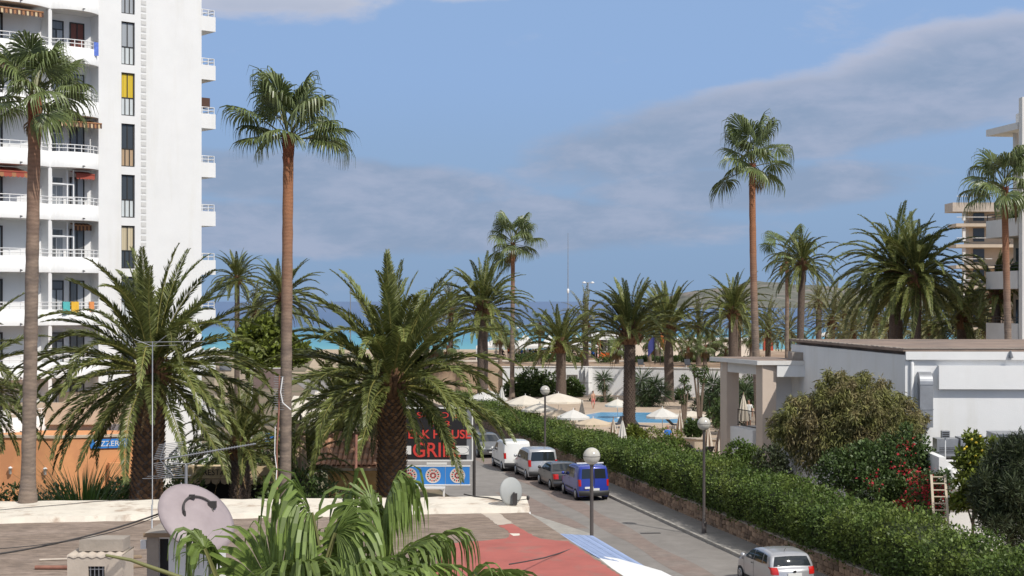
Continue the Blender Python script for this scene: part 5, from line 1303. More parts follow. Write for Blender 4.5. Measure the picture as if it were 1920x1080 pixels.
shrub('round_bush', 'round green bush at the foot of the portico columns', 'shrub', bs, px_clumps(bs, [(1385, 850, 26, 0), (1405, 858, 26, 0), (1372, 868, 20, 0), (1415, 880, 25, 0)]), 3500, .16, 'hedge', aspect=.55)
bs = (W(1430, 0, 76).x, 76, .4)
shrub('dark_bush', 'dark leafy bush between the portico and the olive shrub', 'shrub', bs, px_clumps(bs, [(1440, 865, 30, 0), (1455, 890, 32, 0), (1430, 900, 28, 0), (1465, 850, 22, 0)]), 3000, .18, 'dark_leaf', aspect=.5)
bs = (W(1255, 0, 88).x, 88, .4)
shrub('round_bush', 'small rounded bush rising just above the hedge in front of the man in blue', 'shrub', bs, px_clumps(bs, [(1250, 842, 26, 0), (1275, 848, 24, 0), (1230, 850, 22, 0)]), 2600, .17, 'hedge', aspect=.55)
bs = (W(480, 0, 122).x, 122, 0)
shrub('round_leaf_tree', 'leafy tree with yellow green foliage left of the tall trunk by the sea', 'tree', bs, px_clumps(bs, [(472, 625, 24, 0), (502, 618, 24, 0), (458, 652, 26, 0), (500, 650, 32, 0), (536, 645, 22, 0), (480, 680, 32, 0), (520, 680, 28, 0), (560, 665, 20, 0)]), 6500, .42, 'shrub_yellow', [([(0, 0, 0), (0, 0, 5)], .2)], aspect=.7, shell=.3, spray=24)
# grass like clump beside the pizzeria
def tuft(name, label, base, n, h, r, m='agave', wid=.05, lean=1.1, group=None, seed=0, part='leaves'):
    rs = np.random.default_rng(seed); root = thing(name, label, 'plant', base, 0, group); V = []; F = []
    for i in range(n):
        a = rs.uniform(0, 6.28); e_ = rs.uniform(.25, 1.5); L_ = h * rs.uniform(.7, 1.15); off = rs.uniform(0, r * .5)
        p = np.array([math.cos(a) * off, math.sin(a) * off, 0.02]); sd = np.array([-math.sin(a), math.cos(a), 0]); q0 = None
        for k in range(5):
            f = k / 4; ee = e_ - lean * f ** 1.6; d = np.array([math.cos(a) * math.cos(ee), math.sin(a) * math.cos(ee), math.sin(ee)])
            w_ = wid * (1 - f * .95)
            cur = (p + sd * w_, p - sd * w_)
            if q0 is not None:
                o = len(V); V.extend([q0[0], q0[1], cur[1], cur[0]]); F.append([o, o + 1, o + 2, o + 3])
            q0 = cur; p = p + d * L_ / 4
    place(part, fast_mesh(part, np.array(V), np.array(F), M[m]), root)
    return root
bs = W(157, 936, 62); tuft('strap_leaf_clump', 'bright green strap leaved clump against the orange wall', (bs.x, 62, 0), 900, 3.9, 1.9, 'agave', .055, 1.0, seed=1)
bs = W(225, 930, 64); shrub('low_shrub', 'low green shrub beside the bright strap leaved clump', 'shrub', (bs.x, 64, 0), [(0, 0, 2.0, .8), (.8, 0, 1.9, .8), (-.7, 0, 1.8, .6)], 2000, .2, 'shrub', aspect=.55)
for u, lab, k in ((20, 'sparse reddish shrub under the first wall lantern', 1), (100, 'sparse reddish shrub beside the fan palm trunk base', 2)):
    bs = W(u, 930, 63.5); shrub('wall_shrub', lab, 'shrub', (bs.x, 63.5, 0), [(0, 0, 1.7, 1.0), (.7, 0, 1.5, .8), (-.7, 0, 1.6, .8), (.3, 0, 2.3, .4)], 800, .2, 'shrub', aspect=.5, shell=.2)
for (u, v, Y, lab) in ((308, 905, 64, 'dense dark shrub behind the satellite dish'), (385, 850, 72, 'dense shrub below the long date palm leaf'), (560, 905, 63, 'green shrub at the foot of the tall fan palm'), (480, 830, 79, 'shaded shrub mass behind the restaurant'), (600, 800, 80, 'shaded shrub beyond the tiled hut')):
    bs = (W(u, 0, Y).x, Y, 0); z = W(0, v, Y).z
    shrub('dense_shrub', lab, 'shrub', bs, [(0, 0, z - .3, 1.1), (.9, .2, z - .8, 1.0), (-.9, 0, z - .7, 1.0), (.3, 0, z - 1.6, 1.2), (-.5, 0, z - 1.8, 1.2)], 2400, .24, 'shrub', aspect=.4, shell=.4)
# dark planting against the retaining wall and along the promenade
for (u, v, r_, lab) in ((995, 715, 26, 'dark bush against the retaining wall left of the garden palm'), (1030, 722, 26, 'dark bush in front of the retaining wall beside the palm trunk'), (970, 728, 22, 'dark bush beside the slender fan palm base'), (1072, 725, 16, 'ivy green bush in the wall doorway')):
    bs = (W(u, 0, 156.5).x, 156.5, .4); shrub('dark_bush', lab, 'shrub', bs, px_clumps(bs, [(u, v, r_, 0), (u + r_ * .7, v + 8, r_ * .8, 0), (u - r_ * .7, v + 8, r_ * .8, 0), (u, v + 18, r_, 0)], .5), 2400, .36, 'shrub', aspect=.45)
P = []
for i in range(26):
    u = 968 + i * 18; 
    if 1060 < u < 1180 and i % 3: continue
    bs = (W(u, 0, 176).x, 176 + (i % 3) * 2, 3.2)
    hh = .9 if u < 1060 else .55
    shrub('promenade_bush', 'low dark green bush in the planted strip along the promenade path', 'shrub', bs, [(0, 0, hh * .5, .8, .7, hh * .6), (.6, 0, hh * .5, .6, .6, hh * .5)], 420, .3, 'shrub', aspect=.5, group='bushes along the promenade path')
# yuccas by the pool
def yucca(label, base, heads, stems, n=170, L_=1.0):
    root = thing('yucca', label, 'plant', base, 0)
    b = MB()
    for pts in stems: b.tube(pts, [.12] * (len(pts) - 1) + [.09], 8)
    b.build('trunk', M['bark'], root)
    for hi, (x, y, z, s) in enumerate(heads):
        rs = np.random.default_rng(hi + int(abs(base[0]) * 10)); V = []; F = []
        for i in range(n):
            d = rs.normal(size=3); d[2] = d[2] * .8 + .15; d /= np.linalg.norm(d); sd = np_norm(np.cross(d, rs.normal(size=3))); ln = L_ * s * rs.uniform(.75, 1.1)
            p0 = np.array([x, y, z]) + d * .05; p1 = p0 + d * ln * .5; p2 = p1 + np_norm(d + np.array([0, 0, -.25])) * ln * .5
            o = len(V); V.extend([p0 + sd * .02, p1 + sd * .035, p2, p1 - sd * .035]); F.append([o, o + 1, o + 2, o + 3])
        place('leaf_rosette', fast_mesh('leaf_rosette', np.array(V), np.array(F), M['yucca']), root)
    return root
def yh(base, lst):
    hs, st_ = [], []
    for (u, v, s) in lst:
        c = W(u, v, base[1]); x, z = c.x - base[0], c.z - base[2]; hs.append((x, random.uniform(-.3, .3), z, s)); st_.append([(x * .25, 0, 0), (x * .5, 0, z * .5), (x, 0, z)])
    return hs, st_
for (u, Y, lst, lab) in ((1136, 148, [(1132, 710, 1.25), (1137, 752, 1.0), (1130, 728, .8)], 'slim yucca with two leaf heads standing at the pool edge'), (1215, 142, [(1203, 712, 1.6), (1228, 722, 1.6), (1195, 740, 1.5), (1240, 738, 1.6), (1215, 735, 1.6), (1222, 752, 1.4), (1205, 755, 1.3)], 'many headed dark yucca thicket beside the thick ringed palm trunk'), (1342, 118, [(1338, 722, 1.5), (1350, 742, 1.4), (1330, 750, 1.2), (1346, 765, 1.2), (1356, 725, 1.2)], 'tall dark yucca close to the portico column'), (1400, 100, [(1398, 735, 1.0), (1408, 750, .8)], 'reddish yucca seen between the portico columns')):
    bs = (W(u, 0, Y).x, Y, .4); hs, st_ = yh(bs, lst); yucca(lab, bs, hs, st_)
# clipped trees with leaf balls
for (u, Y, balls, lab) in ((1283, 112, [(1283, 712, 9), (1276, 735, 8), (1290, 728, 7), (1280, 752, 6)], 'clipped tree with small round leaf balls on pinkish stems'), (1312, 113, [(1308, 700, 10), (1318, 712, 8), (1300, 690, 7), (1322, 694, 8)], 'taller clipped tree with leaf balls beside the tall yucca')):
    bs = (W(u, 0, Y).x, Y, .4); cl = px_clumps(bs, [(a, c, d, 0) for a, c, d in balls]); 
    shrub('clipped_tree', lab, 'tree', bs, cl, 900, .16, 'shrub', [([(0, 0, 0), (c[0] * .4, 0, c[2] * .5), (c[0], 0, c[2])], .13) for c in cl], shell=.3)
bs = (W(1225, 0, 101.5).x, 101.9, 1.0); shrub('planter_shrub', 'low mixed shrubs growing on the stone planter wall', 'shrub', bs, [(-.9, 0, .2, .5), (0, 0, .3, .55), (.9, -.1, .3, .5), (1.6, -.2, .2, .45)], 1300, .16, 'shrub_yellow', aspect=.5)

for (u, v, Y, r_, lab, mm) in ((1120, 762, 150, 14, 'low green bush at the foot of the slim yucca', 'shrub'), (1190, 755, 152, 20, 'dark bush left of the yucca thicket by the white wall', 'shrub'), (1270, 748, 152, 16, 'bush between the yucca thicket and the clipped trees', 'shrub'), (1325, 755, 136, 20, 'dark bush behind the clipped trees', 'dark_leaf'), (1362, 770, 112, 24, 'dark leafy bush next to the tall yucca', 'shrub'), (1405, 725, 140, 22, 'green bush seen through the portico columns', 'shrub'), (1300, 800, 104, 12, 'small shrub beside the brown striped closed parasol', 'shrub'), (1190, 812, 100, 13, 'small shrub below the thick ringed palm trunk', 'shrub_yellow')):
    bs = (W(u, 0, Y).x, Y, .4)
    shrub('garden_bush', lab, 'shrub', bs, px_clumps(bs, [(u, v, r_, 0), (u + r_ * .8, v + r_ * .4, r_ * .8, 0), (u - r_ * .8, v + r_ * .5, r_ * .7, 0), (u, v + r_, r_, 0)]), 1800, .26, mm, aspect=.45, spray=20)
XP = [(1478, 605, 150, 3.2, 'low date palm beside the red kiosk and thin trunks'), (1670, 590, 128, 4.0, 'yellowish date palm filling in behind the dense pair'), (1735, 600, 118, 3.6, 'low date palm right behind the hall roof'), (1585, 570, 158, 3.8, 'date palm rising before the headland ridge')]
for i, (u, v, Y, fl_, lab) in enumerate(XP):
    zb = .4 if Y < 141 else 3.2; far_date_palm(lab, (W(u, 0, Y).x, Y, zb if u > 900 else 0), W(0, v + 22, Y).z - (zb if u > 900 else 0), fl_, i + 1, .27, 0, None, i * 2.1)
# ------------------------------------------------------------------ vehicles
M['tyre'] = mat('tyre_rubber', (.02, .02, .021), .85)
M['rim'] = mat('wheel_rim', (.42, .43, .44), .35, metal=.7)
M['car_glass'] = mat('car_glass', (.02, .025, .03), .04, spec=.7)
M['lamp_red'] = mat('tail_lamp_red', (.50, .015, .012), .2, coat=.5)
M['lamp_orange'] = mat('indicator_orange', (.65, .16, .01), .2)
M['headlamp'] = mat('headlamp_glass', (.55, .57, .6), .12, metal=.3)
M['plate'] = mat('number_plate', (.70, .70, .68), .5)
M['trim'] = mat('black_plastic_trim', (.025, .025, .027), .55)
def paint(name, c, metal=.3, r=.32): return mat(name, c, r, .03, 2.0, metal=metal, coat=.6)
def smooth(x): x = max(0, min(1, x)); return x * x * (3 - 2 * x)
def car(name, label, base, rz, prof, Wd, belt, pnt, side_win, rear, front, wheels, wr, tail, group, tumble=.20, trim=None, split_rear=False, plate=True, extras=None, handle_z=None, doors=(), cat='car', headlights=True, bump=.03, rails=False, blank_rear=False):
    root = thing(name, label, cat, base, rz, group)
    pr = [Vector((x, 0, z)) for x, z in prof]
    # resample the outline
    seg = []; acc = [0]
    for i in range(len(pr) - 1): acc.append(acc[-1] + (pr[i + 1] - pr[i]).length)
    T = acc[-1]
    def at(s):
        s = max(0, min(T - 1e-5, s))
        for i in range(len(pr) - 1):
            if s <= acc[i + 1]:
                f = (s - acc[i]) / (acc[i + 1] - acc[i]); return pr[i].lerp(pr[i + 1], f)
        return pr[-1]
    xs = [p.x for p in pr]; x0, x1 = min(xs), max(xs); zt = max(p.z for p in pr); zb = .22
    def hw(x, z):
        h = Wd / 2
        h *= 1 - .13 * smooth((x - (x1 - .75)) / .75) ** 2 - .07 * smooth((x0 + .5 - x) / .5) ** 2
        if z > belt: h *= 1 - tumble * ((z - belt) / (zt - belt)) ** 1.25
        if z < .5: h *= 1 - .05 * ((.5 - z) / .3)
        return h
    def bow(x, z, f):      # ends bow outwards in plan
        e_ = smooth((x - (x1 - .9)) / .9); r_ = smooth((x0 + .7 - x) / .7)
        return x - e_ * .20 * f * f + r_ * .13 * f * f
    NSs = 84; b = MB(); rows = []
    ql = [0, .22, .45, .7, .9, .975]
    for i in range(NSs + 1):
        p = at(T * i / NSs); x, z = p.x, p.z; row = []
        for q in ql:
            zz = zb + (z - zb) * q; hh = hw(x, zz) - (.012 if q > .95 else 0); row.append((bow(x, zz, 1), hh, zz))
        ht = hw(x, z)
        for f in (.94, .8, .45, 0): row.append((bow(x, z, f), ht * f, z + .035 * (1 - f * f) - .012))
        rows.append(row + [(a, -b_, c) for a, b_, c in row[::-1][1:]])
    n = len(rows[0]); vs = [p for r_ in rows for p in r_]
    b.add(vs, [(i * n + j, i * n + j + 1, (i + 1) * n + j + 1, (i + 1) * n + j) for i in range(NSs) for j in range(n - 1)], 0, True)
    body = b.build('body', pnt, root)
    # glass on the sides
    def side_patch(q, m, nm, off=.008, parent=root, both=True, one=None):
        (xa, za), (xb, zb_), (xc, zc_), (xd, zd) = q
        for sg in ((1, -1) if both else (one,)):
            b = MB(); gr = 5; P = []
            for i in range(gr + 1):
                for j in range(gr + 1):
                    f, g = i / gr, j / gr
                    x = (xa * (1 - f) + xb * f) * (1 - g) + (xd * (1 - f) + xc * f) * g; z = (za * (1 - f) + zb_ * f) * (1 - g) + (zd * (1 - f) + zc_ * f) * g
                    P.append((bow(x, z, 1), sg * (hw(x, z) + off), z))
            b.add(P, [(i * (gr + 1) + j, (i + 1) * (gr + 1) + j, (i + 1) * (gr + 1) + j + 1, i * (gr + 1) + j + 1) for i in range(gr) for j in range(gr)], 0, True)
            b.build(nm, m, parent)
    for q in side_win: side_patch(q, M['car_glass'], 'side_window')
    # patches on front, roof and rear follow the outline
    def nrm(s):
        a, c = at(s - .02), at(s + .02); d = (c - a).normalized(); return Vector((d.z, 0, -d.x))
    def prof_patch(s0, s1, f0, f1, m, nm, off=.008, c0=None, c1=None, parent=root, y_inset=0.0):
        "between outline lengths s0 and s1 and between width fractions f0 and f1 (c0, c1: fractions at the s1 end)"
        b = MB(); gi, gj = 6, 8; P = []
        for i in range(gi + 1):
            s = s0 + (s1 - s0) * i / gi; p = at(s); nn_ = nrm(s)
            for j in range(gj + 1):
                fa = f0 + ((c0 if c0 is not None else f0) - f0) * i / gi; fb_ = f1 + ((c1 if c1 is not None else f1) - f1) * i / gi
                f = fa + (fb_ - fa) * j / gj
                q = Vector((bow(p.x, p.z, abs(f)), f * hw(p.x, p.z), p.z + .035 * (1 - f * f) - .012)) + nn_ * off
                P.append(tuple(q))
        b.add(P, [(i * (gj + 1) + j, i * (gj + 1) + j + 1, (i + 1) * (gj + 1) + j + 1, (i + 1) * (gj + 1) + j) for i in range(gi) for j in range(gj)], 0, True)
        return b.build(nm, m, parent)
    def s_of(x, z):     # outline length nearest to a point
        best = min(range(400), key=lambda i: (at(T * i / 399) - Vector((x, 0, z))).length); return T * best / 399
    car.pp, car.sp, car.so, car.root = prof_patch, side_patch, s_of, root
    (fx0, fz0, fx1, fz1) = front
    prof_patch(s_of(fx0, fz0), s_of(fx1, fz1), -.90, .90, M['car_glass'], 'windscreen', c0=-.84, c1=.84)
    (rx0, rz0, rx1, rz1) = rear
    if not blank_rear:
        if split_rear:
            for a, c in ((-.84, -.05), (.05, .84)): prof_patch(s_of(rx0, rz0), s_of(rx1, rz1), a, c, M['car_glass'], 'rear_window', c0=a * .99, c1=c * .99)
        else: prof_patch(s_of(rx0, rz0), s_of(rx1, rz1), -.84, .84, M['car_glass'], 'rear_window', c0=-.88, c1=.88)
    # lamps at the rear corners
    z0, z1, wf = tail
    for sg in (1, -1):
        xt = min(p.x for p in pr if p.z < 1.2)
        b = MB(); gi, gj = 4, 6; P = []
        for i in range(gi + 1):
            z = z0 + (z1 - z0) * i / gi; s = s_of(xt, z); p = at(T - 1e-3) if False else min((at(T * k / 300) for k in range(150, 301)), key=lambda q: abs(q.z - z))
            for j in range(gj + 1):
                f = j / gj
                if f < .6: ff = wf + (1.01 - wf) * f / .6; q = (bow(p.x, z, ff) - .018, sg * ff * hw(p.x, z), z)
                else: g = (f - .6) / .4; q = (bow(p.x, z, 1) - .012 + g * .20, sg * (hw(p.x + .1, z) + .014), z)
                P.append(q)
        b.add(P, [(i * (gj + 1) + j, i * (gj + 1) + j + 1, (i + 1) * (gj + 1) + j + 1, (i + 1) * (gj + 1) + j) for i in range(gi) for j in range(gj)], 0, True)
        b.build('tail_light', M['lamp_red'], root)
    if headlights:
        xf = x1
        for sg in (1, -1):
            s0, s1 = s_of(x1 - .02, .60), s_of(x1 - .25, .80)
            prof_patch(s0, s1, sg * .58, sg * .97, M['headlamp'], 'headlight', off=.014)
        prof_patch(s_of(x1, .46), s_of(x1, .56), -.45, .45, M['trim'], 'grille', off=.012)
        prof_patch(s_of(x1, .34), s_of(x1, .43), -.26, .26, M['plate'], 'number_plate', off=.02)
    # bumpers and plate
    tm = trim or pnt
    b = MB()
    P = []
    for (z, o_) in ((.26, .0), (.30, .05), (.50, .06), (.55, .01)):
        for j in range(13):
            f = -1 + 2 * j / 12; P.append((bow(x0, z, f) - o_ * (1 - .1 * f * f) + .02, f * (hw(x0 + .2, z) + o_ * .3), z))
    b.add(P, [(i * 13 + j, i * 13 + j + 1, (i + 1) * 13 + j + 1, (i + 1) * 13 + j) for i in range(3) for j in range(12)], 0, True); b.build('rear_bumper', tm, root)
    if plate:
        b = MB(); zp = plate if isinstance(plate, float) else .74; xp = min((at(T * k / 300) for k in range(150, 301)), key=lambda q: abs(q.z - zp)).x; b.box(xp - .025, xp - .004, -.26, .26, zp - .06, zp + .06); b.build('number_plate', M['plate'], root)
    # wheels, and dark discs standing in for the shade of uncut wheel wells
    for wx in wheels:
        for sg in (1, -1):
            yw = hw(wx, .35)
            b = MB(); Mx = Matrix.Rotation(R(90), 4, 'X')
            b.lathe([(wr * 1.18, -.004), (wr * 1.18, .006), (.01, .006)], 22, (wx, sg * (yw + .002), wr + .01), M=Mx)
            zs = [p for p in b.v]; b.build('wheel_well_shade', M['trim'], root)
            b = MB(); b.lathe([(wr * .62, -.11), (wr * .95, -.11), (wr, -.06), (wr, .06), (wr * .95, .11), (wr * .62, .11)], 22, (wx, sg * (yw - .075), wr), M=Mx); wo = b.build('wheel', M['tyre'], root)
            b = MB(); b.lathe([(wr * .64, .0), (wr * .60, .02), (wr * .3, .03), (.02, .035)], 14, (wx, sg * (yw + (.028)), wr), M=Matrix.Rotation(R(-90 if sg > 0 else 90), 4, 'X'))
            for k in range(5):
                a = k * 2 * math.pi / 5; b.box(wx + math.cos(a) * wr * .38 - .035, wx + math.cos(a) * wr * .38 + .035, sg * (yw + .05) - .004, sg * (yw + .05) + .004, wr + math.sin(a) * wr * .38 - .035, wr + math.sin(a) * wr * .38 + .035, 1)
            b.build('rim', [M['rim'], M['tyre']], wo)
    # mirrors, seams, handles
    mx_ = front[2] - .35 if False else side_win[0][1][0] - .12
    for sg in (1, -1):
        b = MB(); y0 = hw(mx_, belt) * sg
        b.lathe([(.02, -.08), (.085, -.05), (.095, .04), (.05, .09), (.01, .1)], 10, (mx_, y0 + sg * .13, belt + .07)); b.box(mx_ - .03, mx_ + .03, min(y0, y0 + sg * .1), max(y0, y0 + sg * .1), belt + .01, belt + .05); b.build('wing_mirror', pnt, root)
    for dx_ in doors:
        side_patch(((dx_ - .008, .34), (dx_ + .008, .34), (dx_ + .008, belt), (dx_ - .008, belt)), M['trim'], 'door_seam', off=.004)
        side_patch(((dx_ + .06, belt - .12), (dx_ + .20, belt - .12), (dx_ + .20, belt - .085), (dx_ + .06, belt - .085)), M['trim'], 'door_handle', off=.02)
    side_patch(((x0 + .5, .24), (x1 - .6, .24), (x1 - .6, .34), (x0 + .5, .34)), M['trim'], 'sill', off=.008)
    if trim is not None: side_patch(((wheels[0] + .5, .50), (wheels[1] - .5, .50), (wheels[1] - .5, .58), (wheels[0] + .5, .58)), M['trim'], 'rub_strip', off=.018)
    if rails:
        for sg in (1, -1):
            b = MB(); b.tube([(-1.4, sg * .62, zt + .01), (-1.3, sg * .62, zt + .07), (.3, sg * .62, zt + .08), (.45, sg * .62, zt + .0)], .022, 6); b.build('roof_rail', M['trim'], root)
    return root
VAN = [(2.08, .24), (2.14, .42), (2.10, .68), (2.0, .84), (1.15, 1.06), (.95, 1.12), (.28, 1.70), (-.1, 1.79), (-.9, 1.82), (-1.75, 1.79), (-1.93, 1.72), (-2.02, 1.10), (-2.06, .84), (-2.08, .60), (-2.06, .24)]
HATCH = [(1.93, .24), (1.99, .40), (1.96, .62), (1.85, .74), (1.0, .96), (.86, 1.0), (.12, 1.40), (-.15, 1.455), (-.7, 1.47), (-1.25, 1.43), (-1.46, 1.39), (-1.54, 1.345), (-1.630, 1.225), (-1.703, 1.10), (-1.76, .98), (-1.88, .88), (-1.95, .60), (-1.93, .24)]
SEDAN = [(2.1, .24), (2.16, .42), (2.12, .62), (2.0, .75), (1.05, .95), (.9, .99), (.15, 1.38), (-.15, 1.43), (-.75, 1.43), (-1.05, 1.38), (-1.62, 1.02), (-1.95, .98), (-2.08, .92), (-2.14, .62), (-2.1, .24)]
VW = [((-.10, 1.13), (.90, 1.13), (.42, 1.60), (-.10, 1.62)), ((-1.0, 1.13), (-.16, 1.13), (-.16, 1.62), (-1.0, 1.62)), ((-1.84, 1.15), (-1.08, 1.13), (-1.08, 1.61), (-1.76, 1.58))]
HWN = [((-.05, 1.0), (.74, .99), (.22, 1.34), (-.05, 1.37)), ((-.88, 1.01), (-.11, 1.0), (-.11, 1.37), (-.82, 1.36)), ((-1.32, 1.06), (-.95, 1.02), (-.90, 1.35), (-1.15, 1.33))]
SWN = [((-.08, .99), (.78, .98), (.26, 1.31), (-.08, 1.34)), ((-.95, 1.0), (-.14, .99), (-.14, 1.34), (-.85, 1.33)), ((-1.40, 1.03), (-1.02, 1.0), (-.94, 1.32), (-1.05, 1.31))]
def cpos(s, t_): return RP(s, t_, .008)
GC = 'cars parked along the street kerb'
# silver hatchback at the bottom edge
car('parked_car', 'silver hatchback parked nearest, sun glinting in its rear window', cpos(-24.9, -.92), ROAD_RZ, HATCH, 1.66, .98, paint('silver_paint', (.50, .50, .52), .55, .3), HWN, (-1.555, 1.32, -1.745, 1.005), (.84, 1.01, .14, 1.385), (-1.2, 1.22), .29, (.74, .98, .74), GC, doors=(-.08, .86), tumble=.2)
c_ = car.root
b = MB(); b.lathe([(.001, 0), (.055, 0), (.055, .012), (.001, .012)], 16, (-1.925, 0, .86), M=Matrix.Rotation(R(-90), 4, 'Y')); b.build('badge', M['trim'], c_)
b = MB(); b.tube([(-1.15, .1, 1.44), (-1.32, .1, 1.60)], .008, 5); b.build('aerial', M['trim'], c_)
car.pp(car.so(-1.725, 1.04), car.so(-1.745, 1.01), .62, .70, M['plate'], 'window_sticker', off=.014)
# blue van
car('parked_van', 'blue van with twin rear doors and a white roof bar parked behind the dark car', cpos(.75, -1.18), ROAD_RZ, [(x * .98, z) for x, z in VAN], 1.68, 1.12, paint('blue_paint', (.025, .05, .34), .1, .3), VW[:2], (-1.93, 1.66, -2.0, 1.16), (.92, 1.13, .30, 1.68), (-1.3, 1.28), .31, (.78, 1.12, .88), GC, doors=(-.12, .88), trim=M['trim'], split_rear=True, cat='van', plate=.62, tumble=.12)
c_ = car.root
b = MB(); b.box(-1.2, -1.05, -.72, .72, 1.87, 1.92)
for y in (-.6, .6): b.box(-1.15, -1.1, y - .03, y + .03, 1.80, 1.869)
b.build('roof_bar', M['sign_white'], c_)
b = MB(); b.box(-2.025, -1.995, -.008, .008, .56, 1.66); b.build('door_seam', M['trim'], c_)
b = MB(); b.box(-2.05, -2.015, .05, .52, .66, .76); b.build('white_strip', M['sign_white'], c_)
# dark car
car('parked_car', 'dark grey saloon parked between the blue van and the silver van', cpos(5.15, -1.45), ROAD_RZ, SEDAN, 1.72, .97, paint('dark_grey_paint', (.055, .055, .058), .4, .3), SWN, (-1.08, 1.36, -1.58, 1.05), (.88, 1.0, .18, 1.365), (-1.28, 1.32), .31, (.66, .93, .70), GC, doors=(-.1, .86))
# silver van
car('parked_van', 'silver van with a dark tinted rear window parked ahead of the dark car', cpos(10.05, -1.70), ROAD_RZ, [(x * 1.05, z * 1.0) for x, z in VAN], 1.78, 1.12, paint('pale_silver_paint', (.52, .52, .54), .5, .3), [[(x * 1.05, z) for x, z in q] for q in VW], (-2.03, 1.66, -2.11, 1.14), (.97, 1.13, .32, 1.68), (-1.4, 1.34), .32, (.82, 1.2, .86), GC, doors=(-.12, .92), trim=M['trim'], cat='van', plate=.70, tumble=.13)
# white van
car('parked_van', 'white van mostly hidden ahead of the silver van', cpos(14.75, -2.15), ROAD_RZ, [(x * 1.02, z * 1.02) for x, z in VAN], 1.76, 1.13, paint('white_paint_car', (.74, .74, .72), .0, .35), VW[:1], (-1.97, 1.68, -2.04, 1.2), (.94, 1.13, .30, 1.70), (-1.34, 1.30), .31, (.8, 1.15, .88), GC, doors=(-.12, .9), trim=M['trim'], cat='van', blank_rear=True, tumble=.12)
# approaching grey car
car('car', 'grey car facing the camera on the street, half hidden by a drooping palm leaf', RP(22.6, -2.15, .008), ROAD_RZ + math.pi, HATCH, 1.72, .98, paint('grey_paint', (.17, .175, .18), .5, .3), HWN, (-1.555, 1.32, -1.745, 1.005), (.84, 1.01, .14, 1.385), (-1.2, 1.22), .30, (.74, .98, .74), None, doors=(-.08, .86))

# ------------------------------------------------------------------ street lamps
M['globe'] = mat('lamp_globe', (.56, .53, .46), .18, .10, 2.0, spec=.6, col2=(.46, .44, .40), c2scale=2.5)
def lamp(label, x, y, h, r, z0=0.0):
    root = thing('street_lamp', label, 'street lamp', (x, y, z0), 0, 'globe street lamps')
    b = MB(); b.lathe([(.11, 0), (.11, .5), (.075, .56), (.065, 1.0), (.06, h - 2 * r - .05), (.085, h - 2 * r), (.12, h - 2 * r + .04)], 12); b.build('post', M['post'], root)
    b = MB(); b.lathe([(max(.004, r * math.sin(a)), h - r - r * math.cos(a)) for a in np.linspace(.25, math.pi, 20)], 28); g = b.build('globe', M['globe'], root)
    b = MB(); b.lathe([(r * 1.002, h - r - .012), (r * 1.012, h - r), (r * 1.002, h - r + .012)], 28); b.build('seam_ring', M['post'], g)
lamp('street lamp with a round globe standing near the blue slatted awning', 2.77, 51.9, 5.22, .30, .10)
lamp('street lamp with a round globe on the sidewalk in front of the portico', PX(1320, 66.2), 66.2, 5.15, .295, .12)
lamp('street lamp with a round globe rising out of the hedge behind the vans', PX(1022, 94.5), 94.5, 4.95, .30, .12)
# distant lamps and mast
ms = thing('mast', 'tall thin white mast rising above the beach', 'mast', (PX(1065, 205), 205, 3.2))
b = MB(); hm = W(0, 437, 205).z - 3.2; b.tube([(0, 0, 0), (0, 0, hm * .5), (0, 0, hm)], [.085, .07, .03], 8); b.build('pole', M['metal_grey'], ms)
b = MB(); b.lathe([(.02, -.4), (.16, -.2), (.16, .2), (.02, .4)], 8, (0, 0, hm * .52)); b.build('collar', M['metal_white'], ms)
tl = thing('floodlight_mast', 'thin mast with two white floodlights above the beach bar', 'lamp', (PX(1103, 200), 200, 3.2))
hm = W(0, 530, 200).z - 3.2
b = MB(); b.tube([(0, 0, 0), (0, 0, hm)], [.09, .06], 8); b.tube([(-.6, 0, hm), (.6, 0, hm)], .04, 6); b.build('pole', M['metal_grey'], tl)
for x in (-.55, .55):
    b = MB(); b.lathe([(.05, .16), (.24, .06), (.26, -.02), (.2, -.08), (.02, -.1)], 10, (x, 0, hm)); b.build('lamp_head', M['sign_white'], tl)
gl = thing('globe_lamp', 'white globe lamp in front of the dark beach bar', 'lamp', (PX(1083, 186), 186, 3.2))
b = MB(); b.tube([(0, 0, 0), (0, 0, .9)], .05, 6); b.build('post', M['metal_white'], gl)
b = MB(); b.lathe([(max(.004, .36 * math.sin(a)), 1.2 - .36 * math.cos(a)) for a in np.linspace(.1, math.pi, 12)], 16); b.build('globe', M['sign_white'], gl)
for (u, vtop, Y, lab) in ((657, 528, 150, 'thin lamp mast between the big palm leaves and the sea'), (971, 615, 190, 'short white lamp post by the beach tents')):
    o = thing('lamp_mast', lab, 'lamp', (PX(u, Y), Y, 0 if u < 900 else 3.2)); hm = W(0, vtop, Y).z - o.location.z
    b = MB(); b.tube([(0, 0, 0), (0, 0, hm)], [.07, .045], 6); b.build('pole', M['metal_grey'], o)
    b = MB(); b.lathe([(.03, -.12), (.22, -.03), (.18, .06), (.02, .1)], 10, (0, 0, hm)); b.build('lamp_head', M['sign_white'], o)

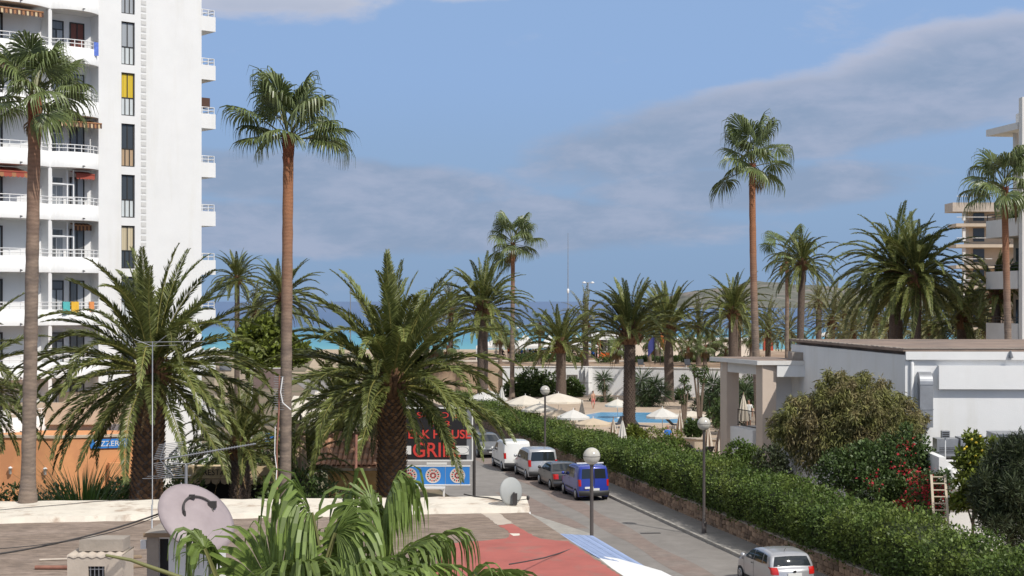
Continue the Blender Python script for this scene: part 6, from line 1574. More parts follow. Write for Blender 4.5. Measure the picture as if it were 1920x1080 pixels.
# ------------------------------------------------------------------ billboard
BL = thing('billboard', 'black steakhouse billboard with red letters above a blue panel with three rosettes', 'sign', (PX(815, 78), 78, 0))
bw = Vector(BL.location)
def bp(u, v): q = W(u, v, 78) - bw; return q.x, q.z
def bbox(u0, u1, v0, v1, y0, y1, m, nm, mb=None):
    xa, za = bp(u0, v1); xb, zb_ = bp(u1, v0); b = MB(); b.box(xa, xb, y0, y1, za, zb_); return b.build(nm, m, BL)
bbox(735, 875, 766, 862, .0, .10, M['sign_black'], 'board'); bbox(875.05, 884, 766, 862, .01, .09, M['sign_grey'], 'board_edge')
fb = MB()
for (u0, u1, v0, v1) in ((733, 887, 764, 766), (733, 887, 862, 864.5), (884.5, 887, 766, 862), (733, 735, 766, 862)):
    xa, za = bp(u0, v1); xb, zb_ = bp(u1, v0); fb.box(xa, xb, -.04, .12, za, zb_)
fb.build('frame', M['sign_white'], BL)
for s_, u, v, size, xs_ in (('GRILL', 818, 845, 1.06, .92), ('STEAK HOUSE', 812, 815, .62, 1.0), ('L  S-  BO S', 808, 779, .42, 1.5), ('T  8', 824, 795, .42, 1.6)):
    x, z = bp(u, v); text('lettering', s_, size, M['sign_red'], BL, (x, -.012, z), xs=xs_, bold=.012 if size > .5 else 0)
for u0, u1 in ((746, 771), (855, 879)):
    bbox(u0, u1, 836, 852, -.035, -.004, M['sign_white'], 'card')
x, z = bp(867, 844); b = MB(); b.lathe([(.30, 0), (.33, 0)], 24, (x, -.038, z), M=Matrix.Rotation(R(90), 4, 'X') @ Matrix.Diagonal((1, .55, 1, 1))); b.build('card_print', M['sign_grey'], BL)
for (u0, u1) in ((747, 788.6), (789.4, 834.6), (835.4, 880.5)):
    pn = bbox(u0, u1, 875, 908, .0, .08, M['sign_blue'], 'panel')
    x, z = bp((u0 + u1) / 2, 891.5)
    b = MB(); b.lathe([(.001, 0), (.36, 0), (.40, .01)], 24, (x, -.006, z), M=Matrix.Rotation(R(90), 4, 'X')); b.build('rosette', M['plate_ring'], pn)
    b = MB()
    for k in range(16):
        a = k * math.pi / 8; 
        for r0_, r1_, w_ in ((.06, .20, .03), (.22, .34, .045)):
            aa = a + (0 if r0_ < .1 else math.pi / 16); d = Vector((math.cos(aa), 0, math.sin(aa))); e_ = Vector((-math.sin(aa), 0, math.cos(aa))); c = Vector((x, -.012, z))
            b.add([c + d * r0_, c + d * (r0_ + r1_) / 2 + e_ * w_, c + d * r1_, c + d * (r0_ + r1_) / 2 - e_ * w_], [(0, 1, 2, 3)], (k + (r0_ > .1)) % 2)
    b.build('rosette_petals', [M['sign_red'], M['lounger']], pn)
fb = MB()
for (u0, u1, v0, v1) in ((745, 882, 873, 874.9), (745, 882, 908.1, 910)): xa, za = bp(u0, v1); xb, zb_ = bp(u1, v0); fb.box(xa, xb, -.02, .1, za, zb_)
fb.build('panel_rail', M['metal_white'], BL)
bbox(800, 838, 867, 871, .0, .06, M['sign_white'], 'small_plate'); bbox(775, 835, 912, 915, -.5, .3, M['sign_white'], 'shelf')
b = MB()
for u in (888.8, 740): x, z = bp(u, 770); b.tube([(x, .16, 0), (x, .16, z + .1)], .085, 10)
b.build('post', M['metal_dark'], BL)
b = MB(); x, _ = bp(832, 0); _, z1_ = bp(0, 873); b.box(x - .05, x + .05, .14, .24, 0, z1_); b.build('post', M['metal_white'], BL)

# ------------------------------------------------------------------ rooftop things of the near building
def dish(name, label, base, mats_, rad, center, normal, stretch=1.0):
    root = thing(name, label, 'satellite dish', base)
    nz_ = Vector(normal).normalized(); q = nz_.to_track_quat('Z', 'Y').to_matrix().to_4x4(); c = Vector(center)
    b = MB(); pr = [(max(.003, rad * f), -.22 * rad * f * f) for f in np.linspace(0, 1, 9)] + [(rad * 1.0, -.22 * rad - .03), (rad * .985, -.22 * rad - .03)] + [(max(.003, rad * f), -.22 * rad * f * f - .018) for f in np.linspace(.97, 0, 8)]
    b.lathe(pr, 44, c, M=q @ Matrix.Diagonal((stretch, 1, 1, 1))); b.build('reflector', mats_, root)
    return root, q, c
# big faded dish: its convex back faces the camera
dc = W(377, 960, 26.5); base = (dc.x, 26.5, 3.40)
ax = Vector((.80, .25, -.54)).normalized()        # long axis on the picture
nrm_ = Vector((.56, -.50, .66)).normalized()
DS, q, c = dish('satellite_dish', 'large faded pink satellite dish seen from behind on the gravel roof', base, M['dish_pink'], .74, (0, 0, dc.z - 3.4), nrm_, 1.0)
def onback(a, r): return q @ Vector((r * math.cos(a), r * math.sin(a), .035 - .22 * .74 * (r / .74) ** 2)) + c
arc = []
best = [(k, onback(k * math.pi / 36, .36)) for k in range(72)]
b = MB(); pts = [onback(a, .34) for a in np.linspace(R(20), R(170), 16)]
b.tube(pts, .022, 6); b.build('bracket_ring', M['metal_dark'], DS)
b = MB(); b.tube([onback(R(20), .34), onback(R(20), .34) + Vector((0, -.12, -.2)), Vector((.1, -.05, .1)), Vector((.1, -.05, 0))], .03, 6); b.tube([onback(R(170), .34), Vector((.06, -.2, .5)), Vector((.06, -.1, 0))], .03, 6); b.build('stand', M['metal_dark'], DS)
b = MB(); p_ = onback(R(95), .34); b.box(p_.x - .05, p_.x + .05, p_.y - .04, p_.y + .02, p_.z - .04, p_.z + .04); p_ = onback(R(22), .34); b.box(p_.x - .07, p_.x + .07, p_.y - .06, p_.y + .02, p_.z - .06, p_.z + .06); b.build('clamp', M['metal_dark'], DS)
# small grey dish on the ledge corner
dc = W(962, 921, 49.9); base = (dc.x, 49.9, 3.6)
D2, q, c = dish('satellite_dish', 'small grey satellite dish standing on the street corner of the roof ledge', base, M['dish_grey'], .47, (0, 0, dc.z - 3.6), (.62, -.78, .12), 1.0)
b = MB(); b.tube([(.08, -.1, -.0), (.06, -.1, .35), (.02, -.06, .42)], .035, 6); b.box(-.02, .14, -.16, -.06, .02, .40); b.build('mount', M['metal_dark'], D2)
b = MB(); b.tube([(0, .05, .12), (.5, .15, .18)], .014, 5); b.lathe([(.03, -.06), (.05, -.02), (.05, .06), (.02, .09)], 8, (.5, .15, .2)); b.build('feed_arm', M['metal_dark'], D2)
# antenna masts
def zof(v, Y): return W(0, v, Y).z
A1 = thing('antenna_mast', 'tall thin grey antenna mast standing on the gravel roof before the big date palm', 'antenna', (PX(285, 31), 31, 3.4))
b = MB(); hm = zof(640, 31) - 3.4; b.tube([(0, 0, 0), (0, 0, hm * .45), (0.01, 0, hm * .45), (.01, 0, hm)], [.019, .018, .013, .012], 8); b.build('pole', M['metal_grey'], A1)
b = MB(); b.box(-.05, .45, -.12, .12, 0.0, .05); b.lathe([(.05, .05), (.03, .2)], 8); b.build('foot', M['metal_dark'], A1)
b = MB(); z_ = zof(640, 31) - 3.4
for i, (dx_, dz_) in enumerate(((-.35, .05), (.3, .12), (.5, -.08), (-.2, -.12))): b.tube([(0.01, 0, z_ - .1), (dx_, .1 * i - .1, z_ + dz_)], .006, 4)
b.tube([(-.3, 0, z_ - .02), (1.1, 0, z_ + .0)], .008, 5); b.build('aerial_rods', M['metal_grey'], A1)
A2 = thing('antenna_mast', 'short mast with a long television antenna beside the pink dish', 'antenna', (PX(349, 28), 28, 3.4))
w2 = lambda u, v, dy=0: W(u, v, 28 + dy) - Vector(A2.location)
b = MB(); b.tube([(0, 0, 0), w2(349, 872)], .028, 8); b.build('pole', M['metal_grey'], A2)
b = MB(); b.tube([w2(300, 862), w2(480, 832)], .014, 6); b.tube([w2(316, 868, -.1), w2(352, 870), w2(390, 856)], .010, 5); b.build('boom', M['metal_grey'], A2)
b = MB()
for i in range(26):
    u = 348 + i * 5.1; v = 862 - (u - 300) * .167; c_ = w2(u, v); L_ = .085 - .0012 * i
    b.tube([c_ + Vector((-.02, -L_, .0)), c_ + Vector((.02, L_, 0))], .007, 4); b.tube([c_ + Vector((0, 0, -L_ * .45)), c_ + Vector((0, 0, L_ * .45))], .006, 4)
b.build('director_rods', M['metal_grey'], A2)
b = MB()
for i in range(9):
    f = i / 8; a_ = w2(300, 862); p0 = a_ + Vector((-.05 + .10 * f, -.3, .04 + .27 * f)); p1 = a_ + Vector((.28 + .1 * f, .3, .04 + .27 * f)); b.tube([p0, p1], .006, 4)
    p0 = a_ + Vector((-.05 + .10 * f, -.3, -.04 - .27 * f)); p1 = a_ + Vector((.28 + .1 * f, .3, -.04 - .27 * f)); b.tube([p0, p1], .006, 4)
b.tube([a_ + Vector((.1, 0, .33)), a_, a_ + Vector((.25, 0, -.3))], .010, 5)
for i in range(2): b.tube([a_ + Vector((-.28, -.2 + i * .35, -.33)), a_ + Vector((.55, -.2 + i * .35, -.31))], .006, 4)
b.build('reflector_rods', M['metal_grey'], A2)
b = MB()
for i in range(3): b.tube([w2(322, 912 + i * 5, -.2 + i * .15), w2(374, 914 + i * 5, -.2 + i * .15)], .006, 4)
for u in (324, 332, 362, 372): b.tube([w2(u, 910), w2(u + 1, 925)], .006, 4)
b.build('lower_rods', M['metal_grey'], A2)
b = MB(); b.tube([w2(340, 905, -.05), w2(336, 940, -.06), w2(343, 975, -.05), w2(340, 1010, -.06), w2(345, 1060, -.05)], .008, 5); b.build('cable', M['sign_white'], A2)
A3 = thing('antenna_mast', 'thin mast with a ladder like antenna in front of the tall fan palm trunk', 'antenna', (PX(520, 50.5), 50.5, 3.6))
w3 = lambda u, v, dy=0: W(u, v, 50.5 + dy) - Vector(A3.location)
b = MB(); b.tube([(0, 0, 0), w3(519, 840), w3(523, 770), w3(524, 704)], .028, 8); b.build('pole', M['rust'], A3)
b = MB()
for i in range(15): v = 706 + i * 4.4; b.tube([w3(524 - 9 - (i % 3), v), w3(524 + 9, v + .5)], .010, 4)
b.build('director_rods', M['metal_grey'], A3)
b = MB(); b.tube([w3(530, 707, -.1), w3(526, 735, -.12), w3(530, 755, -.1), w3(545, 768, -.1)], .022, 6); b.tube([w3(516, 800, -.1), w3(515, 850, -.1), w3(519, 880, -.1), w3(516, 925, -.1)], .016, 6); b.build('cable', M['sign_white'], A3)
A4 = thing('pole', 'thin bare metal pole beside the tiled hut roof', 'pole', (PX(667, 50.8), 50.8, 3.6))
b = MB(); b.tube([(0, 0, 0), (0.02, 0, zof(815, 50.8) - 3.6)], .045, 8); b.build('pole', M['rust'], A4)
# small roof structures
R1 = thing('roof_hut', 'small plastered roof hut with a barred opening and a scalloped edge', 'roof hut', (PX(178, 30), 30, 3.4))
w1 = lambda u, v: (PX(u, 30) - R1.location.x, zof(v, 30) - 3.4)
xl, zt_ = w1(126, 1042); xr, _ = w1(229, 1042); wx0, wz1 = w1(165, 1062); wx1, _ = w1(196, 1062); wz0 = wz1 - .35
b = MB(); b.box(xl, wx0, 0, .12, 0, zt_); b.box(wx1, xr, 0, .12, 0, zt_); b.box(wx0, wx1, 0, .12, 0, wz0); b.box(wx0, wx1, 0, .12, wz1, zt_); b.box(xl, xr, .12, .9, 0, zt_ - .002); b.build('wall', M['concrete_pale'], R1)
b = MB(); b.box(wx0, wx1, .1, .119, wz0, wz1); b.build('opening', M['dark'], R1)
b = MB()
for i in range(4): x = wx0 + (wx1 - wx0) * (i + .5) / 4; b.box(x - .008, x + .008, .03, .046, wz0, wz1)
for i in range(2): z = wz0 + (wz1 - wz0) * (i + .8) / 2.2; b.box(wx0, wx1, .031, .045, z - .007, z + .007)
b.build('window_bars', M['metal_grey'], R1)
b = MB(); n_ = 26; vs = []
for i in range(n_ + 1):
    x = xl + (xr - xl) * i / n_; z = zt_ + .015 + .018 * math.sin(i * 1.45); vs += [(x, -.02, z - .05), (x, -.02, z), (x, .95, z + .02), (x, .95, z - .03)]
b.add(vs, [(i * 4 + j, i * 4 + j + 1, i * 4 + 4 + j + 1, i * 4 + 4 + j) for i in range(n_) for j in range(3)], 0, True); b.build('corrugated_roof', M['concrete_pale'], R1)
ux0, uz1 = w1(140, 1016); ux1, _ = w1(224, 1016)
b = MB(); b.box(ux0, ux1, .3, .85, zt_ + .04, uz1); b.build('roof_block', M['concrete'], R1)
R2 = thing('roof_hut', 'narrow roof hut with a plank edged slab and a dark doorway beside the pink dish', 'roof hut', (PX(337, 27.4), 27.4, 3.4))
w1 = lambda u, v: (PX(u, 27.4) - R2.location.x, zof(v, 27.4) - 3.4)
x0_, z1_ = w1(277, 1006); x1_, _ = w1(400, 1006); d0, dz1 = w1(298, 1010); d1, _ = w1(316, 1010)
b = MB(); b.box(x0_, d0, 0, .1, 0, z1_); b.box(d1, x1_, 0, .1, 0, z1_); b.box(d0, d1, 0, .1, dz1 - .002, z1_); b.box(x0_, x1_, .1, 1.2, 0, z1_ - .003); b.build('wall', M['white2'], R2)
b = MB(); b.box(x0_ - .01, d0, -.03, -.002, 0, z1_ - .01); b.build('concrete_pier', M['concrete'], R2)
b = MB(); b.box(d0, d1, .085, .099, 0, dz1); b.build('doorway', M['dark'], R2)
b = MB(); b.box(x0_ - .05, x1_ + .05, -.06, 1.25, z1_, z1_ + .07); b.build('slab', M['concrete'], R2)
b = MB(); b.box(x0_ - .06, x1_ - .2, -.09, -.062, z1_ + .0, z1_ + .075); b.build('plank', M['wood'], R2)
b = MB(); b.box(x0_ - .12, x0_ - .02, -.06, .02, z1_ - .22, z1_ - .06); b.build('junction_box', M['sign_white'], R2)
for (u0, v0, u1, v1, r_, lab, nm, m) in ((66, 1062, 128, 1062, .055, 'rusty pipe lying on the gravel roof beside the plastered hut', 'pipe', 'rust'), (74, 1048, 128, 1046, .03, 'pale pipe lying on the gravel roof above the rusty one', 'pipe', 'concrete_pale')):
    p0, p1 = W(u0, v0, 33), W(u1, v1, 33); z_ = 3.40 + r_
    p0 = G(u0, v0 + 2, z_); p1 = G(u1, v1 + 2, z_); b = MB(); b.tube([p0, p1], r_, 8); o = b.build(nm, M[m], None); tag(o, lab, 'pipe')
for (u0, v0, u1, v1, lab) in ((232, 1044, 265, 1042, 'short weathered plank lying between the two roof huts'), (232, 1062, 276, 1058, 'dark weathered board lying on the roof between the huts')):
    p0, p1 = G(u0, v0, 3.45), G(u1, v1, 3.45); d = (p1 - p0); b = MB(); b.box(0, d.length, -.14, .14, -.035, .01); o = b.build('plank', M['wood'], None, p0); o.rotation_euler = (0, 0, math.atan2(d.y, d.x)); tag(o, lab, 'plank')
def wire(label, pts, r_=.012, m='metal_dark', nm='cable'):
    b = MB(); b.tube(pts, r_, 6); o = b.build(nm, M[m]); tag(o, label, 'cable'); return o
def sag(p0, p1, s, n=14): return [p0.lerp(p1, i / n) + Vector((0, 0, -s * 4 * (i / n) * (1 - i / n))) for i in range(n + 1)]
wire('dark twisted cable slanting across the gravel roof to the pink dish', sag(W(-40, 1044, 24), W(318, 956, 27), .10), .016)
wire('thin dark cable following the thick slanting one', sag(W(-40, 1030, 24.3), W(100, 1018, 25), .02) + sag(W(100, 1018, 25), W(318, 958, 27.1), .09)[1:], .008)
wire('thin cable lying along the cream roof ledge', [G(u, v, 3.62) for u, v in ((-10, 957), (60, 951), (120, 946), (180, 940), (260, 936))], .012)
wire('dark cable lying on the ledge near the small grey dish', [G(u, v, 3.625) for u, v in ((870, 926.5), (890, 931), (915, 933), (935, 937), (948, 941))], .022)
wire('thin dark cable drooping over the red painted roof', [W(u, v, Y) for u, v, Y in ((955, 1058, 36), (985, 1053, 38), (1020, 1046, 40), (1050, 1037, 41.4), (1083, 1025, 42.8))], .018)
b = MB()
for i in range(26):
    p_ = G(905 + random.uniform(-14, 14), 947 + random.uniform(-2, 2), 3.43); d = Vector((random.uniform(-.4, .4), random.uniform(-.3, .3), random.uniform(-.02, .12))); b.tube([p_, p_ + d], .012, 4)
o = b.build('dry_twigs', M['bark']); tag(o, 'small heap of dry twigs on the roof beside the ledge', 'twigs'); o['kind'] = 'stuff'

# ------------------------------------------------------------------ ladder
q0, q1 = W(1752, 990, 56.0), W(1746, 890, 57.3)
LD = thing('ladder', 'pale wooden ladder leaning on the white yard wall among red flowers', 'ladder', q0)
sd = Vector((.52, -.02, -.0))
up = Vector((W(1764, 893, 59.7) - W(1776, 990, 58.6)))
up = q1 - q0
for off in (Vector((0, 0, 0)), sd):
    b = MB(); e_ = off + (up if off.length == 0 else up)
    t_ = up.normalized(); wv = Vector((.045, 0, 0)); dv = Vector((0, .03, 0))
    b.add([off - wv - dv, off + wv - dv, off + wv + dv, off - wv + dv, e_ - wv - dv, e_ + wv - dv, e_ + wv + dv, e_ - wv + dv], [(0, 1, 5, 4), (1, 2, 6, 5), (2, 3, 7, 6), (3, 0, 4, 7), (4, 5, 6, 7), (0, 3, 2, 1)]); b.build('rail', M['ladder'], LD)
for i in range(8):
    p_ = up * (.08 + i * .125); b = MB(); b.tube([p_, p_ + sd], .03, 6); b.build('rung', M['ladder'], LD)
# ------------------------------------------------------------------ parasols
def parasol(label, base, h, r, drop, m, n=8, group=None, tilt=0.0):
    root = thing('parasol', label, 'parasol', base, random.uniform(0, .7), group)
    b = MB(); b.tube([(0, 0, 0), (0, 0, h + .12)], .028, 8); b.lathe([(.26, 0), (.26, .06), (.06, .09)], 12); b.build('pole', M['metal_white'], root)
    b = MB(); vs = [(0, 0, h)]
    rows = 4
    for j in range(1, rows + 1):
        f = j / rows
        for k in range(2 * n):
            a = k * math.pi / n; rr = r * f * (1 if k % 2 == 0 else .955); z = h - drop * f ** 1.15 - (.03 * f if k % 2 else 0)
            vs.append((rr * math.cos(a), rr * math.sin(a), z))
    for k in range(2 * n):
        a = k * math.pi / n; rr = r * (1.005 if k % 2 == 0 else .96); vs.append((rr * math.cos(a), rr * math.sin(a), h - drop - .16))
    N2 = 2 * n; fs = [(0, 1 + k, 1 + (k + 1) % N2) for k in range(N2)]
    for j in range(rows): fs += [(1 + j * N2 + k, 1 + (j + 1) * N2 + k, 1 + (j + 1) * N2 + (k + 1) % N2, 1 + j * N2 + (k + 1) % N2) for k in range(N2)]
    b.add(vs, fs); b.build('canopy', m, root)
    b = MB()
    for k in range(n):
        a = k * 2 * math.pi / n; b.tube([(0, 0, h - .05), (r * .97 * math.cos(a), r * .97 * math.sin(a), h - drop - .03)], .012, 4)
    b.build('ribs', M['wood'], root)
for (u, v, Y, r, drop, m, lab) in ((915, 731, 127, 1.7, .7, 'canvas_white', 'white parasol half hidden by the big palm leaves at the end of the hedge'), (985, 741, 119, 1.75, .62, 'canvas', 'large cream parasol beside the slender fan palm trunk'), (1047, 737, 124, 2.15, .62, 'canvas', 'widest cream parasol behind the street lamp globe'), (1012, 756, 111, 1.35, .45, 'canvas', 'cream parasol just over the hedge left of the lamp post'), (1075, 768, 104.5, 1.15, .5, 'canvas_white', 'bright white parasol at the near pool corner'), (1052, 768, 109, 1.1, .4, 'canvas_beige', 'beige parasol partly behind the lamp post'), (1112, 784, 98.6, 1.25, .34, 'canvas_beige', 'flat beige parasol nearest to the hedge'), (1242, 765, 106, 1.2, .55, 'canvas_white', 'white parasol standing alone in front of the yucca thicket'), (1158, 748, 128, 1.1, .5, 'canvas', 'cream parasol behind the thick ringed palm trunk'), (1296, 770, 118, 1.3, .35, 'canvas', 'pale parasol seen edge on behind the clipped trees')):
    p_ = W(u, v, Y); parasol(lab, (p_.x, Y, .405), p_.z - .405, r, drop, M[m])
def closed_parasol(label, u, vtop, Y, m, hgt=1.75, wid=.34, stripe=None):
    p_ = W(u, vtop, Y); root = thing('closed_parasol', label, 'parasol', (p_.x, Y, .405)); zt_ = p_.z - .405
    b = MB(); b.tube([(0, 0, 0), (0, 0, zt_)], .03, 8); b.lathe([(.24, 0), (.24, .06), (.05, .09)], 10); b.build('pole', M['wood'], root)
    b = MB(); n = 16; vs = []; lv = [(0, .02), (.1, .10), (.35, .45), (.7, .8), (1.0, 1.0)]
    for f, s in lv:
        for k in range(n): a = k * 2 * math.pi / n; rr = wid * s * (1 if k % 2 else .55); vs.append((rr * math.cos(a), rr * math.sin(a), zt_ - f * hgt - (.05 if k % 2 and f == 1 else 0)))
    for j in range(len(lv) - 1): b.add([vs[j * n + k] for k in range(n)] + [vs[(j + 1) * n + k] for k in range(n)], [(k, (k + 1) % n, n + (k + 1) % n, n + k) for k in range(n)], 0)
    if stripe: b.m = [1 if (i % n) % 4 < 2 else 0 for i in range(len(b.f))]
    b.build('folded_canopy', [m, stripe or m], root)
for (u, v, Y, m, lab, st_) in ((1167, 783, 95.5, 'canvas_white', 'closed white parasol rising over the hedge beside a striped one', None), (1150, 781, 96.5, 'canvas', 'closed parasol with brown folds beside the closed white one', 'canvas_stripe'), (1275, 770, 104, 'canvas', 'closed brown striped parasol left of the sidewalk lamp globe', 'canvas_stripe'), (1349, 800, 92, 'canvas', 'closed striped parasol close to the portico column', 'canvas_stripe'), (1328, 795, 97, 'canvas', 'closed parasol hidden behind the sidewalk lamp globe', 'canvas_stripe'), (1091, 749, 113, 'canvas', 'slim closed parasol at the pool edge', None), (1078, 765, 106, 'canvas', 'closed parasol in front of the bright white open one', None), (941, 722, 122, 'canvas_white', 'closed white parasol beside the palm leaf tips', None), (1394, 735, 92, 'canvas', 'closed pale parasol seen through the portico', None)):
    closed_parasol(lab, u, v, Y, M[m], 1.75 if Y < 120 else 1.6, .36, M[st_] if st_ else None)
CP = thing('closed_parasol', 'tall folded tan parasol beside the tall fan palm trunk', 'parasol', (PX(563, 64), 64, 0))
b = MB(); b.tube([(0, 0, 0), (0, 0, zof(775, 64))], .04, 8); b.build('pole', M['metal_dark'], CP)
b = MB(); zt_ = zof(795, 64); zb_ = zof(880, 64); n = 14; vs = []
for f, s in ((0, .25), (.2, .32), (.6, .42), (1, .5)):
    for k in range(n): a = k * 2 * math.pi / n; rr = .5 * s * (1.3 if k % 2 else .8); vs.append((rr * math.cos(a), rr * math.sin(a), zt_ + (zb_ - zt_) * f))
b.add(vs, [(j * n + k, j * n + (k + 1) % n, (j + 1) * n + (k + 1) % n, (j + 1) * n + k) for j in range(3) for k in range(n)]); b.build('folded_canopy', M['canvas_tan'], CP)
# beach tents
for (u, w_, v0, v1, Y, lab) in ((930, 2.4, 627, 648, 186, 'white pavilion tent at the start of the beach terrace'), (985, 3.0, 626, 648, 186, 'white pavilion tent in the middle of the beach terrace'), (1030, 2.7, 628, 648, 188, 'white pavilion tent behind the garden palm crown'), (1080, 2.6, 630, 647, 187, 'white pavilion tent next to the flat roofed beach bar')):
    t_ = W(u, v0, Y); e_ = W(u, v1, Y).z - 3.2; root = thing('pavilion_tent', lab, 'tent', (t_.x, Y, 3.2))
    b = MB(); h_ = t_.z - 3.2; vs = [(0, 0, h_)] + [(s * w_ * c_, s2 * w_ * c_, h_ + (e_ - h_) * f) for c_, f in ((.3, .62), (1, 1)) for s, s2 in ((-1, -1), (1, -1), (1, 1), (-1, 1))] + [(s * w_, s2 * w_, e_ - .28) for s, s2 in ((-1, -1), (1, -1), (1, 1), (-1, 1))]
    b.add(vs, [(0, 1 + k, 1 + (k + 1) % 4) for k in range(4)] + [(1 + k, 5 + k, 5 + (k + 1) % 4, 1 + (k + 1) % 4) for k in range(4)] + [(5 + k, 9 + k, 9 + (k + 1) % 4, 5 + (k + 1) % 4) for k in range(4)]); b.build('roof_canvas', M['canvas_white'], root)
    for s, s2 in ((-1, -1), (1, -1), (1, 1), (-1, 1)):
        b = MB(); b.tube([(s * w_, s2 * w_, 0), (s * w_, s2 * w_, e_)], .05, 6); b.build('post', M['metal_white'], root)
for (u, w_, lab) in ((1037, 24, 'long orange bar counter front beside the garden palm trunk'), (1092, 18, 'orange bar counter front next to the white globe lamp'), (1135, 16, 'small orange counter at the orange posts of the beach bar')):
    o = thing('counter', lab, 'counter', (PX(u, 186), 186.6, 3.2)); ww = w_ / 2 * 186 / FPX
    b = MB(); b.box(-ww, ww, 0, .6, 0, .85); b.build('front_panel', M['box_orange'], o); b = MB(); b.box(-ww - .05, ww + .05, -.05, .65, .852, .92); b.build('counter_top', M['offwhite'], o)
# small beach parasols far left and right
for (u, v, Y, lab) in ((402, 651, 205, 'small white beach parasol beside the tower corner'), (1690, 636, 160, 'small white beach parasol between the dark palm trunks'), (1550, 622, 190, 'tiny pale beach parasol before the turquoise water')):
    p_ = W(u, v, Y); parasol(lab, (p_.x, Y, .0 if u < 900 else 3.2 if Y < 216 else 2), p_.z - (0 if u < 900 else 3.2), 1.3, .45, M['canvas_white'])
# flags
for (u, v, m, lab, s) in ((1228, 640, 'flag_blue', 'dark blue flag on a pole before the cream pavilion', -1), (1238, 636, 'flag_orange', 'orange flag on a pole beside the dark blue one', 1)):
    p_ = W(u, v - 12, 170); root = thing('flag', lab, 'flag', (p_.x, 170, 3.2)); h_ = p_.z - 3.2
    b = MB(); b.tube([(0, 0, 0), (0, 0, h_ + .2)], .05, 6); b.build('pole', M['metal_dark'], root)
    b = MB(); vs = []
    for i in range(7):
        for j in range(5): f, g = i / 6, j / 4; vs.append((s * (.05 + .75 * f), .12 * math.sin(f * 5 + g), h_ - g * 1.6 - .9 * f))
    b.add(vs, [(i * 5 + j, i * 5 + j + 1, i * 5 + 6 + j, i * 5 + 5 + j) for i in range(6) for j in range(4)], 0, True); b.build('cloth', M[m], root)
# loungers by the planter wall
def lounger(label, x, y, z, rz, group=None):
    root = thing('sun_lounger', label, 'sun lounger', (x, y, z), rz, group)
    b = MB(); b.box(-.9, .35, -.32, .32, .30, .36); b.build('bed', M['lounger'], root)
    b = MB(); b.add([(.35, -.32, .33), (.35, .32, .33), (.95, .32, .86), (.95, -.32, .86), (.37, -.32, .28), (.37, .32, .28), (.98, .32, .82), (.98, -.32, .82)], [(0, 1, 2, 3), (7, 6, 5, 4), (0, 3, 7, 4), (1, 5, 6, 2), (2, 6, 7, 3)]); b.build('backrest', M['lounger'], root)
    for sx_, sy_ in ((-.85, -.28), (-.85, .28), (.3, -.28), (.3, .28)):
        b = MB(); b.box(sx_ - .02, sx_ + .02, sy_ - .02, sy_ + .02, 0, .299); b.build('leg', M['metal_white'], root)
for i, (u, v, lab) in enumerate(((1218, 838, 'dark sun lounger against the planter wall beside the man in blue'), (1300, 832, 'dark sun lounger left of the sidewalk lamp globe'), (1322, 850, 'dark sun lounger close to the closed parasol at the portico'))):
    p_ = W(u, v, 97 - i); lounger(lab, p_.x, 97 - i, .405, R(200 + 40 * i))
for i, (u, Y, lab) in enumerate(((1160, 118, 'dark sun lounger at the pool edge left of the thick palm trunk'), (1200, 116, 'dark sun lounger in the shade of the yucca thicket'), (1270, 117, 'dark sun lounger behind the lone white parasol'), (1185, 113, 'dark sun lounger right behind the thick ringed palm trunk'))):
    lounger(lab, PX(u, Y), Y, .415, R(60 + 70 * i))
for u, lab in ((1202, 'white framed lounger on the promenade above the pool wall'), (1290, 'white lounger on the promenade near the clipped trees')):
    lounger(lab, PX(u, 163), 163, 3.2, R(90))

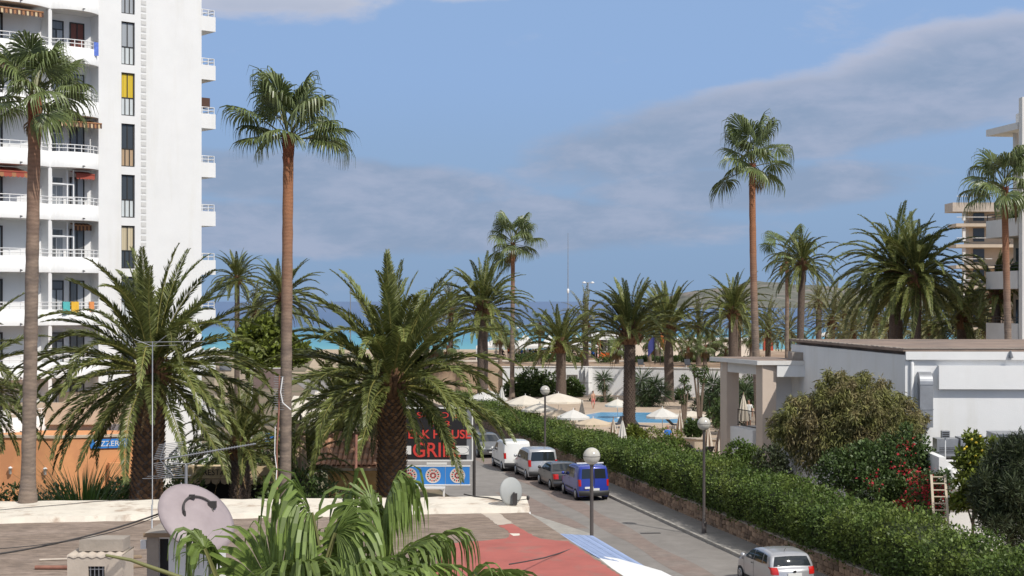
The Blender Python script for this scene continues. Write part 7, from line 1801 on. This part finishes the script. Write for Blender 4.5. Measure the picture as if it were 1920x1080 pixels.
# ------------------------------------------------------------------ people
def person(label, loc, rz, shirt, legs, pose='stand', hair='hair', group=None, sleeves=True, sc=1.0, bare=False):
    J = {'pelvis': (0, 0, .95), 'waist': (0, 0, 1.1), 'chest': (0, .01, 1.32), 'neck': (0, .0, 1.47), 'jaw': (0, -.02, 1.55), 'head': (0, -.01, 1.65), 'top': (0, 0, 1.73)}
    E = [('pelvis', 'waist'), ('waist', 'chest'), ('chest', 'neck'), ('neck', 'jaw'), ('jaw', 'head'), ('head', 'top')]
    rad = {'pelvis': (.15, .11), 'waist': (.13, .10), 'chest': (.16, .11), 'neck': (.055, .055), 'jaw': (.065, .08), 'head': (.078, .095), 'top': (.05, .06)}
    sit = pose == 'sit'
    for s, n_ in ((1, 'l'), (-1, 'r')):
        if sit:
            J.update({'hip' + n_: (s * .09, -.02, .93), 'knee' + n_: (s * .12, -.45, .93), 'ank' + n_: (s * .12, -.48, .52), 'toe' + n_: (s * .13, -.63, .48)})
        else:
            st_ = .10 if pose == 'walk' else .02
            J.update({'hip' + n_: (s * .09, 0, .90), 'knee' + n_: (s * .10, -s * st_, .50), 'ank' + n_: (s * .10, s * st_ * 1.4, .08), 'toe' + n_: (s * .11, s * st_ * 1.4 - .15, .03)})
        arm = {'stand': ((.24, .02, 1.15), (.25, -.06, .90), (.25, -.09, .80)), 'walk': ((.24, s * .08, 1.16), (.24, s * .10 - .10, .94), (.24, s * .10 - .15, .85)), 'sit': ((.23, -.05, 1.15), (.18, -.28, 1.10), (.15, -.36, 1.12)), 'hips': ((.34, .05, 1.18), (.20, -.03, 1.0), (.14, -.05, 1.0))}[pose]
        J['sh' + n_] = (s * .17, 0, 1.41)
        for nm_, p_ in zip(('elb', 'wri', 'han'), arm): J[nm_ + n_] = (s * p_[0], p_[1], p_[2])
        E += [('pelvis', 'hip' + n_), ('hip' + n_, 'knee' + n_), ('knee' + n_, 'ank' + n_), ('ank' + n_, 'toe' + n_), ('chest', 'sh' + n_), ('sh' + n_, 'elb' + n_), ('elb' + n_, 'wri' + n_), ('wri' + n_, 'han' + n_)]
        rad.update({'hip' + n_: (.09, .095), 'knee' + n_: (.058, .058), 'ank' + n_: (.038, .04), 'toe' + n_: (.035, .025), 'sh' + n_: (.06, .06), 'elb' + n_: (.042, .042), 'wri' + n_: (.028, .028), 'han' + n_: (.035, .02)})
        for k, (fx, fl_) in enumerate(((-.02, .075), (-.007, .085), (.007, .08), (.02, .065), (.035, .05))):   # fingers and thumb
            h_ = Vector(J['han' + n_]); w_ = Vector(J['wri' + n_]); d = (h_ - w_).normalized(); f_ = h_ + d * fl_ + Vector((0, fx * 1.6 if k < 4 else -.04, 0)) * 1.0
            J[f'f{k}' + n_] = tuple(f_); E.append(('han' + n_, f'f{k}' + n_)); rad[f'f{k}' + n_] = (.010, .009)
    names = list(J); ix = {n_: i for i, n_ in enumerate(names)}
    me = bpy.data.meshes.new('person'); me.from_pydata([J[n_] for n_ in names], [(ix[a], ix[c]) for a, c in E], [])
    o = bpy.data.objects.new('person', me); COL.objects.link(o)
    md = o.modifiers.new('skin', 'SKIN'); ss = o.modifiers.new('sub', 'SUBSURF'); ss.levels = 1; ss.render_levels = 1
    for i, n_ in enumerate(names): me.skin_vertices[0].data[i].radius = rad[n_]
    me.skin_vertices[0].data[ix['pelvis']].use_root = True
    dg = bpy.context.evaluated_depsgraph_get(); dg.update(); ev = bpy.data.meshes.new_from_object(o.evaluated_get(dg))
    bpy.data.objects.remove(o); ev.materials.clear()
    for m_ in (M['skin'], shirt, legs): ev.materials.append(m_)
    for p_ in ev.polygons:
        c = p_.center; ax_ = abs(c.x); mi = 0
        if c.z < .98 and (c.z > (.45 if sit else .50)) and ax_ < .2: mi = 2
        elif .98 <= c.z < 1.455 and (ax_ < .19 or (sleeves and c.z > 1.22 and ax_ < .30)): mi = 1 if not bare else 0
        p_.material_index = mi; p_.use_smooth = True
    o = place('person', ev, None, loc, (0, 0, rz), sc); tag(o, label, 'person', group)
    b = MB(); b.lathe([(.02, 1.765), (.06, 1.75), (.092, 1.69), (.097, 1.63), (.075, 1.58)], 12, (0, .02, 0)); 
    hr = b.build('hair', M[hair] if isinstance(hair, str) else hair, o)
    b = MB(); b.lathe([(.001, -.03), (.014, -.012), (.01, .012), (.001, .025)], 6, (0, -.115, 1.635)); b.build('nose', M['skin'], o)
    return o
person('man in a bright blue shirt standing with his back to the hedge by the loungers', Vector((PX(1252, 99.3), 99.3, .41)), R(170), M['cloth_blue'], M['cloth_dark'], 'stand', M['skin'])
person('person in an orange top standing beside the tall yucca', Vector((PX(1361, 112), 112, .41)), R(30), M['cloth_orange'], M['cloth_dark'], 'hips')
person('person in pink swimwear standing at the far pool edge', Vector((PX(1112, 139), 139, .41)), R(20), M['cloth_pink'], M['cloth_pink'], 'walk', sc=.95, bare=True)
person('person in white standing at the balustrade seen through the portico', Vector((PX(1404, 92), 92, 2.6)), R(-20), M['cloth_white'], M['cloth_white'], 'stand')
ps = [person('person sitting among the guests on the beach bar terrace', Vector((PX(960, 186), 186, 2.9)), R(30), M[c], M['cloth_dark'], p_, group='guests on the beach bar terrace') for c, p_ in (('cloth_white', 'sit'), ('cloth_dark', 'sit'), ('cloth_orange', 'stand'), ('cloth_blue', 'sit'))]
for i, o in enumerate(ps): o.location = (PX(930 + 12 * i, 186), 186, 3.2 if i == 2 else 2.85)
for i in range(16):
    src = ps[[0, 1, 3, 1][i % 4]]; u = 968 + i * 5.2 if i < 10 else 1060 + (i - 10) * 13
    dup(src, (PX(u, 185 + (i * 7) % 6), 185 + (i * 7) % 6, 2.85), R(i * 77), group='guests on the beach bar terrace')
chair_b = MB(); chair_b.box(-.22, .22, -.22, .22, .42, .46); chair_b.box(-.22, .22, .19, .23, .46, .9)
for sx_, sy_ in ((-.2, -.2), (.2, -.2), (-.2, .2), (.2, .2)): chair_b.box(sx_ - .02, sx_ + .02, sy_ - .02, sy_ + .02, 0, .42)
